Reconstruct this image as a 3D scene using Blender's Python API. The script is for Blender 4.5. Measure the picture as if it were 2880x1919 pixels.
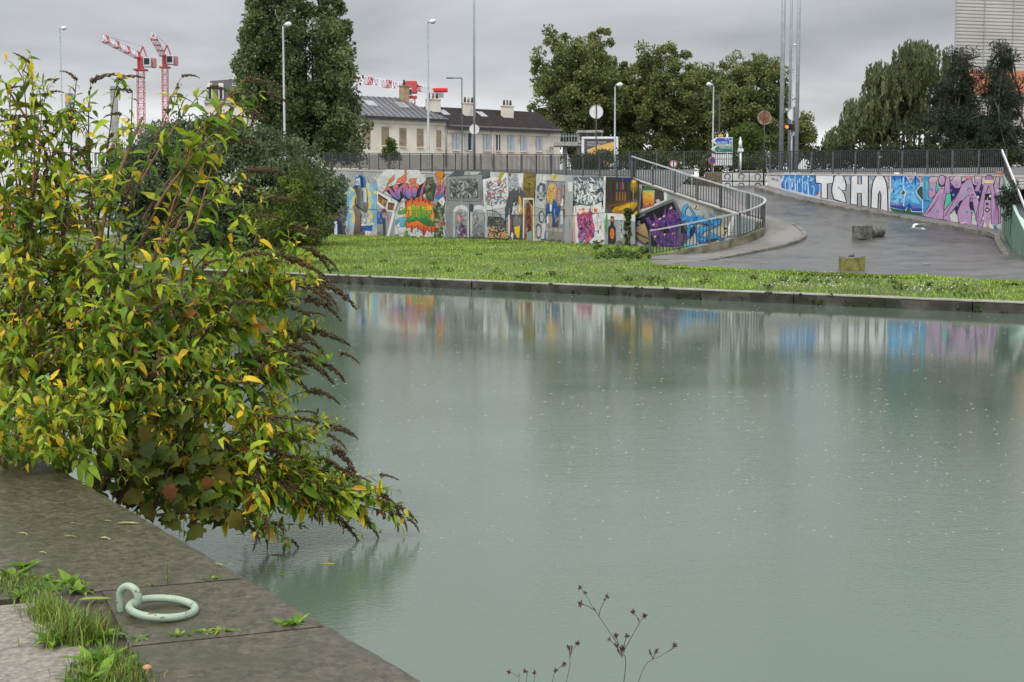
import bpy, math, random
import numpy as np
from mathutils import Vector, Matrix, noise as mnoise
from mathutils.geometry import tessellate_polygon

for o in list(bpy.data.objects): bpy.data.objects.remove(o)
S = bpy.context.scene
COL = S.collection
R = math.radians

# ---------------------------------------------------------------- camera
EYE = 2.4                       # metres above the water
FPX, CX, CY, HOR = 4000.0, 1440.0, 959.5, 605.0
PITCH = math.atan((CY-HOR)/FPX)
cam = bpy.data.objects.new('camera', bpy.data.cameras.new('camera'))
COL.objects.link(cam)
cam.location = (0, 0, EYE); cam.rotation_euler = (math.pi/2-PITCH, 0, 0)
cam.data.lens = 50; cam.data.sensor_width = 36; cam.data.clip_start = .05; cam.data.clip_end = 4000
S.camera = cam

# ---------------------------------------------------------------- overcast sky + soft sun
SUN_EL, SUN_AZ = 52, 205         # behind the camera, to its left
W = bpy.data.worlds.new('World'); S.world = W; W.use_nodes = True
nt = W.node_tree; nt.nodes.clear()
def N(t, **k):
    n = nt.nodes.new(t)
    for a, b in k.items(): setattr(n, a, b)
    return n
out = N('ShaderNodeOutputWorld'); mixs = N('ShaderNodeMixShader'); mixs.inputs[0].default_value = .93
bg1 = N('ShaderNodeBackground'); bg1.inputs[1].default_value = .1
sky = N('ShaderNodeTexSky', sky_type='NISHITA'); sky.sun_disc = False
sky.sun_elevation = R(SUN_EL); sky.sun_rotation = R(SUN_AZ)
nt.links.new(sky.outputs[0], bg1.inputs[0])
bg2 = N('ShaderNodeBackground'); bg2.inputs[1].default_value = 1.0
tc = N('ShaderNodeTexCoord'); sep = N('ShaderNodeSeparateXYZ'); nt.links.new(tc.outputs['Generated'], sep.inputs[0])
zab = N('ShaderNodeMath', operation='MAXIMUM'); nt.links.new(sep.outputs[2], zab.inputs[0]); zab.inputs[1].default_value = 0
zp = N('ShaderNodeMath', operation='ADD'); nt.links.new(zab.outputs[0], zp.inputs[0]); zp.inputs[1].default_value = .16
dx = N('ShaderNodeMath', operation='DIVIDE'); nt.links.new(sep.outputs[0], dx.inputs[0]); nt.links.new(zp.outputs[0], dx.inputs[1])
dy = N('ShaderNodeMath', operation='DIVIDE'); nt.links.new(sep.outputs[1], dy.inputs[0]); nt.links.new(zp.outputs[0], dy.inputs[1])
cmb = N('ShaderNodeCombineXYZ'); nt.links.new(dx.outputs[0], cmb.inputs[0]); nt.links.new(dy.outputs[0], cmb.inputs[1])
ns = N('ShaderNodeTexNoise'); ns.inputs['Scale'].default_value = .9; ns.inputs['Detail'].default_value = 5; ns.inputs['Roughness'].default_value = .5; ns.inputs['Distortion'].default_value = .35
nt.links.new(cmb.outputs[0], ns.inputs['Vector'])
# elevation ramp of a rain sky: pale band low down, grey deck, lighter again overhead
er = N('ShaderNodeValToRGB'); nt.links.new(zab.outputs[0], er.inputs[0])
els = er.color_ramp.elements
els[0].position = 0; els[0].color = (.92, .925, .93, 1)
els[1].position = 1; els[1].color = (1.15, 1.18, 1.22, 1)
for p, c in ((.035, (.80, .805, .81)), (.075, (.52, .527, .542)), (.12, (.375, .382, .398)), (.17, (.45, .458, .475)), (.26, (.64, .65, .67)), (.5, (.88, .895, .92))):
    e = els.new(p); e.color = (*c, 1)
nr = N('ShaderNodeMapRange'); nt.links.new(ns.outputs[0], nr.inputs[0])
nr.inputs[1].default_value = .3; nr.inputs[2].default_value = .7; nr.inputs[3].default_value = .6; nr.inputs[4].default_value = 1.36
mul = N('ShaderNodeMix', data_type='RGBA', blend_type='MULTIPLY'); mul.inputs[0].default_value = 1
nt.links.new(er.outputs[0], mul.inputs[6]); nt.links.new(nr.outputs[0], mul.inputs[7])
nt.links.new(mul.outputs[2], bg2.inputs[0])
nt.links.new(bg1.outputs[0], mixs.inputs[1]); nt.links.new(bg2.outputs[0], mixs.inputs[2]); nt.links.new(mixs.outputs[0], out.inputs[0])
sl = bpy.data.lights.new('sun', 'SUN'); sl.energy = 1.5; sl.angle = R(24); sl.color = (1, .97, .93)
so = bpy.data.objects.new('sun', sl); COL.objects.link(so)
so.rotation_euler = (R(90-SUN_EL), 0, R(180-SUN_AZ)); so.location = (0, -20, 60)
S.view_settings.view_transform = 'Standard'; S.view_settings.look = 'None'; S.view_settings.gamma = 1
S.view_settings.exposure = 0.4; S.view_settings.use_curve_mapping = False
S.render.engine = 'CYCLES'

# ---------------------------------------------------------------- helpers
rnd = random.Random(7)
rng = np.random.default_rng(11)
SP, CP = math.sin(PITCH), math.cos(PITCH)
def ray(x, y):
    u = (x-CX)/FPX; v = (CY-y)/FPX
    return Vector((u, CP+v*SP, -SP+v*CP))
def Pz(x, y, z):
    d = ray(x, y); t = (z-EYE)/d.z; return Vector((d.x*t, d.y*t, z))
def Pd(x, y, D):
    d = ray(x, y); t = D/d.y; return Vector((d.x*t, D, EYE+d.z*t))
def px_at(D): return FPX/D       # pixels per metre at distance D
def lin(c):
    return tuple((v/255/12.92 if v/255 <= .04045 else ((v/255+.055)/1.055)**2.4) for v in c)

def tag(o, label=None, cat=None, group=None, kind=None):
    if label: o['label'] = label
    if cat: o['category'] = cat
    if group: o['group'] = group
    if kind: o['kind'] = kind
    return o
def adopt(o, parent):
    if parent is not None:
        o.parent = parent
        o.matrix_parent_inverse = Matrix.Translation(-parent.location)
def empty(name, loc, label=None, cat=None, group=None, kind=None):
    o = bpy.data.objects.new(name, None); COL.objects.link(o); o.location = loc; o.empty_display_size = .2
    return tag(o, label, cat, group, kind)
def inst(name, me, parent=None, M=None):
    o = bpy.data.objects.new(name, me); COL.objects.link(o)
    if M is not None: o.matrix_world = M
    if parent is not None:
        o.parent = parent; o.matrix_parent_inverse = Matrix.Translation(-parent.location)
    return o
def np_mesh(name, V, F, cols=None, mat=None, smooth=False):
    """V (n,3), F (m,k) same k; cols per face (m,3)"""
    V = np.asarray(V, dtype=np.float32); F = np.asarray(F, dtype=np.int32)
    me = bpy.data.meshes.new(name); m, k = F.shape
    me.vertices.add(len(V)); me.vertices.foreach_set('co', V.ravel())
    me.loops.add(m*k); me.loops.foreach_set('vertex_index', F.ravel())
    me.polygons.add(m); me.polygons.foreach_set('loop_start', np.arange(0, m*k, k, dtype=np.int32))
    me.polygons.foreach_set('loop_total', np.full(m, k, dtype=np.int32))
    if smooth: me.polygons.foreach_set('use_smooth', np.ones(m, dtype=bool))
    me.update(calc_edges=True)
    if cols is not None:
        ca = me.color_attributes.new('Col', 'FLOAT_COLOR', 'CORNER')
        c = np.ones((m, k, 4), dtype=np.float32); c[:, :, :3] = np.asarray(cols, dtype=np.float32)[:, None, :]
        ca.data.foreach_set('color', c.ravel())
    if mat: me.materials.append(mat)
    return me

class MB:
    def __init__(s): s.v = []; s.f = []; s.c = []; s.cur = None
    def col(s, c): s.cur = c; return s
    def add(s, vs, fs):
        b = len(s.v); s.v += [tuple(p) for p in vs]
        for f in fs: s.f.append(tuple(i+b for i in f)); s.c.append(s.cur)
        return s
    def box(s, c, d, rz=0, bev=0):
        x, y, z = d[0]/2, d[1]/2, d[2]/2; ca, sa = math.cos(rz), math.sin(rz)
        vs = []
        if bev:
            for zz, k in ((-z, bev), (-z+bev, 0), (z-bev, 0), (z, bev)):
                for sx, sy in ((-1, -1), (1, -1), (1, 1), (-1, 1)):
                    X, Y = sx*(x-k), sy*(y-k); vs.append((c[0]+X*ca-Y*sa, c[1]+X*sa+Y*ca, c[2]+zz))
            fs = [(3, 2, 1, 0), (12, 13, 14, 15)]
            for r in range(3):
                for i in range(4): j = (i+1) % 4; fs.append((r*4+i, r*4+j, r*4+4+j, r*4+4+i))
            return s.add(vs, fs)
        for zz in (-z, z):
            for X, Y in ((-x, -y), (x, -y), (x, y), (-x, y)):
                vs.append((c[0]+X*ca-Y*sa, c[1]+X*sa+Y*ca, c[2]+zz))
        return s.add(vs, [(3, 2, 1, 0), (4, 5, 6, 7), (0, 1, 5, 4), (1, 2, 6, 5), (2, 3, 7, 6), (3, 0, 4, 7)])
    def bar(s, a, b, w, h=None, up=(0, 0, 1)):
        a = Vector(a); b = Vector(b); h = h or w
        t = (b-a).normalized(); u = t.cross(Vector(up))
        if u.length < 1e-4: u = t.cross(Vector((1, 0, 0)))
        u.normalize(); n = u.cross(t).normalized(); vs = []
        for p in (a, b):
            for i, j in ((-1, -1), (1, -1), (1, 1), (-1, 1)): vs.append(p+u*(w/2*i)+n*(h/2*j))
        return s.add(vs, [(3, 2, 1, 0), (4, 5, 6, 7), (0, 1, 5, 4), (1, 2, 6, 5), (2, 3, 7, 6), (3, 0, 4, 7)])
    def tube(s, pts, rad, n=8, cap=True):
        pts = [Vector(p) for p in pts]; m = len(pts)
        if not hasattr(rad, '__len__'): rad = [rad]*m
        vs = []; ref = None
        for i, p in enumerate(pts):
            t = (pts[min(i+1, m-1)]-pts[max(i-1, 0)]).normalized()
            if ref is None:
                ref = t.cross(Vector((0, 0, 1)));
                if ref.length < .05: ref = t.cross(Vector((1, 0, 0)))
            u = (ref-t*ref.dot(t)).normalized(); ref = u; w = t.cross(u)
            for k in range(n):
                a = 2*math.pi*k/n; vs.append(p+(u*math.cos(a)+w*math.sin(a))*rad[i])
        fs = []
        for i in range(m-1):
            for k in range(n):
                k2 = (k+1) % n; fs.append((i*n+k, i*n+k2, i*n+n+k2, i*n+n+k))
        if cap: fs += [tuple(range(n-1, -1, -1)), tuple((m-1)*n+k for k in range(n))]
        return s.add(vs, fs)
    def prism(s, poly, axis_o, ax, ay, d):
        """polygon (2D) in plane o+ax*x+ay*y extruded by vector d"""
        o = Vector(axis_o); ax = Vector(ax); ay = Vector(ay); d = Vector(d); n = len(poly)
        vs = [o+ax*x+ay*y for x, y in poly]; vs += [p+d for p in vs]
        fs = [tuple(range(n-1, -1, -1)), tuple(range(n, 2*n))]+[(i, (i+1) % n, (i+1) % n+n, i+n) for i in range(n)]
        return s.add(vs, fs)
    def mesh(s, name, mat=None, smooth=False):
        me = bpy.data.meshes.new(name); me.from_pydata(s.v, [], s.f); me.update()
        if any(c is not None for c in s.c):
            ca = me.color_attributes.new('Col', 'FLOAT_COLOR', 'CORNER'); arr = []
            for f, c in zip(s.f, s.c):
                c = c or (.5, .5, .5)
                if callable(c): arr += [(*c(s.v[i]), 1) for i in f]
                else: arr += [(*c, 1)]*len(f)
            ca.data.foreach_set('color', np.array(arr, dtype=np.float32).ravel())
        if mat: me.materials.append(mat)
        if smooth: me.polygons.foreach_set('use_smooth', [True]*len(me.polygons))
        return me
    def build(s, name, mat=None, parent=None, smooth=False):
        o = bpy.data.objects.new(name, s.mesh(name, mat, smooth)); COL.objects.link(o)
        adopt(o, parent); return o
def disc_pts(r, n=24): return [(r*math.cos(2*math.pi*i/n), r*math.sin(2*math.pi*i/n)) for i in range(n)]

# ---------------------------------------------------------------- materials
def material(name, c1, c2=None, scale=4, rough=.6, bump=0, bscale=None, c3=None, s3=1.2, t3=.55, metal=0, attr=None, transl=0, spec=.5, stretch=None, rough2=None, detail=6, w3=.08, nrough=.6, rp=(.36, .64), dist=.02):
    m = bpy.data.materials.new(name); m.use_nodes = True; t = m.node_tree; nd = t.nodes; nd.clear(); L = t.links.new
    o = nd.new('ShaderNodeOutputMaterial'); b = nd.new('ShaderNodeBsdfPrincipled')
    b.inputs['Roughness'].default_value = rough; b.inputs['Metallic'].default_value = metal
    b.inputs['Specular IOR Level'].default_value = spec
    tc = nd.new('ShaderNodeNewGeometry'); vec = tc.outputs['Position']
    if stretch:
        mp = nd.new('ShaderNodeMapping'); mp.inputs['Scale'].default_value = stretch; L(vec, mp.inputs[0]); vec = mp.outputs[0]
    def noise(sc, det=detail, dist=0):
        n = nd.new('ShaderNodeTexNoise'); n.inputs['Scale'].default_value = sc; n.inputs['Detail'].default_value = det
        n.inputs['Roughness'].default_value = nrough; n.inputs['Distortion'].default_value = dist; L(vec, n.inputs['Vector']); return n
    if attr:
        a = nd.new('ShaderNodeAttribute'); a.attribute_name = attr; csock = a.outputs[0]
        if c2:      # c2 = (lo,hi) multiplier noise
            n = noise(scale); mr = nd.new('ShaderNodeMapRange'); mr.inputs[1].default_value = .3; mr.inputs[2].default_value = .7
            mr.inputs[3].default_value = c2[0]; mr.inputs[4].default_value = c2[1]; L(n.outputs[0], mr.inputs[0])
            mx = nd.new('ShaderNodeMix'); mx.data_type = 'RGBA'; mx.blend_type = 'MULTIPLY'; mx.inputs[0].default_value = 1
            L(csock, mx.inputs[6]); L(mr.outputs[0], mx.inputs[7]); csock = mx.outputs[2]
    elif c2:
        n = noise(scale); r = nd.new('ShaderNodeValToRGB'); r.color_ramp.elements[0].position = rp[0]; r.color_ramp.elements[1].position = rp[1]
        r.color_ramp.elements[0].color = (*c1, 1); r.color_ramp.elements[1].color = (*c2, 1); L(n.outputs[0], r.inputs[0]); csock = r.outputs[0]
        if rough2 is not None:
            mr = nd.new('ShaderNodeMapRange'); mr.inputs[1].default_value = .35; mr.inputs[2].default_value = .65
            mr.inputs[3].default_value = rough; mr.inputs[4].default_value = rough2; L(n.outputs[0], mr.inputs[0]); L(mr.outputs[0], b.inputs['Roughness'])
    else:
        rg = nd.new('ShaderNodeRGB'); rg.outputs[0].default_value = (*c1, 1); csock = rg.outputs[0]
    if c3:
        n3 = noise(s3, 5, .5); r3 = nd.new('ShaderNodeValToRGB'); r3.color_ramp.elements[0].position = t3-w3; r3.color_ramp.elements[1].position = t3+w3
        r3.color_ramp.elements[0].color = (0, 0, 0, 1); r3.color_ramp.elements[1].color = (1, 1, 1, 1); L(n3.outputs[0], r3.inputs[0])
        mx = nd.new('ShaderNodeMix'); mx.data_type = 'RGBA'; L(r3.outputs[0], mx.inputs[0]); L(csock, mx.inputs[6]); mx.inputs[7].default_value = (*c3, 1); csock = mx.outputs[2]
    L(csock, b.inputs['Base Color'])
    if bump:
        nb = noise(bscale or scale*3, 8); bp = nd.new('ShaderNodeBump'); bp.inputs['Strength'].default_value = bump; bp.inputs['Distance'].default_value = dist
        L(nb.outputs[0], bp.inputs['Height']); L(bp.outputs[0], b.inputs['Normal'])
    if transl:
        tr = nd.new('ShaderNodeBsdfTranslucent'); L(csock, tr.inputs[0]); ms = nd.new('ShaderNodeMixShader'); ms.inputs[0].default_value = transl
        L(b.outputs[0], ms.inputs[1]); L(tr.outputs[0], ms.inputs[2]); L(ms.outputs[0], o.inputs[0])
    else: L(b.outputs[0], o.inputs[0])
    return m
M = {}
M['leaf'] = material('leaf', None, (.72, 1.45), 12, .5, attr='Col', transl=.42, spec=.25, nrough=.7)
M['tree_leaf'] = material('tree_leaf', None, (.7, 1.4), 1.1, .65, attr='Col', transl=.36, spec=.3)
M['grass_blade'] = material('grass_blade', None, (.7, 1.25), .5, .55, attr='Col', transl=.25)
M['paint'] = material('paint', None, (.82, 1.1), 1.6, .55, attr='Col', spec=.3)
M['plain'] = material('plain', None, (.88, 1.08), 6, .5, attr='Col')
M['wall'] = material('wall', (.33, .335, .33), (.44, .445, .44), .7, .8, .15, 12, c3=(.24, .235, .21), s3=.35, t3=.6)
M['wall_white'] = material('wall_white', (.47, .475, .47), (.58, .585, .575), .9, .8, .15, 12, c3=(.31, .30, .27), s3=.6, t3=.64)
M['wall_cap'] = material('wall_cap', (.40, .38, .35), (.55, .53, .50), 3, .8, .2, 20)
M['low_wall'] = material('low_wall', (.14, .135, .085), (.25, .23, .17), 2.2, .85, .3, 14, c3=(.08, .085, .045), s3=1.3, t3=.55)
M['asphalt'] = material('asphalt', (.05, .05, .047), (.118, .115, .106), .55, .24, .3, 50, c3=(.04, .042, .026), s3=.5, t3=.59, w3=.07, rough2=.5, nrough=.75, detail=10)
M['pavement'] = material('pavement', (.15, .135, .125), (.21, .20, .19), .8, .35, .12, 25, rough2=.55, c3=(.11, .1, .085), s3=.5, t3=.55)
M['kerb'] = material('kerb', (.10, .095, .075), (.21, .2, .18), 2.5, .7, .3, 14)
M['quay'] = material('quay', (.05, .045, .036), (.12, .11, .09), 1.6, .7, .45, 6, c3=(.03, .034, .016), s3=.9, t3=.5)
M['quay_top'] = material('quay_top', (.26, .245, .215), (.38, .36, .32), 3, .75, .3, 12)
M['stone'] = material('stone', (.026, .022, .013), (.165, .14, .094), 24, .26, .6, 120, c3=(.05, .05, .022), s3=3.6, t3=.54, rough2=.5, w3=.14, dist=.005, nrough=.8, detail=10, rp=(.40, .66))
M['path'] = material('path', (.15, .13, .105), (.31, .28, .235), 40, .6, .5, 70, c3=(.09, .075, .07), s3=3, t3=.56, dist=.006)
M['soil'] = material('soil', (.035, .025, .02), (.08, .06, .05), 20, .9, .6, 50)
M['ground'] = material('ground', (.045, .085, .014), (.085, .13, .026), .6, .8, .4, 5, c3=(.10, .115, .03), s3=.22, t3=.57)
M['upper'] = material('upper', (.09, .09, .09), (.14, .14, .135), .5, .7, .1, 20)
M['fence'] = material('fence', (.026, .029, .031), (.044, .048, .051), 3, .5, metal=0)
M['fence_post'] = material('fence_post', (.065, .074, .08), (.105, .115, .122), 3, .5)
M['rail_top'] = material('rail_top', (.36, .38, .385), (.46, .48, .485), 4, .42)
M['galv'] = material('galv', (.27, .29, .31), (.37, .39, .41), 5, .45, metal=.15)
M['darkpole'] = material('darkpole', (.03, .05, .05), (.05, .07, .07), 4, .5)
M['white_paint'] = material('white_paint', (.66, .67, .66), (.78, .79, .78), 3, .5)
M['red_paint'] = material('red_paint', (.5, .05, .05), (.62, .08, .07), 3, .5)
M['dark_glass'] = material('dark_glass', (.02, .025, .03), None, rough=.15)
M['bark'] = material('bark', (.05, .04, .03), (.10, .085, .065), 8, .85, .5, 20)
M['stem'] = material('stem', (.13, .062, .026), (.22, .11, .05), 14, .6, .2, 60)
M['stem_dark'] = material('stem_dark', (.035, .024, .014), (.07, .048, .028), 14, .7, .2, 60)
M['spike'] = material('spike', None, (.7, 1.3), 60, .8, attr='Col')
M['ring_paint'] = material('ring_paint', (.29, .39, .285), (.37, .46, .35), 9, .38, .08, 90, c3=(.11, .08, .045), s3=26, t3=.62, w3=.05)
M['cream'] = material('cream', (.70, .64, .52), (.82, .77, .66), .5, .85, c3=(.42, .36, .28), s3=.45, t3=.66)
M['cream2'] = material('cream2', (.66, .60, .51), (.78, .72, .63), .7, .85, c3=(.34, .29, .24), s3=.5, t3=.64)
M['brick_fill'] = material('brick_fill', (.24, .185, .12), (.36, .29, .2), 2.6, .9)
M['zinc'] = material('zinc', (.10, .10, .11), (.16, .16, .17), .5, .5, c3=(.08, .065, .06), s3=.3, t3=.62)
M['tile'] = material('tile', (.055, .048, .05), (.10, .082, .08), 2.5, .75, c3=(.21, .09, .07), s3=.9, t3=.68, w3=.03)
M['shutter'] = material('shutter', (.36, .40, .44), (.46, .50, .54), 3, .6)
M['cladding'] = material('cladding', (.45, .435, .405), (.52, .505, .475), .3, .6)
M['orange'] = material('orange', (.55, .17, .09), (.62, .22, .12), .6, .7)
M['concrete'] = material('concrete', (.30, .29, .27), (.43, .42, .40), 2, .8, .3, 20, c3=(.17, .16, .13), s3=1.6, t3=.58)
M['dark_conc'] = material('dark_conc', (.10, .10, .085), (.20, .195, .17), 6, .8, .5, 30, c3=(.045, .045, .035), s3=5, t3=.55)
M['yellow_conc'] = material('yellow_conc', (.13, .12, .02), (.27, .24, .06), 5, .75, .3, 18, c3=(.08, .085, .025), s3=3, t3=.56)
M['rust'] = material('rust', (.16, .05, .02), (.32, .14, .06), 2.4, .8, c3=(.45, .36, .27), s3=3, t3=.6)

# ================================================================ THE SETTING
# ---- far quay line: front top edge through two measured points
ZQ = .30
qa = Pz(924, 772, ZQ); qb = Pz(2856, 849, ZQ)
qd = (qb-qa).normalized(); qn = Vector((-qd.y, qd.x, 0))          # qn points away from the water
def Q(s, w, z=0): return Vector((qa.x+qd.x*s+qn.x*w, qa.y+qd.y*s+qn.y*w, z))
QLEN = (qb-qa).length
def qw(p): return (p.x-qa.x)*qn.x+(p.y-qa.y)*qn.y
# ---- water
def water_material():
    m = bpy.data.materials.new('canal_water'); m.use_nodes = True; t = m.node_tree; nd = t.nodes; L = t.links.new
    b = nd['Principled BSDF']; b.inputs['Base Color'].default_value = (.105, .148, .108, 1)
    b.inputs['IOR'].default_value = 1.333; b.inputs['Roughness'].default_value = .045
    g = nd.new('ShaderNodeNewGeometry')
    def nz(sc, st, det, rough=.5):
        mp = nd.new('ShaderNodeMapping'); mp.inputs['Scale'].default_value = st; mp.inputs['Rotation'].default_value = (0, 0, R(-14)); L(g.outputs['Position'], mp.inputs[0])
        n = nd.new('ShaderNodeTexNoise'); n.inputs['Scale'].default_value = sc; n.inputs['Detail'].default_value = det; n.inputs['Roughness'].default_value = rough
        L(mp.outputs[0], n.inputs['Vector']); return n
    n1 = nz(5, (.5, 1, 1), 3); n2 = nz(36, (.55, 1, 1), 3); n3 = nz(.16, (1, 1.6, 1), 3)
    a = nd.new('ShaderNodeMath'); a.operation = 'MULTIPLY_ADD'; L(n2.outputs[0], a.inputs[0]); a.inputs[1].default_value = .75; n1h = nd.new('ShaderNodeMath'); n1h.operation = 'MULTIPLY'; L(n1.outputs[0], n1h.inputs[0]); n1h.inputs[1].default_value = .55; L(n1h.outputs[0], a.inputs[2])
    patch = nd.new('ShaderNodeMapRange'); L(n3.outputs[0], patch.inputs[0]); patch.inputs[1].default_value = .35; patch.inputs[2].default_value = .68; patch.inputs[3].default_value = .35; patch.inputs[4].default_value = 1.0
    # calmer in the lee of the far bank, ruffled towards the open middle of the canal
    dt = nd.new('ShaderNodeVectorMath'); dt.operation = 'DOT_PRODUCT'; L(g.outputs['Position'], dt.inputs[0]); dt.inputs[1].default_value = tuple(qn)
    lee = nd.new('ShaderNodeMapRange'); L(dt.outputs['Value'], lee.inputs[0]); d0 = qa.dot(qn); lee.inputs[1].default_value = d0-12; lee.inputs[2].default_value = d0-44; lee.inputs[3].default_value = .09; lee.inputs[4].default_value = 2.0
    pl = nd.new('ShaderNodeMath'); pl.operation = 'MULTIPLY'; L(patch.outputs[0], pl.inputs[0]); L(lee.outputs[0], pl.inputs[1])
    h = nd.new('ShaderNodeMath'); h.operation = 'MULTIPLY'; L(a.outputs[0], h.inputs[0]); L(pl.outputs[0], h.inputs[1])
    bp = nd.new('ShaderNodeBump'); bp.inputs['Strength'].default_value = .55; bp.inputs['Distance'].default_value = .0105
    L(h.outputs[0], bp.inputs['Height']); L(bp.outputs[0], b.inputs['Normal'])
    return m
M['water'] = water_material()
w = MB(); w.add([(-160, -40, 0), (120, -40, 0), (120, 130, 0), (-160, 130, 0)], [(0, 1, 2, 3)])
tag(w.build('water', M['water']), 'grey green canal water pitted by rain', kind='structure')

def ground_z(X, Y):
    wv = (X-qa.x)*qn.x+(Y-qa.y)*qn.y
    z = ZQ-.02+.030*max(wv-.3, 0)
    z = min(z, .98+.004*max(wv-24, 0))
    return z
def Pg(x, y, dz=0):
    d = ray(x, y); lo, hi = 20.0, 300.0
    for _ in range(50):
        mid = (lo+hi)/2; t = mid/d.y
        if EYE+d.z*t > ground_z(d.x*t, mid)+dz: lo = mid
        else: hi = mid
    t = lo/d.y; return Vector((d.x*t, lo, EYE+d.z*t))
# ground sheet of the bank (runs on under everything, out to the horizon behind the walls)
# far quay wall: sections of concrete with a pale worn coping edge
qroot = empty('quay_wall', Q(QLEN/2, .2, 0), 'low dark mossy concrete quay wall with pale edge along the grass', 'quay wall')
s0 = -40.0; k = 0
while s0 < QLEN+16:
    ln = rnd.uniform(2.2, 3.4); f = MB()
    off = rnd.uniform(-.025, .02); n = 10
    for i in range(n+1):
        s_ = s0+.008+(ln-.016)*i/n
        e = rnd.uniform(-.012, .012)
        for w_, z_ in ((off+.03+rnd.uniform(-.02, .02), -.5), (off+.03+rnd.uniform(-.02, .02), .02), (off+.015+rnd.uniform(-.015, .015), .11), (off+e, .2), (off+e*.4, ZQ-.035)):
            f.v.append(tuple(Q(s_, w_, z_)))
    for i in range(n):
        for j in range(4): f.f.append((i*5+j, i*5+5+j, i*5+6+j, i*5+1+j)); f.c.append(None)
    f.f += [(0, 1, 2, 3, 4), tuple(n*5+4-j for j in range(5))]; f.c += [None]*2
    body = f.build('wall_section', M['quay'], qroot, True)
    c = MB(); n = 8; prof = lambda s_, o: [(o-.012, ZQ-.035), (o-.008, ZQ-.006), (o+.006, ZQ), (o+.30, ZQ+.004), (o+.30, ZQ-.2)]
    for i in range(n+1):
        s_ = s0+.006+(ln-.012)*i/n; o_ = off+rnd.uniform(-.012, .008)
        for w_, z_ in prof(s_, o_): c.v.append(tuple(Q(s_, w_, z_+rnd.uniform(-.004, .003))))
    for i in range(n):
        for j in range(4): c.f.append((i*5+j, i*5+5+j, i*5+6+j, i*5+1+j)); c.c.append(None)
    c.f += [(0, 1, 2, 3, 4), tuple(n*5+4-j for j in range(5))]; c.c += [None]*2
    c.build('coping', M['quay_top'], qroot)
    s0 += ln; k += 1

# ---- rail / ramp control lines (px, py, D)
BACK = [(1777, 502, 68.6), (1800, 510, 68.0), (1842, 524, 67.0), (1891, 541, 66.0), (1948, 561, 65.0), (2005, 579, 64.1), (2069, 600, 63.2), (2112, 612, 62.8), (2140, 622, 62.4)]
APEX = [(2152, 630, 62.1), (2150, 638, 61.8), (2140, 646, 61.5)]
FRONT = [(2118, 656, 61.2), (2090, 665, 60.9), (2040, 677, 60.5), (1990, 688, 60.2), (1930, 701, 59.7), (1872, 713, 59.2), (1828, 721, 58.8)]
fk0, fk1 = Pd(*BACK[0]), Pd(*BACK[6]); fkd = Vector((fk1.x-fk0.x, fk1.y-fk0.y, 0)).normalized(); fkn = Vector((fkd.y, -fkd.x, 0))
def on_flank(x, y):
    d = ray(x, y); t = fkn.dot(fk0-Vector((0, 0, EYE)))/fkn.dot(d); return Vector((0, 0, EYE))+d*t
rail_line = [on_flank(p[0], p[1]) for p in BACK[:7]]+[Pd(*p) for p in BACK[7:]+APEX+FRONT]
def smooth_line(pts, step=.12):
    out = []
    n = len(pts)
    for i in range(n-1):
        p0, p1, p2, p3 = pts[max(i-1, 0)], pts[i], pts[i+1], pts[min(i+2, n-1)]
        m = max(2, int((p2-p1).length/step))
        for k in range(m):
            t = k/m
            out.append(.5*((2*p1)+(p2-p0)*t+(2*p0-5*p1+4*p2-p3)*t*t+(3*p1-p0-3*p2+p3)*t**3))
    out.append(pts[-1]); return out
railS = smooth_line(rail_line)
KERB = [(1835, 745, 52.6), (1900, 740, 53.2), (1980, 732, 54.3), (2080, 714, 56), (2180, 693, 57.6), (2245, 674, 59), (2268, 658, 60.6), (2243, 634, 62.2), (2180, 613, 64.6), (2120, 598, 67), (2085, 575, 70), (2050, 545, 73), (2036, 530, 75)]
kerbL = smooth_line([Pd(*p) for p in KERB], .3)
RW0, RW1 = Pd(2158, 488, 74), Pd(2822, 492, 63)          # right-hand graffiti wall, top corners
def rwp(t, z=None):
    p = RW0.lerp(RW1, t); return Vector((p.x, p.y, p.z if z is None else z))
rwd = Vector((RW1.x-RW0.x, RW1.y-RW0.y, 0)).normalized(); rwn = Vector((rwd.y, -rwd.x, 0))   # towards camera
RWB = [(2158, 522), (2289, 557), (2503, 594), (2595, 610), (2700, 628), (2815, 648)]
def on_rw(x, y, off=0):
    d = ray(x, y); n = rwn; p0 = RW0+n*off
    t = n.dot(p0-Vector((0, 0, EYE)))/n.dot(d)
    return Vector((0, 0, EYE))+d*t
rw_base = [on_rw(*p) for p in RWB]
# asphalt height field from measured control points
ctrl = [(p.x, p.y, p.z-min(.11, .0+.03*i)) for i, p in enumerate([Pd(*q) for q in KERB])]
ctrl += [(p.x+rwn.x*.9, p.y+rwn.y*.9, p.z-.16) for p in rw_base]
for (x, y) in ((1840, 748), (1950, 754), (2100, 762), (2250, 768), (2400, 773), (2550, 779), (2700, 785), (2860, 795), (3000, 806)):
    p = Pg(x, y, .0); ctrl.append((p.x, p.y, p.z+.035))
for (x, y, D) in ((2860, 745, 51), (2790, 668, 60.5), (3000, 800, 46)):
    p = Pd(x, y, D); ctrl.append((p.x, p.y, p.z-.11))
for (x, y, D) in ((1990, 506, 78), (1900, 500, 79), (1800, 490, 79), (2150, 500, 80)):
    p = Pd(x, y, D); ctrl.append((p.x, p.y, p.z))
A = np.array(ctrl); XY = A[:, :2]
Dm = np.linalg.norm(XY[:, None]-XY[None], axis=2); n = len(A)
K = np.zeros((n+3, n+3)); K[:n, :n] = Dm; K[:n, n] = 1; K[:n, n+1:] = XY; K[n, :n] = 1; K[n+1:, :n] = XY.T
K[:n, :n] += np.eye(n)*-.15
NC = n
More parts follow.
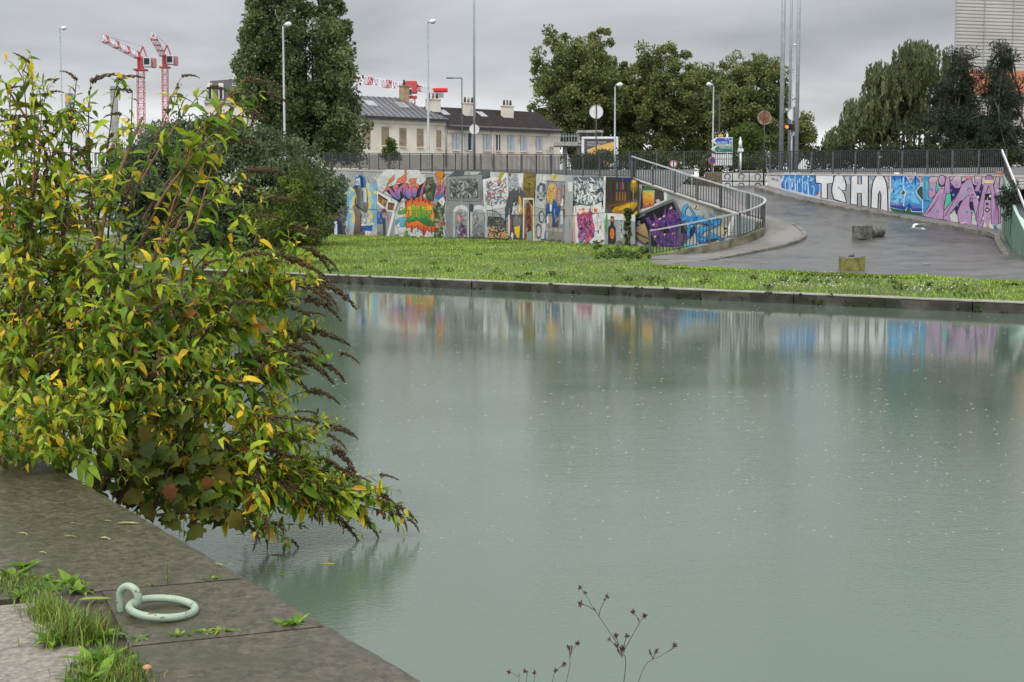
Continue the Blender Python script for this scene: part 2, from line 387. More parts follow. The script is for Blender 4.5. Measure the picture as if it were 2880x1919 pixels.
sol = np.linalg.solve(K, np.concatenate([A[:, 2], np.zeros(3)]))
def ramp_z(X, Y):
    d = np.hypot(XY[:, 0]-X, XY[:, 1]-Y); return max(float(d@sol[:NC]+sol[NC]+sol[NC+1]*X+sol[NC+2]*Y), ground_z(X, Y)+.03)
# plan polygon of the asphalt, filled with a fine grid
low = [Pg(x, y) for x, y in ((1836, 747), (1950, 754), (2100, 762), (2250, 768), (2400, 773), (2550, 779), (2700, 785), (2860, 796), (3050, 812))]
rightside = [Pd(3050, 780, 47), Pd(2960, 740, 53), Pd(2830, 655, 62.3)]
wallside = [p+rwn*.10 for p in reversed(rw_base)]
kb = [p for p in reversed(kerbL)]
def shift_in(pts, d):  # push the kerb border under the pavement
    return pts
plan = [(p.x, p.y) for p in low+rightside+wallside+[Pd(2150, 505, 79), Pd(2030, 505, 79)]]+[(p.x-.25, p.y+.1) for p in kb]
def inside(poly, x, y):
    c = False; j = len(poly)-1
    for i in range(len(poly)):
        if (poly[i][1] > y) != (poly[j][1] > y) and x < (poly[j][0]-poly[i][0])*(y-poly[i][1])/(poly[j][1]-poly[i][1])+poly[i][0]: c = not c
        j = i
    return c
import bmesh
def fill_plan(name, poly, zfun, mat, step=.8):
    from mathutils.geometry import delaunay_2d_cdt
    pts = []
    m = len(poly)
    for i in range(m):
        a = Vector(poly[i]); b = Vector(poly[(i+1) % m]); k = max(1, int((b-a).length/step))
        for q in range(k): pts.append(a.lerp(b, q/k))
    nb = len(pts); xs = [p[0] for p in poly]; ys = [p[1] for p in poly]
    y = min(ys)+step/2
    while y < max(ys):
        x = min(xs)+step/2
        while x < max(xs):
            if inside(poly, x, y): pts.append(Vector((x, y)))
            x += step
        y += step
    r = delaunay_2d_cdt(pts, [], [list(range(nb))], 1, 1e-4)
    f = MB(); f.v = [(p[0], p[1], zfun(p[0], p[1])) for p in r[0]]; f.f = [tuple(t) for t in r[2]]; f.c = [None]*len(f.f)
    return f.build(name, mat, smooth=True)
road = fill_plan('road', plan, ramp_z, M['asphalt'])
tag(road, 'wet dark asphalt ramp curving down from the bridge road', kind='structure')

gm = MB(); sl_ = [-160, -100, -60, -45]+list(np.arange(-36, 52, 1.1))+[60, 80, 120, 200]
wl_ = [.32]+list(np.arange(1, 40, 1.1))+[45, 55, 70]
for i, s_ in enumerate(sl_):
    for j, w_ in enumerate(wl_):
        p = Q(s_, w_); k = mnoise.noise(Vector((p.x*.35, p.y*.35, 0)))*.05+mnoise.noise(Vector((p.x*1.3, p.y*1.3, 3)))*.025
        gm.v.append((p.x, p.y, ground_z(p.x, p.y)+(k if j > 1 else 0)-(.22 if inside(plan, p.x, p.y) else 0)))
nw = len(wl_)
for i in range(len(sl_)-1):
    for j in range(nw-1):
        gm.f.append((i*nw+j, i*nw+nw+j, i*nw+nw+j+1, i*nw+j+1)); gm.c.append(None)
tag(gm.build('grass_bank', M['ground'], smooth=True), 'gently sloping green bank between quay and painted wall', kind='structure')

# pavement wedge inside the kerb, from the railing wall out to the kerb
pv = MB(); inner = smooth_line([p+Vector((0, 0, 0)) for p in rail_line], .3)
inn = [p for p in inner][::-1]           # starts at the front end, like kerbL
def resample(pts, m):
    L_ = [0]
    for a, b in zip(pts, pts[1:]): L_.append(L_[-1]+(b-a).length)
    out = []; j = 0
    for i in range(m):
        t = L_[-1]*i/(m-1)
        while j < len(pts)-2 and L_[j+1] < t: j += 1
        out.append(pts[j].lerp(pts[j+1], (t-L_[j])/max(L_[j+1]-L_[j], 1e-6)))
    return out
m_ = 70; I_ = resample(inn, m_)
ip = max(range(m_), key=lambda i: I_[i].x)
# match the two lines apex to apex
kap = max(range(len(kerbL)), key=lambda i: kerbL[i].x)
KER_ = resample(kerbL[:kap+1], ip+1)+resample(kerbL[kap:], m_-ip)[1:]
LOW_H = .34
for i in range(m_):
    a, b = I_[i], KER_[i]; t_ = i/(m_-1)
    front = 1 if i <= ip else max(0, 1-(i-ip)/8)
    az = max(a.z-LOW_H*front-.02, ground_z(a.x, a.y)+.02)
    inn_in = (a-b); inn_in.z = 0; inn_in.normalize()
    pv.v += [(a.x+inn_in.x*.1, a.y+inn_in.y*.1, az), tuple(Vector((a.x, a.y, az)).lerp(b, .5)), (b.x, b.y, max(b.z, ground_z(b.x, b.y)+.03))]
for i in range(m_-1):
    for j in range(2): pv.f.append((i*3+j, i*3+3+j, i*3+4+j, i*3+1+j)); pv.c.append(None)
tag(pv.build('pavement', M['pavement'], smooth=True), 'wet pale pavement wedge inside the ramp kerb', kind='structure')
kerb_root = empty('kerb', kerbL[len(kerbL)//2], 'curved worn kerb edging the pavement inside the ramp', kind='structure')
ks = smooth_line([Pd(*p) for p in KERB], .1); st = resample(ks, 24)
def kerb_stones(line, cnt, parent, w=.16, h=.2, side=1):
    pts = resample(line, cnt*4+1)
    for i in range(cnt):
        b = MB(); seg = pts[i*4:i*4+5]; seg[0] = seg[0].lerp(seg[1], .05); seg[-1] = seg[-1].lerp(seg[-2], .05); m = len(seg)
        dz = rnd.uniform(-.01, .01)
        for j, p in enumerate(seg):
            t = (seg[min(j+1, m-1)]-seg[max(j-1, 0)]); t.z = 0; t.normalize(); nn = Vector((t.y, -t.x, 0))*side
            for o_, z_ in ((.02, -h), (.02, -.02), (0, .004), (-w, .006), (-w, -h)):
                q = p+nn*o_; b.v.append((q.x, q.y, q.z+z_+dz))
        for j in range(m-1):
            for q in range(4): b.f.append((j*5+q, j*5+5+q, j*5+6+q, j*5+1+q)); b.c.append(None)
        b.f += [(0, 1, 2, 3, 4), tuple((m-1)*5+4-q for q in range(5))]; b.c += [None]*2
        b.build('kerb_stone', M['kerb'], parent)
kerb_stones(ks, 26, kerb_root)
# pavement + kerb at the foot of the right-hand wall
kr = [on_rw(x, y)+rwn*.95+Vector((0, 0, -.05)) for x, y in RWB[:-1]]+[Pd(2786, 654, 61.2), Pd(2800, 676, 58.5), Pd(2822, 712, 55), Pd(2842, 738, 52), Pd(2900, 770, 49)]
krS = smooth_line(kr, .3)
pin = [p for p in rw_base[:-1]]+[Pd(2818, 650, 62.6), Pd(2826, 668, 60.5), Pd(2848, 712, 56.4), Pd(2880, 745, 53), Pd(2950, 780, 49.5)]
pinS = smooth_line(pin, .3)
p1, p2 = resample(krS, 60), resample(pinS, 60); pm = MB()
for a, b in zip(p1, p2): pm.v += [tuple(a), tuple(b+Vector((0, 0, .01)))]
for i in range(59): pm.f.append((i*2, i*2+2, i*2+3, i*2+1)); pm.c.append(None)
tag(pm.build('footway', M['pavement'], smooth=True), 'narrow wet footway at the foot of the lettered wall', kind='structure')
kr2 = empty('kerb', krS[10], 'long kerb along the footway below the lettered wall', kind='structure')
kerb_stones(smooth_line(kr, .1), 30, kr2, w=.2, side=1)

# ---- upper road and ground behind the walls
ML = Pd(905, 474, 101.5); MR = rail_line[0]          # mural wall top line, left and right ends
md = Vector((MR.x-ML.x, MR.y-ML.y, 0)).normalized(); mn = Vector((md.y, -md.x, 0))    # mn faces the camera
WL = Pd(-150, 464, 107)                                # left wall far end (top)
up = MB(); tops = [WL, ML, MR, rail_line[3]]
bk = [Vector((WL.x-6, WL.y+14, WL.z)), Vector((ML.x+4, ML.y+14, ML.z)), Pd(1770, 478, 82.5), Pd(1960, 477, 82.2)]
rw_top = [RW0, RW1, Pd(3100, 480, 62)]; rbk = [Pd(2155, 477, 82), Pd(2900, 470, 76), Pd(3300, 470, 76)]
for a, b in zip(tops, bk): up.v += [(a.x, a.y, a.z-.03), tuple(b)]
nb = len(up.v)
for i in range(3): up.f.append((i*2, i*2+2, i*2+3, i*2+1)); up.c.append(None)
for a, b in zip(rw_top, rbk): up.v += [(a.x, a.y, a.z-.03), tuple(b)]
for i in range(2): up.f.append((nb+i*2, nb+i*2+2, nb+i*2+3, nb+i*2+1)); up.c.append(None)
tag(up.build('bridge_road', M['upper']), 'grey road deck behind the railings', kind='structure')
g2 = MB(); gp = [Vector((WL.x-800, WL.y+3, 0)), WL+Vector((0, 3, 0)), ML+Vector((2, 3, 0)), MR+Vector((2, 8, 0)), RW0+Vector((2, 3, 0)), RW1+Vector((3, 3, 0)), RW1+Vector((900, 3, 0))]
for i, q in enumerate(gp): g2.v += [(q.x, q.y, 3.6), ((q.x)*3, 2500, 3.6)]
for i in range(6): g2.f.append((i*2, i*2+2, i*2+3, i*2+1)); g2.c.append(None)
tag(g2.build('ground', M['upper']), 'level ground of the town behind the walls', kind='structure')

# ---- walls
def slab_wall(mb, top, zb, th, nrm_side):
    """polyline wall: top = list of Vectors, zb = function or value, th thickness away from nrm_side"""
    n = len(top)
    for i, p in enumerate(top):
        t = top[min(i+1, n-1)]-top[max(i-1, 0)]; t.z = 0; t.normalize(); nn = Vector((t.y, -t.x, 0))
        z0 = zb(p) if callable(zb) else zb
        for o_, z_ in ((0, z0), (0, p.z), (-th, p.z), (-th, z0)):
            q = p+nn*o_*nrm_side; mb.v.append((q.x, q.y, z_))
    for i in range(n-1):
        for j in range(4): mb.f.append((i*4+j, i*4+4+j, i*4+4+(j+1) % 4, i*4+(j+1) % 4)); mb.c.append(None)
    mb.f += [(0, 1, 2, 3), tuple((n-1)*4+3-j for j in range(4))]; mb.c += [None]*2
mural_wall = empty('mural_wall', (ML+MR)/2*1, 'long grey retaining wall covered in collage style murals above the grass', 'wall')
mural_wall.location.z = .9
b_ = MB(); top_ = [ML.lerp(MR, t)-Vector((0, 0, .10)) for t in (0, .2, .4, .6, .8, 1)]
slab_wall(b_, top_, .2, .35, 1); b_.build('wall_panel', M['wall'], mural_wall)
b_ = MB(); top_ = [p+Vector((0, 0, 0))+mn*.03 for p in (ML, ML.lerp(MR, .5), MR)]
slab_wall(b_, top_, lambda p: p.z-.098, .42, 1); b_.build('coping', M['wall_cap'], mural_wall)
# ramp flank of the same wall, its top falling with the railing
flank = [p for p in rail_line[:len(BACK)]]
b_ = MB(); slab_wall(b_, [p-Vector((0, 0, .11)) for p in flank], .2, .25, 1); fl = b_.build('ramp_flank', M['wall'], mural_wall)
b_ = MB(); slab_wall(b_, [p+Vector((0, -.03, 0)) for p in smooth_line(flank, .4)], lambda p: p.z-.108, .30, 1); b_.build('coping', M['wall_cap'], mural_wall)
# low parapet wall round the hairpin
apx = [rail_line[len(BACK)-1]]+rail_line[len(BACK):]
b_ = MB(); lw = smooth_line(apx, .25); lw = [p+Vector((0, 0, 0)) for p in lw]
slab_wall(b_, [p+Vector((0, 0, -.01)) for p in lw], lambda p: p.z-.75, .22, -1)
low_wall = b_.build('parapet_wall', M['low_wall'])
tag(low_wall, 'low mossy concrete parapet curving round the ramp hairpin', 'wall')
# left wall beyond the dark tree
left_wall = empty('bridge_wall', (WL+ML)/2, 'pale wall with black capital letters and a bright mural behind the butterfly bush', 'wall'); left_wall.location.z = .9
b_ = MB(); slab_wall(b_, [WL, ML+Vector((-.05, 0, 0))], .2, .4, 1); b_.build('wall_panel', M['wall_white'], left_wall)
# right wall
right_wall = empty('graffiti_wall', (RW0+RW1)/2, 'white wall with giant letters and lilac mural rising beside the ramp', 'wall'); right_wall.location.z = 2.5
b_ = MB(); rt = [RW0-Vector((0, 0, .08)), RW1-Vector((0, 0, .08))]
slab_wall(b_, rt, .2, .35, 1); b_.build('wall_panel', M['wall_white'], right_wall)
b_ = MB(); slab_wall(b_, [RW0+rwn*.03, RW1+rwn*.03], lambda p: p.z-.078, .4, 1); b_.build('coping', M['wall_cap'], right_wall)
# green flank wall at the right edge
gw = [Pd(2823, 498, 62.9), Pd(2836, 545, 59.6), Pd(2852, 592, 56.6), Pd(2885, 660, 52), Pd(2960, 770, 45)]
gwb = MB(); slab_wall(gwb, gw, .1, .25, 1)
M['green_wall'] = material('green_wall', (.12, .22, .17), (.17, .28, .22), 1.2, .7, .1, 14, c3=(.07, .10, .09), s3=1.1, t3=.62)
gr = empty('green_wall', gw[1]*1, 'green painted wall with sloping top beside the lilac mural', 'wall'); gr.location.z = 1
gwb.build('wall_panel', M['green_wall'], gr)
b_ = MB(); slab_wall(b_, [p+Vector((-.02, -.02, .07)) for p in gw], lambda p: p.z-.068, .3, 1); b_.cur = None
M['mint'] = material('mint', (.38, .55, .46), (.46, .62, .54), 3, .6)
b_.build('coping', M['mint'], gr)
for i in range(4):
    a = Pd(2830+i*8, 700, 61-i*1.2)
b_ = MB()
for t in (.25, .42, .6, .8):
    p = gw[0].lerp(gw[2], t)-Vector((.012, .012, 0)); b_.bar((p.x, p.y, 1.5), (p.x, p.y, p.z-.3), .03)
b_.build('drip_line', M['fence'], gr)

# ================================================================ RAILINGS
def box_mesh(name, d, mat):
    b = MB(); b.box((0, 0, d[2]/2), d); return b.mesh(name, mat)
def railing(name, pts, h, post_sp, bar_sp, label, group=None, flat_top=False, top_mat=None, post_d=(.06, .06), bar_d=.03, foot=.1):
    L_ = [0]
    for a, b in zip(pts, pts[1:]): L_.append(L_[-1]+(b-a).length)
    tot = L_[-1]
    def at(s):
        s = max(0, min(tot, s)); j = 0
        while j < len(pts)-2 and L_[j+1] < s: j += 1
        p = pts[j].lerp(pts[j+1], (s-L_[j])/max(L_[j+1]-L_[j], 1e-6)); t = pts[j+1]-pts[j]
        return p, math.atan2(t.y, t.x)
    root = empty(name, at(tot/2)[0], label, 'railing', group)
    pm = box_mesh('post', (post_d[0], post_d[1], h), M['fence_post']); bm_ = box_mesh('bar', (bar_d, bar_d, h-foot-.06), M['fence'])
    n = max(2, round(tot/post_sp)+1)
    for i in range(n):
        p, a = at(tot*i/(n-1)); inst('post', pm, root, Matrix.Translation(p) @ Matrix.Rotation(a, 4, 'Z'))
    nb = int(tot/bar_sp); rest = MB()
    for i in range(1, nb):
        p, a = at(tot*i/nb)
        if i <= 300: inst('bar', bm_, root, Matrix.Translation(p+Vector((0, 0, foot))) @ Matrix.Rotation(a, 4, 'Z'))
        else: rest.box((p.x, p.y, p.z+foot+(h-foot-.06)/2), (bar_d, bar_d, h-foot-.06), a)
    if rest.v: tag(rest.build('bars', M['fence'], root), kind='stuff')
    for nm, z, w_, hh, mt in (('top_rail', h, .09 if flat_top else .06, .05 if flat_top else .04, top_mat or M['fence']), ('bottom_rail', foot, .035, .03, M['fence'])):
        b = MB(); ns_ = len(pts)
        for i, p in enumerate(pts):
            t = pts[min(i+1, ns_-1)]-pts[max(i-1, 0)]; t.z = 0; t.normalize(); nn = Vector((-t.y, t.x, 0))
            for o_, z_ in ((-w_/2, -hh/2), (w_/2, -hh/2), (w_/2, hh/2), (-w_/2, hh/2)):
                q = p+nn*o_; b.v.append((q.x, q.y, q.z+z+z_))
        for i in range(ns_-1):
            for j in range(4): b.f.append((i*4+j, i*4+4+j, i*4+4+(j+1) % 4, i*4+(j+1) % 4)); b.c.append(None)
        b.f += [(0, 1, 2, 3), tuple((ns_-1)*4+3-j for j in range(4))]; b.c += [None]*2
        b.build(nm, mt, root)
    return root
back = Vector((-mn.x*.18, -mn.y*.18, 0))
railing('railing', [ML+back, ML.lerp(MR, .5)+back, MR+back], 1.1, 1.5, .135, 'dark metal railing along the top of the mural wall')
railing('railing', [WL+Vector((0, .2, 0)), ML+Vector((-.3, .3, 0))], 1.0, 1.7, .16, 'dark railing above the pale lettered wall behind the butterfly bush')
rb = Vector((-rwn.x*.18, -rwn.y*.18, 0))
railing('railing', [RW0+rb, RW1+rb], 1.12, 1.35, .11, 'dark railing with close bars above the giant white letters', post_d=(.08, .05))
railing('railing', [Pd(1770, 478, 82.5), Pd(1960, 477, 82.2), Pd(2155, 477, 82)], 1.04, 1.6, .125, 'dark railing across the road behind the concrete blocks')
railing('ramp_railing', smooth_line([p+Vector((0, .08, 0)) for p in rail_line], .18), 1.05, 1.55, .17, 'curved railing with pale flat handrail round the ramp hairpin', flat_top=True, top_mat=M['rail_top'], post_d=(.085, .06), bar_d=.026)
# sloping handrail panel at the right edge
hr = empty('stair_railing', Pd(2830, 560, 60), 'white sloping handrail over dark mesh panel at end of lettered wall', 'railing')
a, b = Pd(2818, 424, 62.6), Pd(2885, 590, 55.5)
MB().bar(a, b, .05, .12).build('handrail', M['white_paint'], hr)
c = MB(); c.add([a+Vector((.03, .03, -.08)), b+Vector((.03, .03, -.08)), gw[3]+Vector((.06, .06, .02)), gw[0]+Vector((.06, .06, 0))], [(0, 1, 2, 3)])
c.add([p for p in [a+Vector((.05, .05, -.08)), b+Vector((.05, .05, -.08)), gw[3]+Vector((.08, .08, .02)), gw[0]+Vector((.08, .08, 0))]], [(3, 2, 1, 0)])
c.build('mesh_panel', M['fence'], hr)

# ================================================================ STREET FURNITURE
def text_mesh2d(s_):
    c = bpy.data.curves.new('t', 'FONT'); c.body = s_; o = bpy.data.objects.new('t', c)
    me = bpy.data.meshes.new_from_object(o); vs = [tuple(v.co) for v in me.vertices]; fs = [tuple(p.vertices) for p in me.polygons]
    bpy.data.objects.remove(o); bpy.data.meshes.remove(me); bpy.data.curves.remove(c)
    return vs, fs
def text_on(mb, s_, o, ax, ay, h, col, width=None):
    """lettering with cap height h, left-bottom at o"""
    vs, fs = text_mesh2d(s_); k = h/.7; x1 = max(v[0] for v in vs); kx = (width/x1) if width else k
    ax = Vector(ax); ay = Vector(ay); o = Vector(o)
    mb.cur = lin(col); mb.add([o+ax*(v[0]*kx)+ay*(v[1]*k) for v in vs], fs)
ROADZ = 4.2
def lamp(x, ytop, D, side, label, dark=False, head=1.0, r=.075, group=None, double=False, arm=None):
    head *= .74
    p = Pd(x, ytop, D); base = Vector((p.x, p.y, ROADZ-.8)); root = empty('street_lamp', base, label, 'street lamp', group)
    mt = M['darkpole'] if dark else M['galv']
    b = MB(); b.tube([base, base+Vector((0, 0, 1.2)), Vector((p.x, p.y, base.z+1.25)), p], [r*1.5, r*1.5, r*1.05, r*.7], 10); b.build('pole', mt, root, True)
    if arm:
        b = MB(); b.bar(p, p+Vector((arm, 0, 0)), .06); b.build('arm', mt, root)
        b = MB(); b.box((p.x+arm*1.0, p.y, p.z-.0), (abs(arm)*.55, .22, .08), 0, .02); b.build('lamp_head', mt, root); return root
    for sd in ((side, -side) if double else (side,)):
        b = MB(); q = p+Vector((0, 0, .05))
        b.tube([q, q+Vector((sd*.18*head, 0, .08*head))], [.06*head, .07*head], 8); b.build('neck', mt, root, True)
        b = MB(); prof = [(.10, .03), (.2, .12), (.34, .19), (.5, .21), (.64, .17), (.72, .05)]
        b.tube([q+Vector((sd*d_*head, 0, (.06+.10*d_)*head)) for d_, _ in prof], [r_*head for _, r_ in prof], 12); b.build('lamp_head', M['white_paint'], root, True)
        b = MB(); b.tube([q+Vector((sd*d_*head, 0, (.06+.10*d_-.09)*head)) for d_ in (.24, .34, .5, .62)], [.04*head, .14*head, .15*head, .05*head], 10); b.build('glass', M['plainglass'], root, True)
    return root
M['plainglass'] = material('plainglass', (.5, .52, .52), None, rough=.2)
lamp(168, 84, 110, 1, 'tall grey street lamp with round head left of the two slanting cranes', head=1.0)
lamp(796, 74, 100, 1, 'grey street lamp standing in front of the tall poplar', r=.09, head=1.1)
lamp(1203, 66, 97, 1, 'tall grey street lamp in front of the zinc roofed house', r=.09, head=1.05)
lamp(1299, 220, 100, -1, 'dark green lamp post with flat angled arm before the tiled roof', dark=True, r=.05, arm=-.85)
lamp(1730, 244, 86, 1, 'short grey street lamp beside the billboard', head=.85, r=.06)
lamp(2007, 243, 95, -1, 'street lamp with white head above the blue direction sign', head=.9, r=.06)
lamp(2229, 130, 118, 1, 'thin distant lamp with two heads between the grey masts', head=.55, r=.07, double=True)
def mast(x, w_, D, label, group=None, top=-260, lean=0):
    base = Pd(x, 430, D); base.z = ROADZ-.8; t = Pd(x+lean, top, D); r = w_*D/FPX/2
    root = empty('mast', base, label, 'mast', group)
    b = MB(); b.tube([base, base+Vector((0, 0, .9))], r*1.6, 12); b.build('base_sleeve', M['galv'], root, True)
    b = MB(); tt = Vector((base.x, base.y, t.z)); b.tube([base+Vector((0, 0, .85)), base.lerp(tt, .5), tt], [r*1.08, r*.95, r*.8], 12); b.build('pole', M['galv'], root, True)
    b = MB(); b.tube([tt, tt+Vector((0, 0, .25))], [r*.85, r*.2], 10); b.build('cap', M['galv'], root, True)
mast(1334, 6.5, 96, 'lone tall grey mast in front of the tiled house')
mast(2197, 13, 80, 'thickest of the tall grey masts by the traffic light', 'tall grey masts')
mast(2219, 8.5, 84, 'thinnest tall grey mast behind the traffic light', 'tall grey masts')
mast(2240, 11, 78, 'tall grey mast nearest the willow, crossing the white disc', 'tall grey masts')
def gantry_pole(x, ytop, D, xarm):
    p = Pd(x, ytop, D); base = Vector((p.x, p.y, 3.4)); root = empty('signal_pole', base, 'thin dark pole with long horizontal arm before the plane trees', 'pole')
    MB().tube([base, p], .05, 8).build('pole', M['fence'], root, True)
    q = Pd(xarm, ytop, D); MB().bar(p, q, .06).build('arm', M['fence'], root)
    MB().box((q.x, q.y, q.z-.1), (.25, .12, .2), 0, .02).build('arm_box', M['fence'], root)
gantry_pole(2024, 266, 98, 1955)
def round_sign(x, y, r_px, D, mat, label, ybase=440, pole=M['fence'], front=None):
    c = Pd(x, y, D); r = r_px*D/FPX; base = Vector((c.x, c.y, 3.5)); root = empty('round_sign', base, label, 'road sign')
    MB().tube([base, c+Vector((0, -.05, r*1.05))], .035, 8).build('pole', pole, root, True)
    b = MB(); b.prism(disc_pts(r, 28), c+Vector((0, .03, 0)), (1, 0, 0), (0, 0, 1), (0, -.03, 0)); b.build('disc', mat, root)
    b = MB(); ring_pts = [c+Vector((r*math.cos(a_), 0, r*math.sin(a_))) for a_ in [2*math.pi*i/28 for i in range(29)]]
    b.tube(ring_pts, .018, 5, False); b.build('rim', M['galv'], root, True)
    if front:
        for rr, mm, o_ in front:
            b = MB(); b.prism(disc_pts(r*rr, 24), c+Vector((0, .0, 0)), (1, 0, 0), (0, 0, 1), (0, -.03-o_, 0)); b.build('face', mm, root)
    return root, c
round_sign(1677, 315, 19, 82, M['white_paint'], 'large white disc sign back above the billboard')
round_sign(1334, 364, 14, 90, M['white_paint'], 'white disc sign on the lone tall mast')
round_sign(2150, 332, 18.5, 76, M['rust'], 'rusty brown disc sign on a thin pole')
round_sign(2233, 322, 18, 79.5, M['white_paint'], 'white disc sign crossed by a tall mast')
round_sign(1894, 462, 10, 80, M['white_paint'], 'small red rimmed round sign behind the ramp railing', front=[(1.0, M['red_paint'], .002), (.72, M['white_paint'], .006)])
round_sign(2003, 452, 10, 80.5, M['white_paint'], 'small blue and red no parking sign below direction signs', front=[(1.0, M['red_paint'], .002), (.75, material('sign_blue', lin((40, 70, 165)), None, rough=.4), .006)])
# traffic light
c = Pd(2221, 357, 79); tl = empty('traffic_light', Vector((c.x, c.y, 3.5)), 'dark traffic light with glowing amber lamp between the masts', 'traffic light')
MB().tube([Vector((c.x+.15, c.y+.1, 3.5)), Vector((c.x+.15, c.y+.1, c.z+.2))], .05, 8).build('pole', M['galv'], tl, True)
MB().box(c, (.62, .3, .34), 0, .04).build('housing', M['dark_glass'], tl)
M['amber'] = bpy.data.materials.new('amber'); M['amber'].use_nodes = True; bb = M['amber'].node_tree.nodes['Principled BSDF']
bb.inputs['Base Color'].default_value = (.8, .3, .02, 1); bb.inputs['Emission Color'].default_value = (1, .33, .02, 1); bb.inputs['Emission Strength'].default_value = .9
b = MB(); b.prism(disc_pts(.1, 16), c+Vector((-.19, -.152, -.02)), (1, 0, 0), (0, 0, 1), (0, -.02, 0)); b.build('amber_lamp', M['amber'], tl)
b = MB(); b.tube([c+Vector((-.19, -.15, .0)), c+Vector((-.19, -.34, .0))], .13, 12, False); b.build('hood', M['dark_glass'], tl, True)
MB().box(Pd(2233, 377, 79.3), (.42, .03, .2), 0, .01).build('plate', M['white_paint'], tl)

# direction signs
ds = empty('direction_sign', Pd(2045, 430, 83)*1, 'blue and green arrow direction signs stacked on white posts', 'road sign'); ds.location.z = 3.6
D0 = 83
def arrow_board(x0, x1, y0, y1, col, xt, name):
    a = Pd(x1, (y0+y1)/2, D0); s_ = D0/FPX; wv = (x1-x0)*s_; h = (y1-y0)*s_; tip = (x1-xt)*s_
    b = MB(); o = a
    b.prism([(0, -h/2), (0, h/2), (-wv, h/2), (-tip, 0), (-wv, -h/2)], o, (1, 0, 0), (0, 0, 1), (0, -.08, 0)); bo = b.build(name, M['white_paint'], ds)
    b = MB(); m_ = .045; b.cur = lin(col)
    b.add([o+Vector((x_, -.084, z_)) for x_, z_ in ((-m_*.6, -h/2+m_), (-m_*.6, h/2-m_), (-wv+m_*1.2, h/2-m_), (-tip+.2, 0), (-wv+m_*1.2, -h/2+m_))], [(0, 1, 2, 3, 4)])
    fc = b.build('board_face', M['plain'], bo); return o, wv, h, bo
o, wv, h, bo = arrow_board(2014, 2060, 387, 407, (32, 84, 175), 2000, 'blue_board')
b = MB(); text_on(b, 'A 1', o+Vector((-.46, -.088, .05)), (1, 0, 0), (0, 0, 1), .12, (235, 240, 245)); text_on(b, 'A 86  BOBIGNY', o+Vector((-.93, -.088, -.13)), (1, 0, 0), (0, 0, 1), .11, (235, 240, 245), .64)
for dx_ in (-.19, -.1): b.cur = lin((235, 240, 245)); b.add([o+Vector((dx_, -.088, -.13)), o+Vector((dx_+.035, -.088, -.13)), o+Vector((dx_+.05, -.088, .08)), o+Vector((dx_+.035, -.088, .08))], [(0, 1, 2, 3)])
b.add([o+Vector((-.21, -.088, -.01)), o+Vector((-.03, -.088, -.01)), o+Vector((-.03, -.088, .03)), o+Vector((-.21, -.088, .03))], [(0, 1, 2, 3)])
b.build('lettering', M['plain'], bo)
o, wv, h, bo = arrow_board(2013, 2060, 410, 430, (28, 120, 104), 1999, 'green_board')
b = MB(); text_on(b, 'AUBERVILLIERS', o+Vector((-.78, -.088, .02)), (1, 0, 0), (0, 0, 1), .11, (200, 230, 220), .7); text_on(b, 'RN 11', o+Vector((-.84, -.088, -.15)), (1, 0, 0), (0, 0, 1), .11, (200, 230, 220), .28); b.build('lettering', M['plain'], bo)
for k_, (y0, y1) in enumerate(((434, 447), (449, 466))):
    c0 = Pd(2033, (y0+y1)/2, D0); MB().box(c0, (52*D0/FPX, .05, (y1-y0)*D0/FPX), 0, .01).build('white_board', M['white_paint'], ds)
for x in (2046, 2006):
    p = Pd(x, 376 if x == 2046 else 432, D0+.05); b = MB(); b.tube([Vector((p.x, p.y+.06, 3.6)), p+Vector((0, .06, -.05)), p+Vector((0, .06, 0))], [.055, .055, .03], 10); b.build('post', M['white_paint'], ds, True)
b = MB(); b.box(Pd(2027, 382, D0), (.28, .05, .13), 0, .01); yb = b.build('number_plate', material('sign_yellow', lin((226, 170, 40)), None, rough=.45), ds)
# white bollard-like beacon post
p = Pd(2083, 430, 81); bp = empty('white_beacon', Vector((p.x, p.y, 4.7)), 'white stepped beacon post beside the green direction sign', 'post')
s_ = 81/FPX
b = MB(); b.tube([Pd(2083, y, 81) for y in (482, 428)], .055, 10); b.build('post', M['white_paint'], bp, True)
b = MB(); b.box(Pd(2083, 423, 81), (15*s_, .2, 9*s_), 0, .02); b.build('collar', M['white_paint'], bp)
b = MB(); b.tube([Pd(2082.5, y, 81) for y in (418, 397, 396, 388, 385)], [5.2*s_, 4.6*s_, 3*s_, 2*s_, .8*s_], 12); b.build('cap', M['white_paint'], bp, True)
# blue plate
p = Pd(1732, 465, 84); bq = empty('blue_plate', Vector((p.x, p.y, 4.6)), 'small blue plate sign on grey stick behind mural wall railing', 'sign')
MB().bar(Vector((p.x, p.y+.04, 4.6)), p+Vector((0, .04, .25)), .04).build('post', M['galv'], bq)
b = MB(); b.box(p, (.16, .03, .42), 0, .008); b.build('plate', material('plate_blue', lin((35, 90, 175)), (.3, .4, .55), 9, .4), bq)

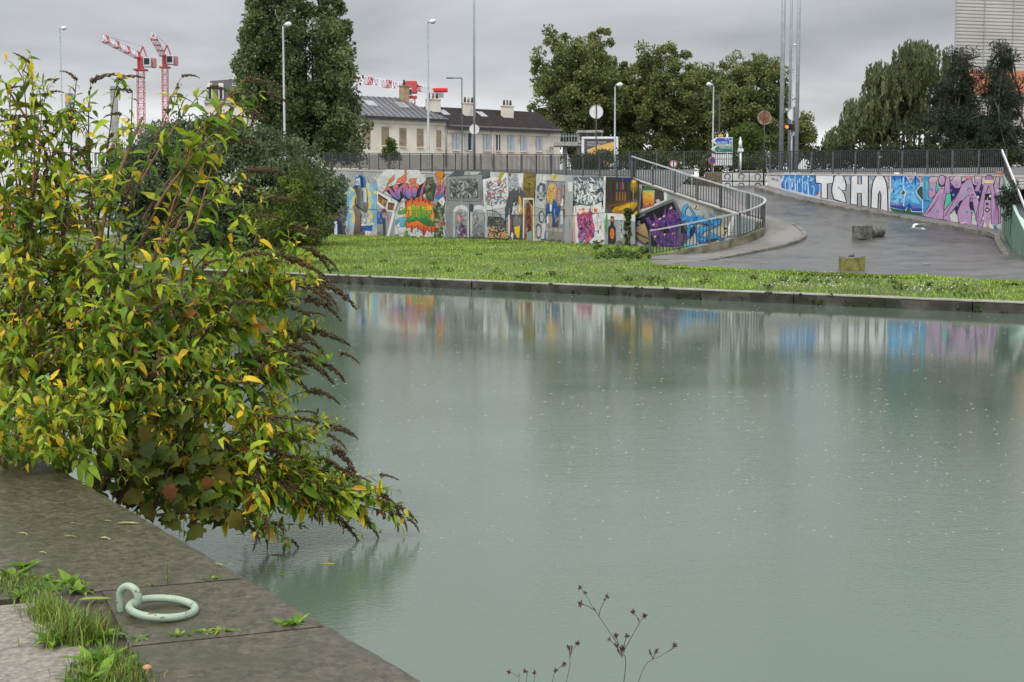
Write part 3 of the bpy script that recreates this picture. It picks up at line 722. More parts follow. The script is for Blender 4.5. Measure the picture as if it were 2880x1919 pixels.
# billboard
bbp = Pd(1687, 455, 90); bil = empty('billboard', Vector((bbp.x, bbp.y, 3.6)), 'advertising billboard in rounded white frame with a dark car on yellow', 'billboard')
s_ = 90/FPX; c = Pd(1687, 428, 90); bw, bh = 102*s_, 84*s_
fr = MB(); t_ = .16
for cx_, cz_, dx_, dz_ in ((0, bh/2-t_/2, bw, t_), (0, -bh/2+t_/2, bw, t_), (-bw/2+t_/2, 0, t_, bh-2*t_), (bw/2-t_/2, 0, t_, bh-2*t_)):
    fr.box((c.x+cx_, c.y, c.z+cz_), (dx_-.002, .3, dz_-.002), 0, .03)
fr.build('frame', M['white_paint'], bil)
b = MB(); b.cur = lin((88, 84, 92)); b.box((c.x, c.y+.02, c.z), (bw-2*t_+.01, .2, bh-2*t_+.01)); b.build('panel', M['plain'], bil)
pb = MB(); z1 = bh/2-t_; y_ = -.085
def PB(x, y): q = Pd(x, y, 90); return Vector((q.x, c.y+y_, q.z))
pb.cur = lin((224, 182, 98)); pb.add([PB(1652, 422), PB(1676, 412), PB(1731, 398), PB(1731, 466), PB(1652, 466)], [(0, 1, 2, 3, 4)])
y_ = -.088; pb.cur = lin((70, 72, 82)); pb.add([PB(1668, 452), PB(1674, 436), PB(1682, 424), PB(1692, 420), PB(1704, 420), PB(1715, 428), PB(1724, 438), PB(1727, 452)], [tuple(range(8))])
pb.cur = lin((235, 180, 60)); pb.add([PB(1672, 440), PB(1724, 440), PB(1726, 450), PB(1670, 450)], [(0, 1, 2, 3)])
y_ = -.092
for s__, x, y, hh, wd in (('NOUVELLE TOYOTA', 1651, 404, 5.5, 1.2), ('YARIS CROSS', 1650, 411, 5.0, .85), ('279€', 1650, 427, 5.5, .36)):
    text_on(pb, s__, PB(x, y), (1, 0, 0), (0, 0, 1), hh*s_, (225, 222, 225), wd)
pb.build('poster', M['plain'], bil)
for dx_ in (-bw/2+.25, bw/2-.25): MB().box((c.x+dx_, c.y+.1, (c.z-bh/2+3.6)/2), (.18, .16, c.z-bh/2-3.6), 0, .02).build('leg', M['galv'], bil)
# footbridge gantry behind it
fb = empty('footbridge', Pd(1620, 440, 112)*1, 'grey footbridge with railings and boxy cabin behind the billboard', 'footbridge'); fb.location.z = 3.6
def fbp(x, y, dy=0): q = Pd(x, y, 112); return Vector((q.x, q.y+dy, q.z))
MB().box((fbp(1610, 405)+Vector((0, 1, 0))), (100*112/FPX, 2, .32), 0, .02).build('deck', M['concrete'], fb)
for x in (1552, 1590, 1630):
    q = fbp(x, 410); MB().box((q.x, q.y+1, (q.z+3.6)/2), (.35, .5, q.z-3.6), 0, .03).build('pier', M['concrete'], fb)
for x in range(1552, 1660, 8):
    q = fbp(x, 403); MB().bar(q, q+Vector((0, 0, .75)), .05).build('baluster', M['galv'], fb)
MB().bar(fbp(1552, 383), fbp(1658, 383), .07).build('handrail', M['galv'], fb)
MB().box(fbp(1660, 387)+Vector((0, 1, 0)), (68*112/FPX, 2.2, .85), 0, .02).build('cabin', M['concrete'], fb)
MB().box(fbp(1660, 371)+Vector((0, .9, 0)), (72*112/FPX, 2.5, .2), 0, .02).build('cabin_roof', M['concrete'], fb)
for x in (1640, 1662, 1682): MB().box(fbp(x, 385)+Vector((0, -.11, 0)), (.45, .05, .55), 0, .01).build('window', M['dark_glass'], fb)

# concrete blocks barring the ramp
def block(x, ytop, D, w_, h_, d_, label, painted=True, yaw=0):
    c = Pd(x, ytop, D); root = empty('concrete_block', Vector((c.x, c.y, c.z-h_)), label, 'concrete block', 'concrete blocks across the ramp')
    MB().box((c.x, c.y+d_/2, c.z-h_/2), (w_, d_, h_-.006), yaw, .02).build('block', M['white_block'] if painted else M['brown_block'], root)
    b = MB(); rr = .15; pts = [Vector((c.x+rr*math.cos(a_), c.y-.012, c.z-h_*.5+rr*math.sin(a_))) for a_ in [R(-70)+R(300)*i/16 for i in range(17)]]
    if painted: b.tube(pts, .02, 5); b.build('painted_ring', M['black_paint'], root, True)
    if painted:
        b = MB(); b.bar((c.x-w_/2, c.y-.004, c.z-.02), (c.x+w_/2, c.y-.004, c.z-.02), .012, .04); b.bar((c.x+w_/2-.02, c.y-.004, c.z-h_), (c.x+w_/2-.02, c.y-.004, c.z), .012, .03); b.build('painted_line', M['black_paint'], root)
M['white_block'] = material('white_block', (.47, .48, .47), (.60, .61, .60), 2, .8, .15, 20, c3=(.33, .32, .29), s3=1.2, t3=.64)
M['brown_block'] = material('brown_block', (.10, .08, .055), (.19, .155, .11), 4, .85, .4, 14)
M['black_paint'] = material('black_paint', (.02, .02, .022), None, rough=.6)
wpx = 76/FPX
for r_, (yt, hh) in enumerate(((484, 25), (509, 27))):
    for i_, (x0, x1) in enumerate(((1989, 2030), (2031, 2061), (2062, 2108), (2109, 2153))):
        nm = ['upper', 'lower'][r_]
        txt = ['brown stained %s block of the roadblock at its railing end' % nm, 'narrow white %s block with black lines in the roadblock' % nm,
               'white %s block with a black ring in middle of roadblock' % nm, 'white %s block of the roadblock against the lettered wall' % nm][i_]
        block((x0+x1)/2, yt, 76, (x1-x0)*wpx, hh*wpx, .75, txt, i_ > 0)
for i_, (x0, x1, D, t_) in enumerate(((1845, 1900, 78.5, 'low white concrete block behind the ramp railing'), (1915, 1950, 77.5, 'white block covered in black tags behind ramp railing'), (1952, 1988, 77.2, 'dark slotted low block behind the ramp railing'))):
    block((x0+x1)/2, 497 if i_ else 496, D, (x1-x0)*D/FPX, .75, .6, t_, i_ < 2)
# scrap boards on top of the blocks
b = MB(); c = Pd(2110, 482, 76.2); b.box((c.x, c.y+.2, c.z+.02), (.9, .3, .03), .1); tag(b.build('plank', M['concrete']), 'pale flat board lying on top of the roadblock', 'board')
# orange traffic barrier bit & litter on the right wall ledge
b = MB(); c = Pd(2812, 489, 63.2); b.box((c.x, c.y+.1, c.z+.04), (.3, .1, .09), 0, .02); tag(b.build('orange_box', M['orange']), 'small orange plastic piece on the wall end by the handrail', 'litter')
for x0, x1, t_ in ((2517, 2531, 'short white carton on the wall ledge above the blue letters'), (2540, 2567, 'long white carton on the wall ledge above blue letters'), (2572, 2575, 'tiny white cup on the ledge above the blue letters')):
    c = Pd((x0+x1)/2, 488, 67.6); b = MB(); b.box((c.x, c.y+.08, c.z), ((x1-x0)*67.6/FPX, .12, .09), -.9, .01); tag(b.build('carton', M['white_paint']), t_, 'litter')

# ================================================================ THINGS ON THE RAMP
def ramp_pt(x, y):
    d = ray(x, y); lo, hi = 36.0, 90.0
    for _ in range(40):
        m_ = (lo+hi)/2; t = m_/d.y
        if EYE+d.z*t > ramp_z(d.x*t, m_): lo = m_
        else: hi = m_
    t = lo/d.y; return Vector((d.x*t, lo, EYE+d.z*t))
# fallen stone bollard: square foot + round shaft
p = ramp_pt(2425, 671); s_ = p.y/FPX; ang = R(38)
bo = empty('fallen_bollard', p, 'fallen stone bollard with square foot lying on the ramp', 'bollard')
ax = Vector((math.cos(ang), math.sin(ang), 0)); sd = Vector((ax.y, -ax.x, 0))
w_ = .58; foot_c = p+Vector((0, 0, w_/2-.03)); b = MB(); nseg = 5
prof = [(-.34, .9), (-.31, 1), (0, 1.02), (.28, 1), (.33, .92)]
for a_, k_ in prof:
    for i, j in ((-1, -1), (0, -1.03), (1, -1), (1.03, 0), (1, 1), (0, 1.03), (-1, 1), (-1.03, 0)):
        q = foot_c+ax*a_+sd*(i*w_/2*k_*rnd.uniform(.95, 1.03))+Vector((0, 0, j*w_/2*k_*rnd.uniform(.95, 1.02))); b.v.append(tuple(q))
for r_ in range(4):
    for i in range(8): b.f.append((r_*8+i, r_*8+(i+1) % 8, r_*8+8+(i+1) % 8, r_*8+8+i)); b.c.append(None)
b.f += [tuple(range(7, -1, -1)), tuple(32+i for i in range(8))]; b.c += [None]*2
b.build('foot', M['dark_conc'], bo)
b = MB(); rr = .27; b.tube([foot_c+ax*t+Vector((0, 0, -.0)) for t in (.28, .5, .9, 1.2, 1.3, 1.33)], [rr, rr*1.0, rr*.98, rr*.93, rr*.75, rr*.3], 18); b.build('shaft', M['dark_conc'], bo, True)
# yellow concrete stump
p = ramp_pt(2401, 762); s_ = p.y/FPX; yc = empty('concrete_stump', p, 'mossy yellow painted concrete stump with curved top at grass edge', 'stump')
b = MB(); hw = 34*s_; hh = 38*s_; n_ = 12
for i in range(n_+1):
    t = -1+2*i/n_; zt = hh*(1-.07*(1-t*t))+.03*t
    for y_, z_ in ((-.22*(1-.25*t*t), -.05), (-.22*(1-.25*t*t), zt), (.25*(1-.3*t*t), zt+.05), (.25*(1-.3*t*t), -.05)): b.v.append((p.x+t*hw, p.y+.25+y_, p.z+z_))
for i in range(n_):
    for j in range(4): b.f.append((i*4+j, i*4+4+j, i*4+4+(j+1) % 4, i*4+(j+1) % 4)); b.c.append(None)
b.f += [(0, 1, 2, 3), tuple(n_*4+3-j for j in range(4))]; b.c += [None]*2
b.build('body', M['yellow_conc'], yc)
b = MB()
for i in range(n_+1):
    t = -1+2*i/n_; zt = hh*(1-.07*(1-t*t))+.03*t
    b.v += [(p.x+t*hw*1.0, p.y+.25-.21*(1-.25*t*t), p.z+zt+.004), (p.x+t*hw, p.y+.25+.24*(1-.3*t*t), p.z+zt+.056)]
b.f = [(i*2, i*2+2, i*2+3, i*2+1) for i in range(n_)]; b.c = [None]*n_; b.build('top_face', M['dark_conc'], yc)
b = MB(); q = Vector((p.x, p.y+.3, p.z+hh*.9)); b.tube([q+Vector((-.06, 0, -.05)), q+Vector((-.02, 0, .06)), q+Vector((.04, 0, .09)), q+Vector((.06, 0, .14))], [.09, .08, .045, .02], 7); b.build('metal_stub', M['fence'], yc)
# white gull gliding low over the ramp
p = Pd(2580, 643, 50.5); gu = empty('gull', p, 'white gull gliding low with wings spread over the wet ramp', 'bird')
b = MB(); b.tube([p+Vector((x_, 0, z_)) for x_, z_ in ((-.2, .03), (-.15, .045), (-.05, .03), (.08, .0), (.2, -.02), (.3, -.03))], [.015, .045, .06, .065, .035, .008], 10); b.build('body', material('feather', (.72, .72, .72), (.82, .82, .82), 8, .7), gu, True)
fm = bpy.data.materials['feather']; fg = material('feather_grey', (.38, .40, .42), (.55, .57, .58), 8, .7)
for sgn, m_ in ((-1, fg), (1, fm)):
    b = MB(); outl = [(-.1, 0), (-.13, .18), (-.05, .38), (.06, .6), (.16, .62), (.12, .4), (.14, .2), (.13, 0)]
    n_ = len(outl); b.v = [tuple(p+Vector((x_, sgn*y_*.75, .05+.13*math.sin(y_*2.4)-x_*.08))) for x_, y_ in outl]+[tuple(p+Vector((x_, sgn*y_*.75, .03+.13*math.sin(y_*2.4)-x_*.08))) for x_, y_ in outl]
    b.f = [tuple(range(n_)), tuple(range(2*n_-1, n_-1, -1))]+[(i, i+n_, (i+1) % n_+n_, (i+1) % n_) for i in range(n_)]; b.c = [None]*len(b.f); b.build('wing', m_, gu)
b = MB(); b.tube([p+Vector((-.2, 0, .028)), p+Vector((-.25, 0, .018))], [.012, .003], 6); b.build('beak', M['orange'], gu)
# litter specks on the asphalt
for i_, (x, y, t_) in enumerate(((2606, 746, 'pale scrap lying on the asphalt near the clover'), (2712, 636, 'crushed white paper on the footway under lilac mural'))):
    q = ramp_pt(x, y); b = MB()
    for k_ in range(4): b.box((q.x+rnd.uniform(-.08, .08), q.y+rnd.uniform(-.08, .08), q.z+.03+(.1 if i_ else 0)), (.14, .1, .04), rnd.uniform(0, 3), .01)
    tag(b.build('litter', M['white_paint'] if i_ else M['concrete']), t_, 'litter')

# ================================================================ BUILDINGS
FQ = Vector((Pd(1256, 400, 140).x, 140, 0)); fa = R(54.5)
fdir = Vector((math.sin(fa), math.cos(fa), 0)); fnrm = Vector((fdir.y, -fdir.x, 0))     # out of the facade, to the camera
def on_facade(x, y, off=0):
    d = ray(x, y); p0 = FQ+fnrm*off; t = fnrm.dot(p0-Vector((0, 0, EYE)))/fnrm.dot(d); return Vector((0, 0, EYE))+d*t
def fs(x): q = on_facade(x, 400); return (q-FQ).dot(fdir)
def F(s_, w_, z): return FQ+fdir*s_-fnrm*w_+Vector((0, 0, z))       # w_ = depth into the building
def house(name, s0, s1, zeave, zridge, depth, wallm, roofm, label, gz=3.6, hip=0):
    root = empty(name, F((s0+s1)/2, depth/2, gz), label, 'house')
    b = MB(); o = F(s0, 0, 0); L_ = s1-s0
    b.prism([(0, gz), (depth, gz), (depth, zeave), (depth/2, zridge-.1) if not hip else (depth/2, zeave), (0, zeave)], o, -fnrm, (0, 0, 1), fdir*L_); b.build('wall', wallm, root)
    for sd in (0, 1):
        b = MB(); w0 = -.35 if sd == 0 else depth+.35; ze = zeave-.35*(zridge-zeave)/(depth/2)
        A_ = [F(s0-.1, w0, ze), F(s1+.1, w0, ze), F(s1+.1-hip, depth/2, zridge), F(s0-.1, depth/2, zridge)]
        b.add(A_+[p+Vector((0, 0, .12)) for p in A_], [(3, 2, 1, 0), (4, 5, 6, 7), (0, 1, 5, 4), (1, 2, 6, 5), (2, 3, 7, 6), (3, 0, 4, 7)]); rf = b.build('roof', roofm, root)
        if sd == 0: roof = rf
    if hip:
        b = MB(); ze = zeave-.35*(zridge-zeave)/(depth/2)+.1; b.add([F(s1+.12, -.37, ze), F(s1+.12, depth+.37, ze), F(s1+.12-hip, depth/2, zridge+.12)], [(0, 1, 2)]); b.build('roof_hip', roofm, root)
    MB().bar(F(s0-.1, -.42, zeave-.2), F(s1+.1, -.42, zeave-.2), .18, .2).build('gutter', M['fence'], root)
    MB().bar(F(s0, -.06, zeave-.55), F(s1, -.06, zeave-.55), .12, .28).build('cornice', wallm, root)
    return root, roof
def roof_pt(s_, k, zeave, zridge, depth, lift=.14): return F(s_, depth/2*k, zeave+(zridge-zeave)*k+lift)
s_l, s_m, s_r = fs(930), 0.0, fs(1575)
E1, R1_, DP = 11.75, 13.75, 8.0
h1, roof1 = house('cream_house', s_l, s_m-.05, E1, R1_, DP, M['cream'], M['zinc'], 'cream house with zinc roof and bricked up windows', hip=3.0)
k_ = s_l
while k_ < s_m:
    kt = min(1, max(.05, (s_m-k_)/3.0)); MB().bar(roof_pt(k_, -.07, E1, R1_, DP, .15), roof_pt(k_, kt, E1, R1_, DP, .15), .06, .09).build('roof_seam', M['zinc'], roof1); k_ += .62
for x0, x1, yt, yb in ((1019, 1042, 355, 406), (1073, 1094, 357, 408), (1123, 1143, 360, 411), (1172, 1191, 362, 413), (1227, 1241, 366, 415)):
    a, b_, c_, d_ = on_facade(x0, yb+.5), on_facade(x1, yb+1.5), on_facade(x1, yt+1), on_facade(x0, yt)
    m = MB(); fr_ = [p+fnrm*.02 for p in (a, b_, c_, d_)]; m.add(fr_+[p-fnrm*.1 for p in fr_], [(0, 1, 2, 3), (0, 4, 5, 1), (1, 5, 6, 2), (2, 6, 7, 3), (3, 7, 4, 0)]); wn = m.build('window_infill', M['brick_fill'], h1)
    MB().bar(a+fnrm*.06-Vector((0, 0, .06)), b_+fnrm*.06-Vector((0, 0, .06)), .16, .1).build('sill', M['cream2'], wn)
def skylight(parent, s_, k, ze, zr, w_=1.1, hk=.26, mt=None):
    up_ = (roof_pt(s_, 1, ze, zr, DP)-roof_pt(s_, 0, ze, zr, DP)).normalized(); o = roof_pt(s_, k, ze, zr, DP, .22); nrm = fdir.cross(up_).normalized()
    m = MB(); hh = 1.25
    m.add([o, o+fdir*w_, o+fdir*w_+up_*hh, o+up_*hh]+[q-Vector((0, 0, .2)) for q in (o, o+fdir*w_, o+fdir*w_+up_*hh, o+up_*hh)], [(0, 1, 2, 3), (0, 4, 5, 1), (1, 5, 6, 2), (2, 6, 7, 3), (3, 7, 4, 0)])
    m.build('skylight', mt or M['skylight'], parent)
M['skylight'] = material('skylight', (.26, .265, .27), (.36, .365, .37), 1, .25)
skylight(roof1, fs(1062), .42, E1, R1_); skylight(roof1, fs(1152), .42, E1, R1_)
E2, R2_ = 11.1, 13.05
h2, roof2 = house('cream_house', s_m+.05, s_r, E2, R2_, DP, M['cream2'], M['tile'], 'cream terrace with tiled roof and pale blue shutters')
for i in range(22):
    kk = (i+.3)/22
    MB().bar(roof_pt(.05, kk, E2, R2_, DP, .16), roof_pt(s_r, kk, E2, R2_, DP, .16), .1, .07).build('tile_course', M['tile'], roof2)
def chimney(parent, s_, k, ze, zr, w_, h_, mt, pots=3, d_=.6):
    o = roof_pt(s_, k, ze, zr, DP, -.3); c = o+Vector((0, 0, h_/2))
    rz = math.atan2(fdir.y, fdir.x); m = MB(); m.box(c, (w_, d_, h_), rz, .03); ch = m.build('chimney', mt, parent)
    MB().box(c+Vector((0, 0, h_/2+.06)), (w_+.14, d_+.14, .12), rz).build('chimney_cap', mt, ch)
    for i in range(pots):
        q = c+fdir*((i-(pots-1)/2)*w_/pots)+Vector((0, 0, h_/2+.12)); MB().tube([q, q+Vector((0, 0, .55))], [.13, .1], 8).build('chimney_pot', M['rust'] if i % 2 else M['fence'], ch, True)
M['chim_tan'] = material('chim_tan', (.30, .19, .10), (.46, .34, .22), 1.5, .85)
chimney(roof1, fs(1192), .9, E1, R1_, .7, 1.7, M['chim_tan'], 1, .8)
chimney(roof2, fs(1229)+1.4, .72, E2, R2_, 1.4, 1.55, M['cream2'], 3)
chimney(roof2, fs(1357), .62, E2, R2_, 1.3, 1.5, M['cream2'], 3)
chimney(roof2, fs(1464), .58, E2, R2_, 1.2, 1.5, M['cream2'], 3)
for x in (1281, 1388): skylight(roof2, fs(x), .52, E2, R2_, .8)
for x, w_, kind in ((1282, 18, 's'), (1320, 8, 'o'), (1368, 19, 's'), (1401, 11, 'd'), (1436, 17, 's'), (1472, 17, 's'), (1516, 17, 's')):
    m = MB(); yt = 375+(x-1282)*.04; yb = 423+(x-1282)*.012
    def rect(mb, xa, xb, off, dp=.08):
        pts = [on_facade(xa, yb)+fnrm*off, on_facade(xb, yb)+fnrm*off, on_facade(xb, yt)+fnrm*off, on_facade(xa, yt)+fnrm*off]
        mb.add(pts+[p-fnrm*dp for p in pts], [(0, 1, 2, 3), (0, 4, 5, 1), (1, 5, 6, 2), (2, 6, 7, 3), (3, 7, 4, 0)])
    rect(m, x-w_/2, x+w_/2, .03, .2); wn = m.build('window', M['dark_glass'], h2)
    if kind == 's':
        for a_, b__ in ((x-w_/2, x-.6), (x+.6, x+w_/2)): m = MB(); rect(m, a_, b__, .09, .05); m.build('shutter', M['shutter'], wn)
    if kind == 'o':
        for a_, b__ in ((x-13, x-5), (x+5, x+14)): m = MB(); rect(m, a_, b__, .11, .05); m.build('shutter', M['shutter'], wn)
    if kind == 'd':
        m = MB(); rect(m, x-1.2, x+1.2, .06, .03); m.build('curtain', M['white_paint'], wn)
    MB().bar(on_facade(x-w_/2-1, yb+1)+fnrm*.08, on_facade(x+w_/2+1, yb+1)+fnrm*.08, .2, .1).build('sill', M['cream2'], wn)
MB().tube([on_facade(1383, 366)+fnrm*.1, on_facade(1383, 470)+fnrm*.1], .07, 8).build('drainpipe', M['cream'], h2, True)
MB().tube([on_facade(1253, 342)+fnrm*.1, on_facade(1253, 470)+fnrm*.1], .07, 8).build('drainpipe', M['galv'], h2, True)

# slate dark gable box behind the zinc roof
p = Pd(1005, 260, 175); b = MB(); b.box((p.x-3, p.y+4, 9.5), (7, 8, 13.5), .3); tag(b.build('dark_block', material('slate', (.07, .075, .085), (.10, .105, .115), 1, .6)), 'dark slate block rising behind the zinc roof', 'building')
# mansard house left of the poplar
D_ = 150; s_ = D_/FPX; p = Pd(640, 300, D_)
mh = empty('mansard_house', Vector((p.x+3, p.y+4, 3.6)), 'pale mansard roofed house half hidden by the poplar', 'house')
def mp(x, y, w_=0): q = Pd(x, y, D_); return Vector((q.x, q.y+w_, q.z))
b = MB(); b.prism([(0, 3.6), (15, 3.6), (15, mp(575, 288).z), (0, mp(575, 288).z)], Vector((mp(575, 288).x, D_, 0)), (1, 0, 0), (0, 0, 1), (0, 9, 0)); b.build('wall', M['brickpale'] if 'brickpale' in M else M['cream2'], mh)
b = MB(); zc = mp(0, 284).z; zt = mp(0, 228).z; zr_ = mp(0, 215).z; x0 = mp(577, 288).x
b.prism([(0, zc), (15, zc), (14.4, zt), (7, zr_), (.6, zt)], Vector((x0, D_-.05, 0)), (1, 0, 0), (0, 0, 1), (0, 9, 0)); b.build('mansard_roof', M['zinc'], mh)
MB().bar(mp(574, 287, -.1), mp(720, 287, -.1), .3, .25).build('cornice', M['concrete'], mh)
for x in (592, 623, 662, 695):
    w = MB().box(mp(x, 258, -.1), (14*s_, .4, 44*s_), 0, .05).build('dormer', M['cream2'], mh)
    MB().box(mp(x, 262, -.33), (7*s_, .08, 32*s_), 0, .01).build('window', M['dark_glass'], w)
ch = MB().box(mp(668, 208, 3), (52*s_, 1, 1.9), 0, .05).build('chimney', M['cream2'], mh)
MB().box(mp(668, 193.5, 3), (56*s_, 1.2, .15)).build('chimney_cap', M['concrete'], ch)
for x in (657, 664, 671): MB().tube([mp(x, 193, 3), mp(x, 184, 3)], .16, 8).build('chimney_pot', M['rust'], ch, True)
MB().tube([mp(639, 193, 3), mp(639, 172, 3)], .03, 5).build('aerial', M['fence'], mh)

# grey clad block at the right edge
D_ = 125; p0 = Pd(2681, 300, D_); gb = empty('clad_building', Vector((p0.x+12, D_+8, 3.6)), 'tall grey ribbed metal building with orange base band behind the pine', 'building')
b = MB(); zt = Pd(2681, -130, D_).z; xl = p0.x
prof_ = []; z_ = 3.6; i = 0
while z_ < zt: prof_ += [(0, z_), (.0, z_+.15), (.07, z_+.18), (.07, z_+.27)]; z_ += .30
vs = []
for y_, z__ in prof_: vs += [(xl+.0, D_+y_, z__), (xl+26, D_+6+y_, z__)]
b.add(vs, [(i*2, i*2+1, i*2+3, i*2+2) for i in range(len(prof_)-1)]); b.build('ribbed_cladding', M['cladding'], gb)
b = MB(); b.prism([(0.05, .12), (26, 6.12), (34, 20), (6.5, 18)], Vector((xl, D_, 3.6)), (1, 0, 0), (0, 1, 0), (0, 0, zt-3.6)); b.build('core', M['cladding'], gb)
for x in (2680, 2768, 2856): q = Pd(x, 300, D_); d_ = (q.x-xl)/26*6; MB().bar((q.x, D_+d_-.05, 3.6), (q.x, D_+d_-.05, zt), .06).build('panel_joint', M['galv'], gb)
za, zb_ = Pd(0, 262, D_).z, Pd(0, 196, D_).z
b = MB(); b.add([(xl+.6, D_-.1+.15, za), (xl+26, D_+5.9, za), (xl+26, D_+5.9, zb_), (xl+.6, D_-.1+.15, zb_)], [(0, 1, 2, 3)])
b.add([(xl+.6, D_+.1, za), (xl+26, D_+6.0, za), (xl+26, D_+6.0, zb_), (xl+.6, D_+.1, zb_)], [(3, 2, 1, 0), ]); b.build('orange_band', M['orange'], gb)
# slender concrete pillars and sign stack on the left
for x0, x1, yt, D_, t_ in ((311, 329, 242, 92, 'square grey concrete pillar below the left crane'), (239, 250, 370, 95, 'short grey concrete pillar beside the dark tree')):
    p = Pd((x0+x1)/2, yt, D_); b = MB(); w_ = (x1-x0)*D_/FPX; b.box((p.x, p.y, (p.z+3.6)/2), (w_, w_, p.z-3.6), .15, .03); o = b.build('pillar', M['pillar'] if 'pillar' in M else M['concrete']); tag(o, t_, 'pillar')
ss = empty('sign_stack', Vector((Pd(196, 300, 96).x, 96, 4.8)), 'stack of grey arrow boards seen from behind on a post', 'road sign')
for y0, y1 in ((262, 283), (285, 306), (308, 330), (344, 360)):
    o = Pd(183, (y0+y1)/2, 96); s_ = 96/FPX; h = (y1-y0)*s_; b = MB(); b.prism([(0, -h/2), (22*s_, -h/2), (29*s_, 0), (22*s_, h/2), (0, h/2)], o, (1, 0, 0), (0, 0, 1), (0, .06, 0)); b.build('arrow_board', M['galv'], ss)
    MB().bar(o+Vector((.25, -.03, h*.3)), o+Vector((.5, -.03, h*.3)), .03).build('bracket', M['fence'], ss)
MB().tube([Vector((Pd(196, 300, 96).x, 96.12, 4.8)), Pd(196, 248, 96.12)], .08, 8).build('post', M['galv'], ss, True)

# ================================================================ CRANES
def lattice(mb, a, b, wd, n, colf, tri=False, r=.09, up=(0, 0, 1)):
    a = Vector(a); b = Vector(b); t = (b-a).normalized(); u = t.cross(Vector(up))
    if u.length < .1: u = Vector((1, 0, 0))
    u.normalize(); v = u.cross(t).normalized()
    offs = [u*(-wd/2)-v*(wd/2), u*(wd/2)-v*(wd/2), v*(wd/2)] if tri else [u*(i*wd/2)+v*(j*wd/2) for i, j in ((-1, -1), (1, -1), (1, 1), (-1, 1))]
    m = len(offs)
    for i in range(n):
        p, q = a.lerp(b, i/n), a.lerp(b, (i+1)/n); mb.cur = colf(i/n)
        for j in range(m):
            mb.bar(p+offs[j], q+offs[j], r*1.6); o2 = offs[(j+1) % m]
            mb.bar(p+offs[j], q+o2 if i % 2 else q+offs[j], r) if False else None
            mb.bar((p+offs[j]) if i % 2 else (p+o2), (q+o2) if i % 2 else (q+offs[j]), r)
            mb.bar(p+offs[j], p+o2, r)
RED, WHT = lin((190, 74, 80)), lin((222, 222, 225))
def luffing_crane(xt, ytop, D, jx, jy, xw, label):
    s_ = D/FPX; base = Pd(xt, 430, D); base.z = 3.6; top = Pd(xt, ytop, D); root = empty('tower_crane', base, label, 'crane', 'red tower cranes')
    wd = xw*s_*.8; b = MB(); lattice(b, base, top, wd, 26, lambda t: RED, r=.075); b.build('tower', M['plain'], root)
    b = MB(); b.cur = RED; b.box(top+Vector((0, 0, .3)), (wd*1.9, wd*1.9, .35)); b.box(top+Vector((0, 0, 1.9)), (wd*.85, wd*.85, 2.9), 0, .1); b.build('slewing_unit', M['plain'], root)
    c = top+Vector((wd*1.2, -.4, 2.0)); b = MB(); b.cur = lin((190, 195, 198)); b.box(c, (1.7, 1.7, 2.2), 0, .1); b.build('cab', M['plain'], root)
    MB().box(c+Vector((-.05, -.87, .15)), (1.2, .06, 1.4)).build('cab_window', M['dark_glass'], root)
    b = MB(); b.cur = lin((178, 120, 116)); b.box(top+Vector((wd*2.0, .3, 1.9)), (1.0, 1.4, 2.2), 0, .1); b.build('counterweight', M['plain'], root)
    ft = top+Vector((-.3, 0, 3.6)); tip = Pd(jx, jy, D-12); b = MB()
    lattice(b, ft, tip, 1.5, 22, lambda t: RED if int(t*11) % 3 == 0 else WHT, True, .085); b.build('jib', M['plain'], root)
    ap = top+Vector((.6, 0, 5.6)); b = MB(); b.cur = RED; b.bar(top+Vector((-.6, .4, 3.2)), ap, .25); b.bar(top+Vector((1.4, .4, 3.2)), ap, .25); b.build('apex_frame', M['plain'], root)
    MB().bar(ap, ft.lerp(tip, .8)+Vector((0, 0, .8)), .05).build('stay_cable', M['fence'], root)
luffing_crane(396, 201, 330, 284, 103, 22, 'red and white crane with shallow slanting jib')
luffing_crane(464, 194, 345, 430, 95, 18, 'red crane with steep upright jib')
D_ = 300; s_ = D_/FPX
fc = empty('tower_crane', Vector((Pd(1156, 300, D_).x, D_, 3.6)), 'red flat topped crane behind the zinc roof', 'crane', 'red tower cranes')
top = Pd(1156, 276, D_); base = Vector((top.x, top.y, 3.6)); b = MB(); lattice(b, base, top, 1.6, 18, lambda t: RED); b.build('tower', M['plain'], fc)
b = MB(); lattice(b, Pd(1148, 246, D_), Pd(900, 206, D_+30), 1.5, 30, lambda t: RED if int(t*15+.5) % 3 == 0 else WHT, True, .11); b.build('jib', M['plain'], fc)
b = MB(); b.cur = RED; b.box(Pd(1157, 246, D_), (2.4, 1.6, 2.6), 0, .15); b.box(Pd(1155, 274, D_), (2.6, 1.8, .5)); b.bar(Pd(1150, 236, D_), Pd(1177, 242, D_), .5); b.build('slewing_unit', M['plain'], fc)
b = MB(); b.cur = WHT; b.box(Pd(1153, 259, D_-1), (.9, 1.2, 1.3), 0, .1); b.build('cab', M['plain'], fc); MB().box(Pd(1153, 258, D_-1.7), (.7, .1, 1)).build('cab_window', M['dark_glass'], fc)
b = MB(); b.cur = RED; lattice(b, Pd(1165, 248, D_), Pd(1222, 255, D_), 1.0, 8, lambda t: RED if t < .3 else WHT, False, .1); b.build('counter_jib', M['plain'], fc)
b = MB(); b.cur = lin((215, 40, 48)); b.box(Pd(1239, 254, D_), (40*s_, 1.5, 11*s_), 0, .15); b.build('machinery_box', M['plain'], fc)
for i in range(5): MB().box(Pd(1225+i*5, 268, D_), (4*s_, 1.1, 13*s_), 0, .04).build('ballast_block', M['concrete'], fc)

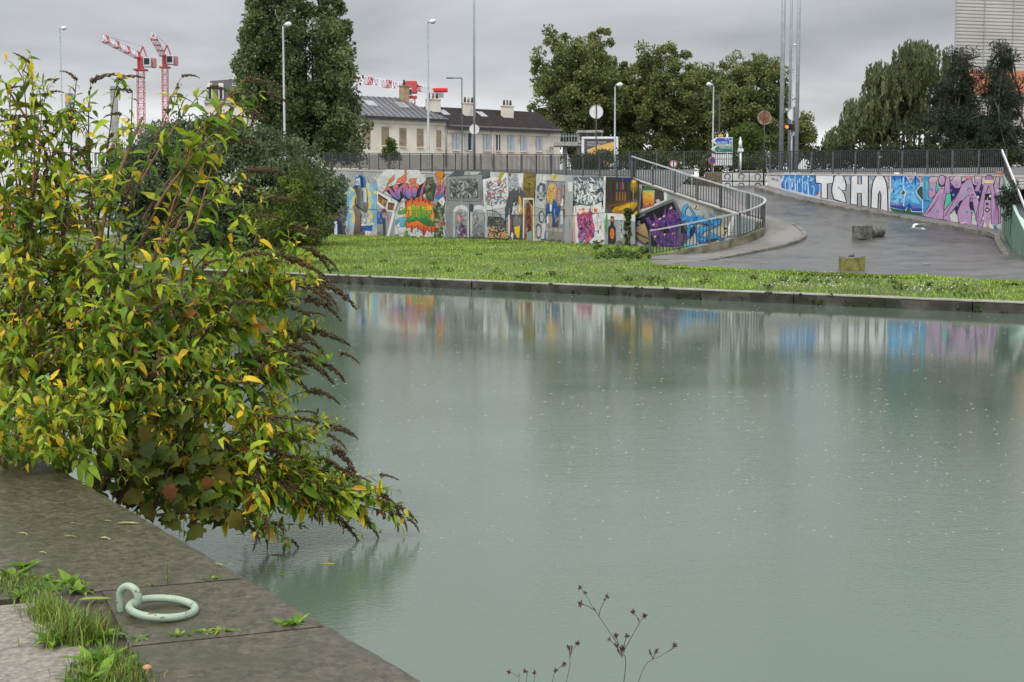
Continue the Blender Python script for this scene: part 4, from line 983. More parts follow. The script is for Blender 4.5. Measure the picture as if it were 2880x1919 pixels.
# ================================================================ TREES
def leaves(centers, radii, n_per, ln, wd, palette, rg, squash=1.0, face_up=.0, droop=0, bright=None):
    """clouds of diamond leaves; returns V,F,C arrays"""
    C_ = np.repeat(np.asarray(centers, float), n_per, axis=0); Rr = np.repeat(np.asarray(radii, float), n_per)
    m = len(C_); g = rg.normal(size=(m, 3)); g /= np.linalg.norm(g, axis=1)[:, None]
    rr = rg.random(m)**.45; P = C_+g*(rr*Rr)[:, None]*np.array([1, 1, squash])
    d = rg.normal(size=(m, 3)); d[:, 2] -= droop; d += g*.6; d /= np.linalg.norm(d, axis=1)[:, None]
    e = rg.normal(size=(m, 3)); e = np.cross(d, e); e /= np.linalg.norm(e, axis=1)[:, None]+1e-9
    sz = rg.uniform(.6, 1.25, m)[:, None]
    a, b = d*ln*sz*.5, e*wd*sz*.5
    V = np.stack([P-a, P+b, P+a, P-b], axis=1).reshape(-1, 3); F_ = np.arange(4*m).reshape(m, 4)
    pal = np.asarray(palette, float); ci = rg.integers(0, len(pal), len(centers)); base = np.repeat(pal[ci], n_per, axis=0)
    alt = pal[rg.integers(0, len(pal), m)]; mixv = rg.random(m)[:, None]*.6
    Cc = (base*(1-mixv)+alt*mixv)*rg.uniform(.65, 1.35, m)[:, None]
    return V, F_, Cc
def limb(mb, a, b, r0, r1, bend, rg, n=6, k=6):
    a = Vector(a); b = Vector(b); pts = []; off = Vector((rg.normal()*bend, rg.normal()*bend, abs(rg.normal())*bend*.4))
    for i in range(n+1):
        t = i/n; pts.append(a.lerp(b, t)+off*math.sin(math.pi*t))
    mb.tube(pts, [r0+(r1-r0)*i/n for i in range(n+1)], k)
    return pts
def tree(name, base, clumps, radii, n_per, ln, wd, palette, label, cat='tree', trunk_r=.25, trunk_h=None, group=None, squash=.85, droop=0, limbs=14, mat=None, seed=1, split=None):
    rg = np.random.default_rng(seed); root = empty(name, base, label, cat, group)
    V, F_, Cc = leaves(clumps, radii, n_per, ln, wd, palette, rg, squash, droop=droop)
    o = bpy.data.objects.new('crown', np_mesh('crown', V, F_, Cc, mat or M['tree_leaf'])); COL.objects.link(o); adopt(o, root)
    mb = MB(); cl = np.asarray(clumps); zc = cl[:, 2]; base = Vector(base); th = trunk_h or (zc.min()-base.z+.25*(zc.max()-zc.min()))
    ctr = Vector((cl[:, 0].mean(), cl[:, 1].mean(), 0)); tops = Vector((base.x*.5+ctr.x*.5, base.y*.5+ctr.y*.5, base.z+th))
    mb.tube([base+Vector((0, 0, -.3)), base.lerp(tops, .1), base.lerp(tops, .5)+Vector((rg.normal()*.1, 0, 0)), tops], [trunk_r*1.5, trunk_r*1.05, trunk_r*.9, trunk_r*.7], 9)
    idx = rg.choice(len(cl), min(limbs, len(cl)), replace=False)
    for i in idx:
        st_ = base.lerp(tops, rg.uniform(.55, 1)); limb(mb, st_, Vector(cl[i]), trunk_r*.42, trunk_r*.08, .35, rg)
    mb.build('trunk', M['bark'], root, True)
    return root
def envelope(n, c, r, rg, shell=.55, ztop=None, bumps=0, zmin=-1):
    """clump centres in an ellipsoid, more of them near the outside"""
    out = []
    while len(out) < n:
        g = rg.normal(size=3); g /= np.linalg.norm(g)
        if g[2] < zmin: continue
        k = rg.random()**(1-shell) if shell < 1 else 1
        k *= 1+bumps*mnoise.noise(Vector(g*2.3)+Vector((c[0], 0, 0)))
        out.append((c[0]+g[0]*r[0]*k, c[1]+g[1]*r[1]*k, c[2]+g[2]*r[2]*k))
    return np.array(out)
OL = [(.165, .20, .065), (.21, .24, .08), (.13, .165, .055), (.24, .25, .09), (.115, .145, .05)]
DK = [(.095, .135, .066), (.12, .165, .08), (.074, .106, .054), (.15, .195, .092)]
PO = [(.11, .15, .06), (.145, .19, .075), (.085, .118, .05), (.18, .22, .085)]
YG = [(.12, .17, .02), (.17, .21, .03), (.08, .13, .02), (.21, .24, .04)]
WI = [(.12, .145, .065), (.15, .175, .078), (.095, .118, .054), (.175, .195, .085)]
PI = [(.036, .052, .03), (.05, .068, .036), (.025, .038, .022)]
rg = np.random.default_rng(5)
# plane trees behind the road: (x centre, y top, half width px, y bottom)
for i, (x, yt, hw, yb, D, t_) in enumerate(((1618, 88, 150, 425, 118, 'big olive green plane tree behind the billboard'), (1745, 185, 100, 430, 124, 'broad plane tree behind the short street lamp'),
        (1868, 128, 118, 432, 120, 'plane tree with twin peaks above the back railing'), (1975, 195, 85, 430, 126, 'smaller plane tree tucked between its taller neighbours'), (2112, 162, 128, 432, 116, 'plane tree beside the tall grey masts'), (2235, 330, 50, 432, 122, 'low ragged end of plane tree right of the masts'))):
    D *= 1.45; c = Pd(x, (yt+yb)/2, D); s_ = D/FPX; r = (hw*s_, hw*s_*.85, (yb-yt)/2*s_)
    cl = envelope(int(185*(hw/100)**1.5), (c.x, c.y, c.z), (r[0]*.93, r[1], r[2]*.93), rg, .6, bumps=.16)
    # a few upward tufts make the ragged top line
    for k_ in range(26): cl = np.vstack([cl, [c.x+rg.uniform(-.9, .9)*r[0], c.y+rg.uniform(-.5, .5)*r[1], c.z-r[2]*rg.uniform(.7, 1.12)]])
    for k_ in range(10): cl = np.vstack([cl, [c.x+rg.uniform(-.7, .7)*r[0], c.y+rg.uniform(-.4, .4)*r[1], c.z+r[2]*rg.uniform(.72, .98)]])
    rad = rg.uniform(.5, 1.2, len(cl))
    tree('plane_tree', (c.x, c.y, 3.6), cl, rad, 140, .34, .23, OL, t_, trunk_r=.4, trunk_h=7, limbs=30, seed=20+i, group='plane trees behind the road')
# poplar: a bundle of upright plumes
D = 108; cl = []; rad = []
for x, y0, y1, hw in ((698, 60, 300, 18), (718, -30, 300, 22), (752, -180, 360, 26), (795, -230, 420, 30), (836, -120, 430, 18), (908, -130, 430, 28), (945, -40, 440, 30), (968, 70, 445, 22), (700, 130, 290, 26), (800, 160, 430, 46), (885, 240, 440, 50), (965, 270, 450, 42)):
    k_ = 0
    while y0+k_ < y1:
        t = k_/(y1-y0); w_ = hw*(.35+.65*min(1, t*2.2)); q = Pd(x+rg.normal()*w_*.7+8*math.sin(k_*.09+x), y0+k_, D+rg.normal()*1.6); cl.append(tuple(q)); rad.append((.35+.5*min(1, t*1.6+.1))*rg.uniform(.55, 1.2)); k_ += 6
tree('poplar_tree', (Pd(850, 430, D).x, D, 3.6), cl, rad, 105, .26, .19, PO, 'tall dark poplar with upright plumes rising out of frame', trunk_r=.45, trunk_h=13, limbs=0, seed=40, squash=1.3)
for x, y0 in ((750, -120), (797, -180), (838, -100), (878, 60), (906, -90), (945, 20), (858, 120)):
    MB().tube([Pd(850+(x-850)*.3, 440, 108.4), Pd(x+rg.normal()*4, 300, 108.3), Pd(x, y0, 108)], [.2, .13, .04], 6).build('limb', M['bark'], bpy.data.objects['poplar_tree'], True)
# dark evergreen dome on the far bank
pb_ = Pg(590, 705); D = pb_.y+3; c = Pd(610, 520, D); s_ = D/FPX
cl = envelope(430, (c.x, D, c.z-.5), (355*s_*.93, 4.4, 215*s_), np.random.default_rng(8), .8, bumps=.18, zmin=-.75)
rad = np.random.default_rng(9).uniform(.45, .95, len(cl))
tree('dark_tree', (c.x, D, ground_z(c.x, D)), cl, rad, 170, .22, .12, DK, 'wide dark green dome shaped tree on the far bank', trunk_r=.25, limbs=24, seed=41, droop=.3)
# light shrub in front of it
pb_ = Pg(815, 745); D = pb_.y; s_ = D/FPX; c = Pd(810, 610, D); r2 = np.random.default_rng(12); cl = envelope(95, (c.x, D, c.z), (112*s_, 1.6, 128*s_), r2, .5, bumps=.3)
for x, y in ((860, 490), (880, 500), (800, 510), (905, 560), (920, 620), (770, 540), (845, 475), (918, 650), (700, 640), (680, 700), (740, 700), (880, 700)):
    cl = np.vstack([cl, tuple(Pd(x, y, D))])
tree('light_shrub', (c.x, D, ground_z(c.x, D)), cl, r2.uniform(.22, .5, len(cl)), 110, .12, .07, YG[:3]+[(.07, .10, .02), (.06, .085, .018)], 'light green bushy shrub before the dark dome tree', 'shrub', trunk_r=.05, limbs=30, seed=42)
# sapling in front of the cream house
D = 104; c = Pd(1097, 425, D); r2 = np.random.default_rng(13); cl = [tuple(Pd(1097+r2.normal()*13*(.3+t), 395+t*50, D)) for t in r2.random(26)]
tree('sapling', (c.x, D, 4.6), cl, r2.uniform(.2, .4, len(cl)), 50, .2, .13, [(.09, .14, .03), (.12, .17, .04)], 'small bright sapling in front of the bricked up windows', trunk_r=.05, limbs=10, seed=43, trunk_h=1.2)
# bright shrubs behind the road by the direction signs
D = 96; r2 = np.random.default_rng(14); cl = [tuple(Pd(2110+r2.normal()*24, 400+r2.normal()*22, D+r2.normal())) for _ in range(40)]
tree('roadside_shrub', (Pd(2110, 430, D).x, D, 3.6), cl, r2.uniform(.4, .7, len(cl)), 90, .28, .13, [(.07, .12, .025), (.10, .15, .03), (.06, .1, .02)], 'fresh green shrub beyond the white beacon post', 'shrub', trunk_r=.08, limbs=12, seed=44, trunk_h=1.5)
# willow: hanging strands
D = 92; r2 = np.random.default_rng(15); V_, F2, C2 = [], [], []; wroot = empty('willow_tree', Vector((Pd(2480, 430, D).x, D+3, 3.6)), 'weeping willow with hanging strands beside the dark pine', 'tree')
tops_ = []
for x, y, hw, hh, n_ in ((2570, 165, 62, 52, 200), (2510, 255, 88, 75, 300), (2440, 330, 80, 55, 220), (2365, 385, 42, 32, 110), (2340, 405, 26, 20, 60), (2625, 220, 60, 95, 220), (2540, 340, 120, 80, 320), (2590, 130, 30, 18, 40), (2475, 200, 40, 30, 70), (2400, 300, 30, 25, 40)):
    for _ in range(n_):
        a_ = r2.uniform(0, 2*math.pi); k_ = r2.random()**.5; tops_.append((x+hw*k_*math.cos(a_), y+hh*k_*math.sin(a_)-abs(hw*k_*math.cos(a_))*0+0, D+3+r2.normal()*2.2, r2.uniform(18, 62)))
pts_ = []; dirs = []; cols = []
for x, y, dd, ln_ in tops_:
    nn = int(ln_/2.2); sx = r2.normal()*.1; c_ = np.array(WI[r2.integers(0, 4)])*r2.uniform(.7, 1.25)
    for k_ in range(nn):
        q = Pd(x+sx*k_*2+r2.normal()*2.2, y+k_*2.2+r2.normal()*2, dd)
        if q.z < 4.0: break
        pts_.append(tuple(q)); cols.append(c_*r2.uniform(.7, 1.3))
P = np.array(pts_); m = len(P); d = r2.normal(size=(m, 3))*.35; d[:, 2] -= 1; d /= np.linalg.norm(d, axis=1)[:, None]; e = np.cross(d, r2.normal(size=(m, 3))); e /= np.linalg.norm(e, axis=1)[:, None]
a_, b2 = d*.17, e*.05*r2.uniform(.6, 1.4, m)[:, None]; V = np.stack([P-a_, P+b2, P+a_, P-b2], 1).reshape(-1, 3)
o = bpy.data.objects.new('crown', np_mesh('crown', V, np.arange(4*m).reshape(m, 4), np.array(cols), M['tree_leaf'])); COL.objects.link(o); adopt(o, wroot)
mb = MB(); bs = wroot.location; mb.tube([bs, bs+Vector((.2, 0, 3)), bs+Vector((.5, 0, 6))], [.5, .4, .25], 9)
for i in range(0, len(tops_), 16): limb(mb, bs+Vector((.3, 0, 4)), Pd(tops_[i][0], tops_[i][1], tops_[i][2]), .12, .03, .3, r2)
mb.build('trunk', M['bark'], wroot, True)
# pines
r2 = np.random.default_rng(16)
for k_, (xc, yt, hw, D, t_) in enumerate(((2700, 150, 95, 88, 'dark pine with layered crown in front of the grey building'), (2815, 135, 75, 86, 'dark pine at the building corner with pointed top'), (2770, 350, 120, 84, 'low dark conifer thicket above the lilac mural'))):
    cl = []; rad = []; y = yt
    while y < 445:
        t = (y-yt)/(445-yt); n_ = int(3+12*t)
        for _ in range(n_):
            cl.append(tuple(Pd(xc+r2.normal()*hw*(.18+.45*t), y+r2.normal()*8, D+r2.normal()*(.4+1.8*t)))); rad.append(r2.uniform(.3, .75))
        y += 15
    tree('pine_tree', (Pd(xc, 430, D).x, D, 3.6), cl, rad, 95, .3, .06, PI, t_, trunk_r=.2, limbs=45, seed=60+k_, trunk_h=9 if k_ < 2 else 2.5, squash=.7, group='pines before the grey building')
# undergrowth behind the right-hand railing
r2 = np.random.default_rng(17); cl = [tuple(Pd(x, r2.uniform(425, 478), 80+r2.uniform(0, 5))) for x in r2.uniform(2290, 2880, 120)]
hd = empty('hedge', Vector((Pd(2560, 470, 82).x, 82, 4.3)), 'dark mixed hedge behind the railing over the giant letters', 'hedge')
V, F_, Cc = leaves(cl, r2.uniform(.4, .8, len(cl)), 110, .22, .11, [(.03, .04, .015), (.045, .055, .02), (.02, .028, .012)], r2)
o = bpy.data.objects.new('foliage', np_mesh('foliage', V, F_, Cc, M['tree_leaf'])); COL.objects.link(o); adopt(o, hd)
cl = [tuple(Pd(x, r2.uniform(440, 478), 88+r2.uniform(0, 4))) for x in r2.uniform(1620, 2200, 100)]
hd = empty('hedge', Vector((Pd(1850, 470, 90).x, 90, 4.3)), 'olive roadside hedge behind the far road railing', 'hedge')
V, F_, Cc = leaves(cl, r2.uniform(.4, .8, len(cl)), 110, .22, .12, [(.06, .075, .02), (.08, .095, .025), (.04, .055, .015)], r2)
o = bpy.data.objects.new('foliage', np_mesh('foliage', V, F_, Cc, M['tree_leaf'])); COL.objects.link(o); adopt(o, hd)
# ivy column on the mural wall, ivy on the green wall
for nm, spots, pal, t_ in (('wall_ivy', [(1765+r2.normal()*5, y, None) for y in r2.uniform(588, 692, 34)], [(.09, .115, .03), (.13, .145, .045), (.065, .085, .02)], 'narrow column of ivy climbing the mural wall corner'),):
    cl = []
    for x, y, _ in spots:
        d = ray(x, y); p0 = ML+mn*.24; t = mn.dot(p0-Vector((0, 0, EYE)))/mn.dot(d); cl.append(tuple(Vector((0, 0, EYE))+d*t))
    rt = empty(nm, Vector(cl[0])*1, t_, 'ivy'); rt.location.z = ground_z(cl[0][0], cl[0][1])
    V, F_, Cc = leaves(cl, [.10]*len(cl), 46, .09, .07, pal, r2); o = bpy.data.objects.new('foliage', np_mesh('foliage', V, F_, Cc, M['tree_leaf'])); COL.objects.link(o); adopt(o, rt)
    q = Vector(cl[0]); MB().tube([Vector((q.x, q.y, rt.location.z)), Vector((q.x+.05, q.y, rt.location.z+1.8))], [.04, .02], 6).build('stem', M['bark'], rt)
cl = [tuple(Pd(2838+r2.normal()*10, 560+r2.normal()*20, 57.6+r2.normal()*.3)) for _ in range(26)]
rt = empty('overhanging_ivy', Vector(cl[0]), 'dark ivy tuft spilling over the green wall', 'ivy')
V, F_, Cc = leaves(cl, [.22]*len(cl), 70, .09, .07, PI, r2); o = bpy.data.objects.new('foliage', np_mesh('foliage', V, F_, Cc, M['tree_leaf'])); COL.objects.link(o); adopt(o, rt)
# weeds at the low end of the ramp railing
cl = []; rad = []
for x, y in [(r2.uniform(1672, 1830), 0) for _ in range(60)]:
    q = Pg(x, 735-(x-1672)*.02-abs(r2.normal())*18); cl.append((q.x, q.y, q.z+.05+.22*r2.random()*(.2+.8*((x-1672)/158)**2))); rad.append(r2.uniform(.08, .18))
rt = empty('weed_clump', Vector(cl[0]), 'leafy green weeds round the low end of the ramp railing', 'weeds')
V, F_, Cc = leaves(cl, rad, 60, .11, .07, [(.09, .16, .035), (.12, .19, .04), (.07, .13, .035), (.2, .24, .04)], r2); o = bpy.data.objects.new('foliage', np_mesh('foliage', V, F_, Cc, M['tree_leaf'])); COL.objects.link(o); adopt(o, rt)

# ================================================================ PAINT ON THE WALLS
EYEV = Vector((0, 0, EYE))
def plane_map(p0, nrm):
    def f(x, y, off):
        d = ray(x, y); q = p0+nrm*off; t = nrm.dot(q-EYEV)/nrm.dot(d); return EYEV+d*t
    return f
map_m1 = plane_map(ML, mn)
fl_a, fl_b = flank[0], flank[6]; fld = Vector((fl_b.x-fl_a.x, fl_b.y-fl_a.y, 0)).normalized(); fln = Vector((fld.y, -fld.x, 0))
map_m2 = plane_map(fl_a, fln)
map_rw = plane_map(RW0, rwn)
lwd = Vector((ML.x-WL.x, ML.y-WL.y, 0)).normalized(); lwn = Vector((lwd.y, -lwd.x, 0)); map_lw = plane_map(WL, lwn)
class Paint:
    last = {}          # paint builds up layer on layer on each wall
    def __init__(s, name, mp, T, parent, label=None, base=None, k=.15):
        base = Paint.last.get(id(mp), .004) if base is None else base
        s.k = k; s.n = name; s.mp = mp; s.T = T; s.parent = parent; s.off = base; s.mb = MB(); s.label = label; s.rg = random.Random(len(name)*7+int(T[0]))
    def P(s, x, y): return s.mp(s.T[0]+x/s.T[2], s.T[1]+y/s.T[2], s.off)
    def poly(s, pts, c, c2=None, horiz=False, c3=None):
        s.off += .0010*s.k; ax = 0 if horiz else 1
        lo = min(p[ax] for p in pts); hi = max(p[ax] for p in pts)
        tri = tessellate_polygon([[Vector((p[0], p[1], 0)) for p in pts]])
        vs = [s.P(*p) for p in pts]; b = len(s.mb.v); s.mb.v += [tuple(v) for v in vs]
        A_, B_ = lin(c), lin(c2 or c); C_ = lin(c3) if c3 else None
        cc = {}
        for i, p in enumerate(pts):
            t = (p[ax]-lo)/max(hi-lo, 1e-6)
            if C_: col = tuple(a+(bb-a)*t*2 for a, bb in zip(A_, B_)) if t < .5 else tuple(a+(bb-a)*(t*2-1) for a, bb in zip(B_, C_))
            else: col = tuple(a+(bb-a)*t for a, bb in zip(A_, B_))
            cc[tuple(round(k, 5) for k in vs[i])] = col
        fn = lambda v, cc=cc: cc[tuple(round(k, 5) for k in v)]
        for t in tri: s.mb.f.append(tuple(i+b for i in t)); s.mb.c.append(fn)
        return s
    def band(s, pts, c, c2, n=8, c3=None):
        """convex-ish polygon with smooth vertical gradient: sliced"""
        return s.poly(pts, c, c2, c3=c3)
    def ell(s, x, y, rx, ry, c, c2=None, n=14, rot=0):
        ca, sa = math.cos(rot), math.sin(rot)
        return s.poly([(x+rx*math.cos(a)*ca-ry*math.sin(a)*sa, y+rx*math.cos(a)*sa+ry*math.sin(a)*ca) for a in [2*math.pi*i/n for i in range(n)]], c, c2)
    def line(s, pts, w, c, closed=False, taper=False):
        s.off += .0010*s.k; pts = [Vector((p[0], p[1])) for p in pts]
        if closed: pts = pts+[pts[0], pts[1]]
        n = len(pts); b = len(s.mb.v); s.mb.cur = lin(c)
        for i, p in enumerate(pts):
            t = (pts[min(i+1, n-1)]-pts[max(i-1, 0)]);
            if t.length < 1e-6: t = Vector((1, 0))
            t.normalize(); nn = Vector((-t.y, t.x)); k = w/2*((1-abs(2*i/(n-1)-1))*.8+.2 if taper else 1)
            s.mb.v += [tuple(s.P(*(p+nn*k))), tuple(s.P(*(p-nn*k)))]
        for i in range(n-1): s.mb.f.append((b+i*2, b+i*2+1, b+i*2+3, b+i*2+2)); s.mb.c.append(lin(c))
        return s
    def scrib(s, poly, pal, n, ln, w, ang=None, curl=.8, spread=.6):
        xs = [p[0] for p in poly]; ys = [p[1] for p in poly]; k = 0; tries = 0
        while k < n and tries < n*8:
            tries += 1; x, y = s.rg.uniform(min(xs), max(xs)), s.rg.uniform(min(ys), max(ys))
            if not inside(poly, x, y): continue
            a = (s.rg.uniform(0, 6.28) if ang is None else ang+s.rg.gauss(0, spread)); cu = s.rg.gauss(0, curl); L_ = ln*s.rg.uniform(.5, 1.3); pts = []
            for i in range(6):
                if not inside(poly, x, y): break
                pts.append((x, y)); x += math.cos(a)*L_/5; y += math.sin(a)*L_/5; a += cu/3
            if len(pts) > 2: s.line(pts, w*s.rg.uniform(.5, 1.4), s.rg.choice(pal), taper=True); k += 1; s.off -= .0006*s.k
        return s
    def blobs(s, poly, pal, n, r):
        xs = [p[0] for p in poly]; ys = [p[1] for p in poly]; k = 0; tries = 0
        while k < n and tries < n*8:
            tries += 1; x, y = s.rg.uniform(min(xs), max(xs)), s.rg.uniform(min(ys), max(ys))
            if inside(poly, x, y): s.ell(x, y, r*s.rg.uniform(.5, 1.3), r*s.rg.uniform(.5, 1.3), s.rg.choice(pal), n=8, rot=s.rg.uniform(0, 3)); k += 1; s.off -= .0006*s.k
        return s
    def text(s, t, x, y, h, wd, c, rot=0):
        vs, fs_ = text_mesh2d(t); x1 = max(v[0] for v in vs); s.off += .001; b = len(s.mb.v); ca, sa = math.cos(rot), math.sin(rot)
        for v in vs:
            X, Y = v[0]*wd/x1, -v[1]*h/.7; s.mb.v.append(tuple(s.P(x+X*ca-Y*sa, y+X*sa+Y*ca)))
        for f in fs_: s.mb.f.append(tuple(i+b for i in f)); s.mb.c.append(lin(c))
        return s
    def done(s):
        Paint.last[id(s.mp)] = s.off+.0006
        o = s.mb.build(s.n, M['paint'], s.parent)
        if s.label: o['label'] = s.label
        return o
TA, TB, TC, TD, TE = (960, 470, 7.468), (1150, 470, 7.468), (1370, 470, 7.126), (1590, 480, 7.126), (1770, 480, 5.6)
T1, T2 = (2150, 470, 6.359), (2480, 470, 6.359)
W_ = (214, 216, 214); K_ = (28, 28, 32); G1, G2, G3 = (92, 96, 98), (140, 144, 145), (186, 189, 189)

# --- base layer of old tags showing in the gaps
p = Paint('old_tags', map_m1, (960, 470, 1.0), mural_wall, 'old faded tags between the newer pieces', k=.06)
rg_ = [(12, 10), (820, 30), (815, 225), (5, 200)]
p.scrib(rg_, [(150, 152, 152), (196, 198, 198), (120, 122, 124), (210, 211, 210), (170, 172, 176), (176, 150, 150), (150, 160, 176), (104, 106, 108)], 520, 26, 4.5); p.done()
# --- piece 1: dark tags and navy figure at the left end
p = Paint('mural_piece', map_m1, TA, mural_wall, 'dark grey and navy tags')
r_ = [(-330, 420), (110, 420), (130, 1460), (-330, 1460)]
p.poly(r_, (104, 106, 108), (60, 60, 66)); p.scrib(r_, [(40, 40, 46), (150, 150, 152), (200, 200, 202), (80, 82, 90), (170, 70, 80)], 60, 130, 20)
p.poly([(-260, 1180), (-190, 1080), (-60, 1080), (10, 1180), (20, 1470), (-270, 1470)], (34, 40, 78)); p.ell(-130, 1040, 45, 60, (150, 70, 60)); p.poly([(-150, 1140), (-90, 1140), (-80, 1470), (-150, 1470)], (205, 212, 220))
p.line([(80, 1150), (120, 1250), (90, 1330), (125, 1440)], 16, (215, 215, 215)); p.done()
# --- piece 2: blue and yellow panel with a capped figure
p = Paint('mural_piece', map_m1, TA, mural_wall, 'figure in a blue cap on blue and yellow panel')
pan = [(118, 405), (740, 345), (748, 1470), (150, 1475)]
p.poly(pan, (130, 176, 208), (142, 182, 206)); p.poly([(170, 430), (560, 380), (640, 600), (600, 1200), (200, 1300), (190, 900), (260, 560)], (222, 208, 110), (214, 200, 120))
p.blobs(pan, [(130, 176, 208), (150, 188, 210), (220, 206, 116), (206, 200, 140), (160, 190, 200)], 60, 60)
p.poly([(150, 1330), (745, 1330), (748, 1470), (150, 1475)], (190, 185, 190), (208, 158, 170))
p.poly([(118, 405), (150, 400), (175, 1475), (150, 1475)], (112, 164, 204))
p.poly([(290, 470), (310, 620), (275, 720), (290, 860), (520, 960), (560, 800), (545, 480), (480, 430), (360, 430)], K_)
p.poly([(310, 470), (360, 435), (440, 430), (440, 900), (300, 760), (315, 620)], (70, 72, 76), (120, 120, 122), True); p.poly([(430, 430), (500, 440), (530, 500), (535, 740), (500, 840), (430, 860)], (150, 152, 154), (228, 228, 226), True)
p.poly([(435, 490), (455, 520), (460, 750), (445, 760)], (24, 24, 28)); p.poly([(290, 240), (390, 165), (490, 220), (520, 330), (525, 440), (400, 430), (290, 370)], (28, 74, 160), (38, 120, 186), True)
p.poly([(400, 180), (450, 210), (470, 430), (420, 430)], (24, 34, 60)); p.poly([(300, 250), (385, 225), (390, 380), (300, 390)], (206, 214, 222)); p.scrib([(305, 255), (380, 232), (385, 375), (305, 380)], [(30, 70, 150), (40, 50, 90)], 16, 40, 10)
p.poly([(225, 430), (300, 375), (385, 400), (290, 480)], (30, 58, 84))
p.poly([(230, 830), (270, 790), (420, 940), (400, 1080), (300, 1120), (270, 960)], (150, 130, 112), (110, 92, 78)); p.poly([(430, 760), (560, 720), (575, 800), (540, 960), (460, 950)], (130, 130, 128), (80, 74, 70))
p.poly([(290, 1050), (400, 1060), (410, 1370), (250, 1370), (280, 1200)], (140, 108, 90), (96, 70, 56)); p.poly([(400, 1000), (500, 950), (460, 1400), (270, 1440), (250, 1370), (400, 1370)], (60, 56, 56))
p.poly([(440, 970), (570, 960), (560, 1180), (440, 1230), (420, 1100)], (170, 172, 186), (120, 118, 126)); p.scrib([(400, 1060), (620, 1060), (620, 1240), (400, 1240)], [(226, 228, 230), (205, 208, 214)], 26, 110, 18)
p.poly([(430, 1250), (660, 1215), (640, 1350), (440, 1330)], (34, 96, 176)); p.scrib([(430, 1250), (650, 1220), (640, 1340), (440, 1330)], [(24, 64, 130), (20, 30, 60)], 18, 60, 10)
p.poly([(510, 1350), (620, 1350), (560, 1475), (520, 1475)], (224, 224, 222)); p.poly([(320, 1420), (480, 1330), (520, 1475), (320, 1475)], (96, 98, 104))
p.line([(120, 885), (745, 885)], 6, (100, 116, 124)); p.done()
# --- piece 3: film strip, blue jacket figure
p = Paint('mural_piece', map_m1, TA, mural_wall, 'white film strip and blue jacket figure')
p.poly([(750, 700), (1130, 700), (1150, 1475), (750, 1475)], (168, 170, 172), (140, 142, 144)); p.scrib([(900, 930), (1120, 930), (1080, 1200), (900, 1150)], [(170, 110, 160), (190, 70, 100), (120, 100, 150), (150, 150, 160)], 22, 90, 22)
p.poly([(750, 500), (1180, 720), (1130, 945), (940, 930), (880, 885), (750, 765)], (222, 222, 218)); p.poly([(770, 560), (975, 690), (930, 870), (760, 720)], (150, 116, 66), (170, 140, 84)); p.scrib([(770, 560), (975, 690), (930, 870), (760, 720)], [(90, 60, 34), (196, 166, 100), (150, 40, 36)], 34, 100, 14, ang=1.5, spread=.3)
p.poly([(775, 560), (980, 690), (970, 720), (770, 600)], (60, 40, 40)); p.poly([(985, 735), (1150, 775), (1120, 910), (970, 890)], (52, 66, 48)); p.scrib([(990, 790), (1120, 800), (1110, 890), (980, 870)], [(200, 60, 50), (220, 80, 60)], 18, 50, 18)
p.poly([(750, 950), (850, 930), (880, 1190), (750, 1195)], (32, 94, 176), (24, 70, 140)); p.scrib([(750, 950), (850, 940), (870, 1180), (750, 1190)], [(150, 190, 220), (20, 40, 90)], 14, 110, 10)
p.ell(895, 930, 50, 62, (112, 72, 52)); p.poly([(870, 960), (930, 960), (910, 1060), (870, 1060)], (190, 140, 96)); p.poly([(880, 1060), (960, 1020), (980, 1220), (920, 1270)], (130, 150, 170)); p.poly([(870, 1070), (930, 1080), (930, 1470), (880, 1470)], (62, 60, 62)); p.poly([(750, 1220), (870, 1240), (860, 1475), (750, 1475)], (150, 152, 154), (110, 112, 114))
p.poly([(1125, 770), (1182, 735), (1000, 1475), (945, 1475)], (224, 224, 220)); p.done()
# --- piece 4: orange to violet wildstyle on white burst
p = Paint('mural_piece', map_m1, TA, mural_wall, 'orange and violet wildstyle letters on white burst')
bur = [(730, 260), (930, 52), (1630, 60), (1760, 260), (1780, 640), (1300, 720), (900, 560), (780, 490)]
p.poly(bur, (214, 215, 213), (196, 198, 198)); p.scrib(bur, [(232, 232, 230), (180, 184, 188), (214, 150, 120), (150, 160, 200), (170, 196, 120), (235, 236, 234)], 70, 130, 20)
sh = [(870, 560), (960, 420), (1130, 380), (1330, 320), (1560, 420), (1640, 380), (1790, 300), (1760, 560), (1560, 660), (1460, 740), (1300, 650), (1210, 740), (1080, 640), (930, 500)]
p.poly(sh, (34, 30, 40))
OR, PV, BL = (222, 122, 66), (168, 104, 172), (64, 120, 190)
for q in ([(960, 390), (1000, 280), (1120, 160), (1110, 260), (1010, 340)], [(1160, 330), (1180, 270), (1330, 165), (1340, 55), (1362, 60), (1360, 300), (1230, 320)], [(1420, 310), (1440, 250), (1585, 240), (1560, 330)], [(1540, 500), (1600, 440), (1540, 390), (1470, 340), (1590, 350), (1640, 420)]):
    p.line(q+[q[0]], 16, (40, 26, 26)); p.poly(q, (226, 128, 70), (226, 112, 84))
for q in ([(870, 540), (970, 390), (1120, 530), (1200, 640), (1190, 690), (1060, 600), (990, 470)], [(1070, 420), (1160, 340), (1230, 470), (1240, 640), (1210, 700), (1150, 560)], [(1200, 440), (1340, 320), (1400, 400), (1330, 620), (1290, 560), (1300, 420), (1240, 520)],
          [(1330, 560), (1380, 380), (1470, 340), (1540, 480), (1460, 680), (1390, 660)], [(1470, 470), (1540, 400), (1600, 470), (1560, 640), (1500, 620)], [(1640, 690), (1650, 560), (1700, 400), (1760, 300), (1775, 330), (1720, 500), (1690, 680)]):
    p.line(q+[q[0]], 14, (36, 24, 44)); p.poly(q, OR, PV, c3=BL)
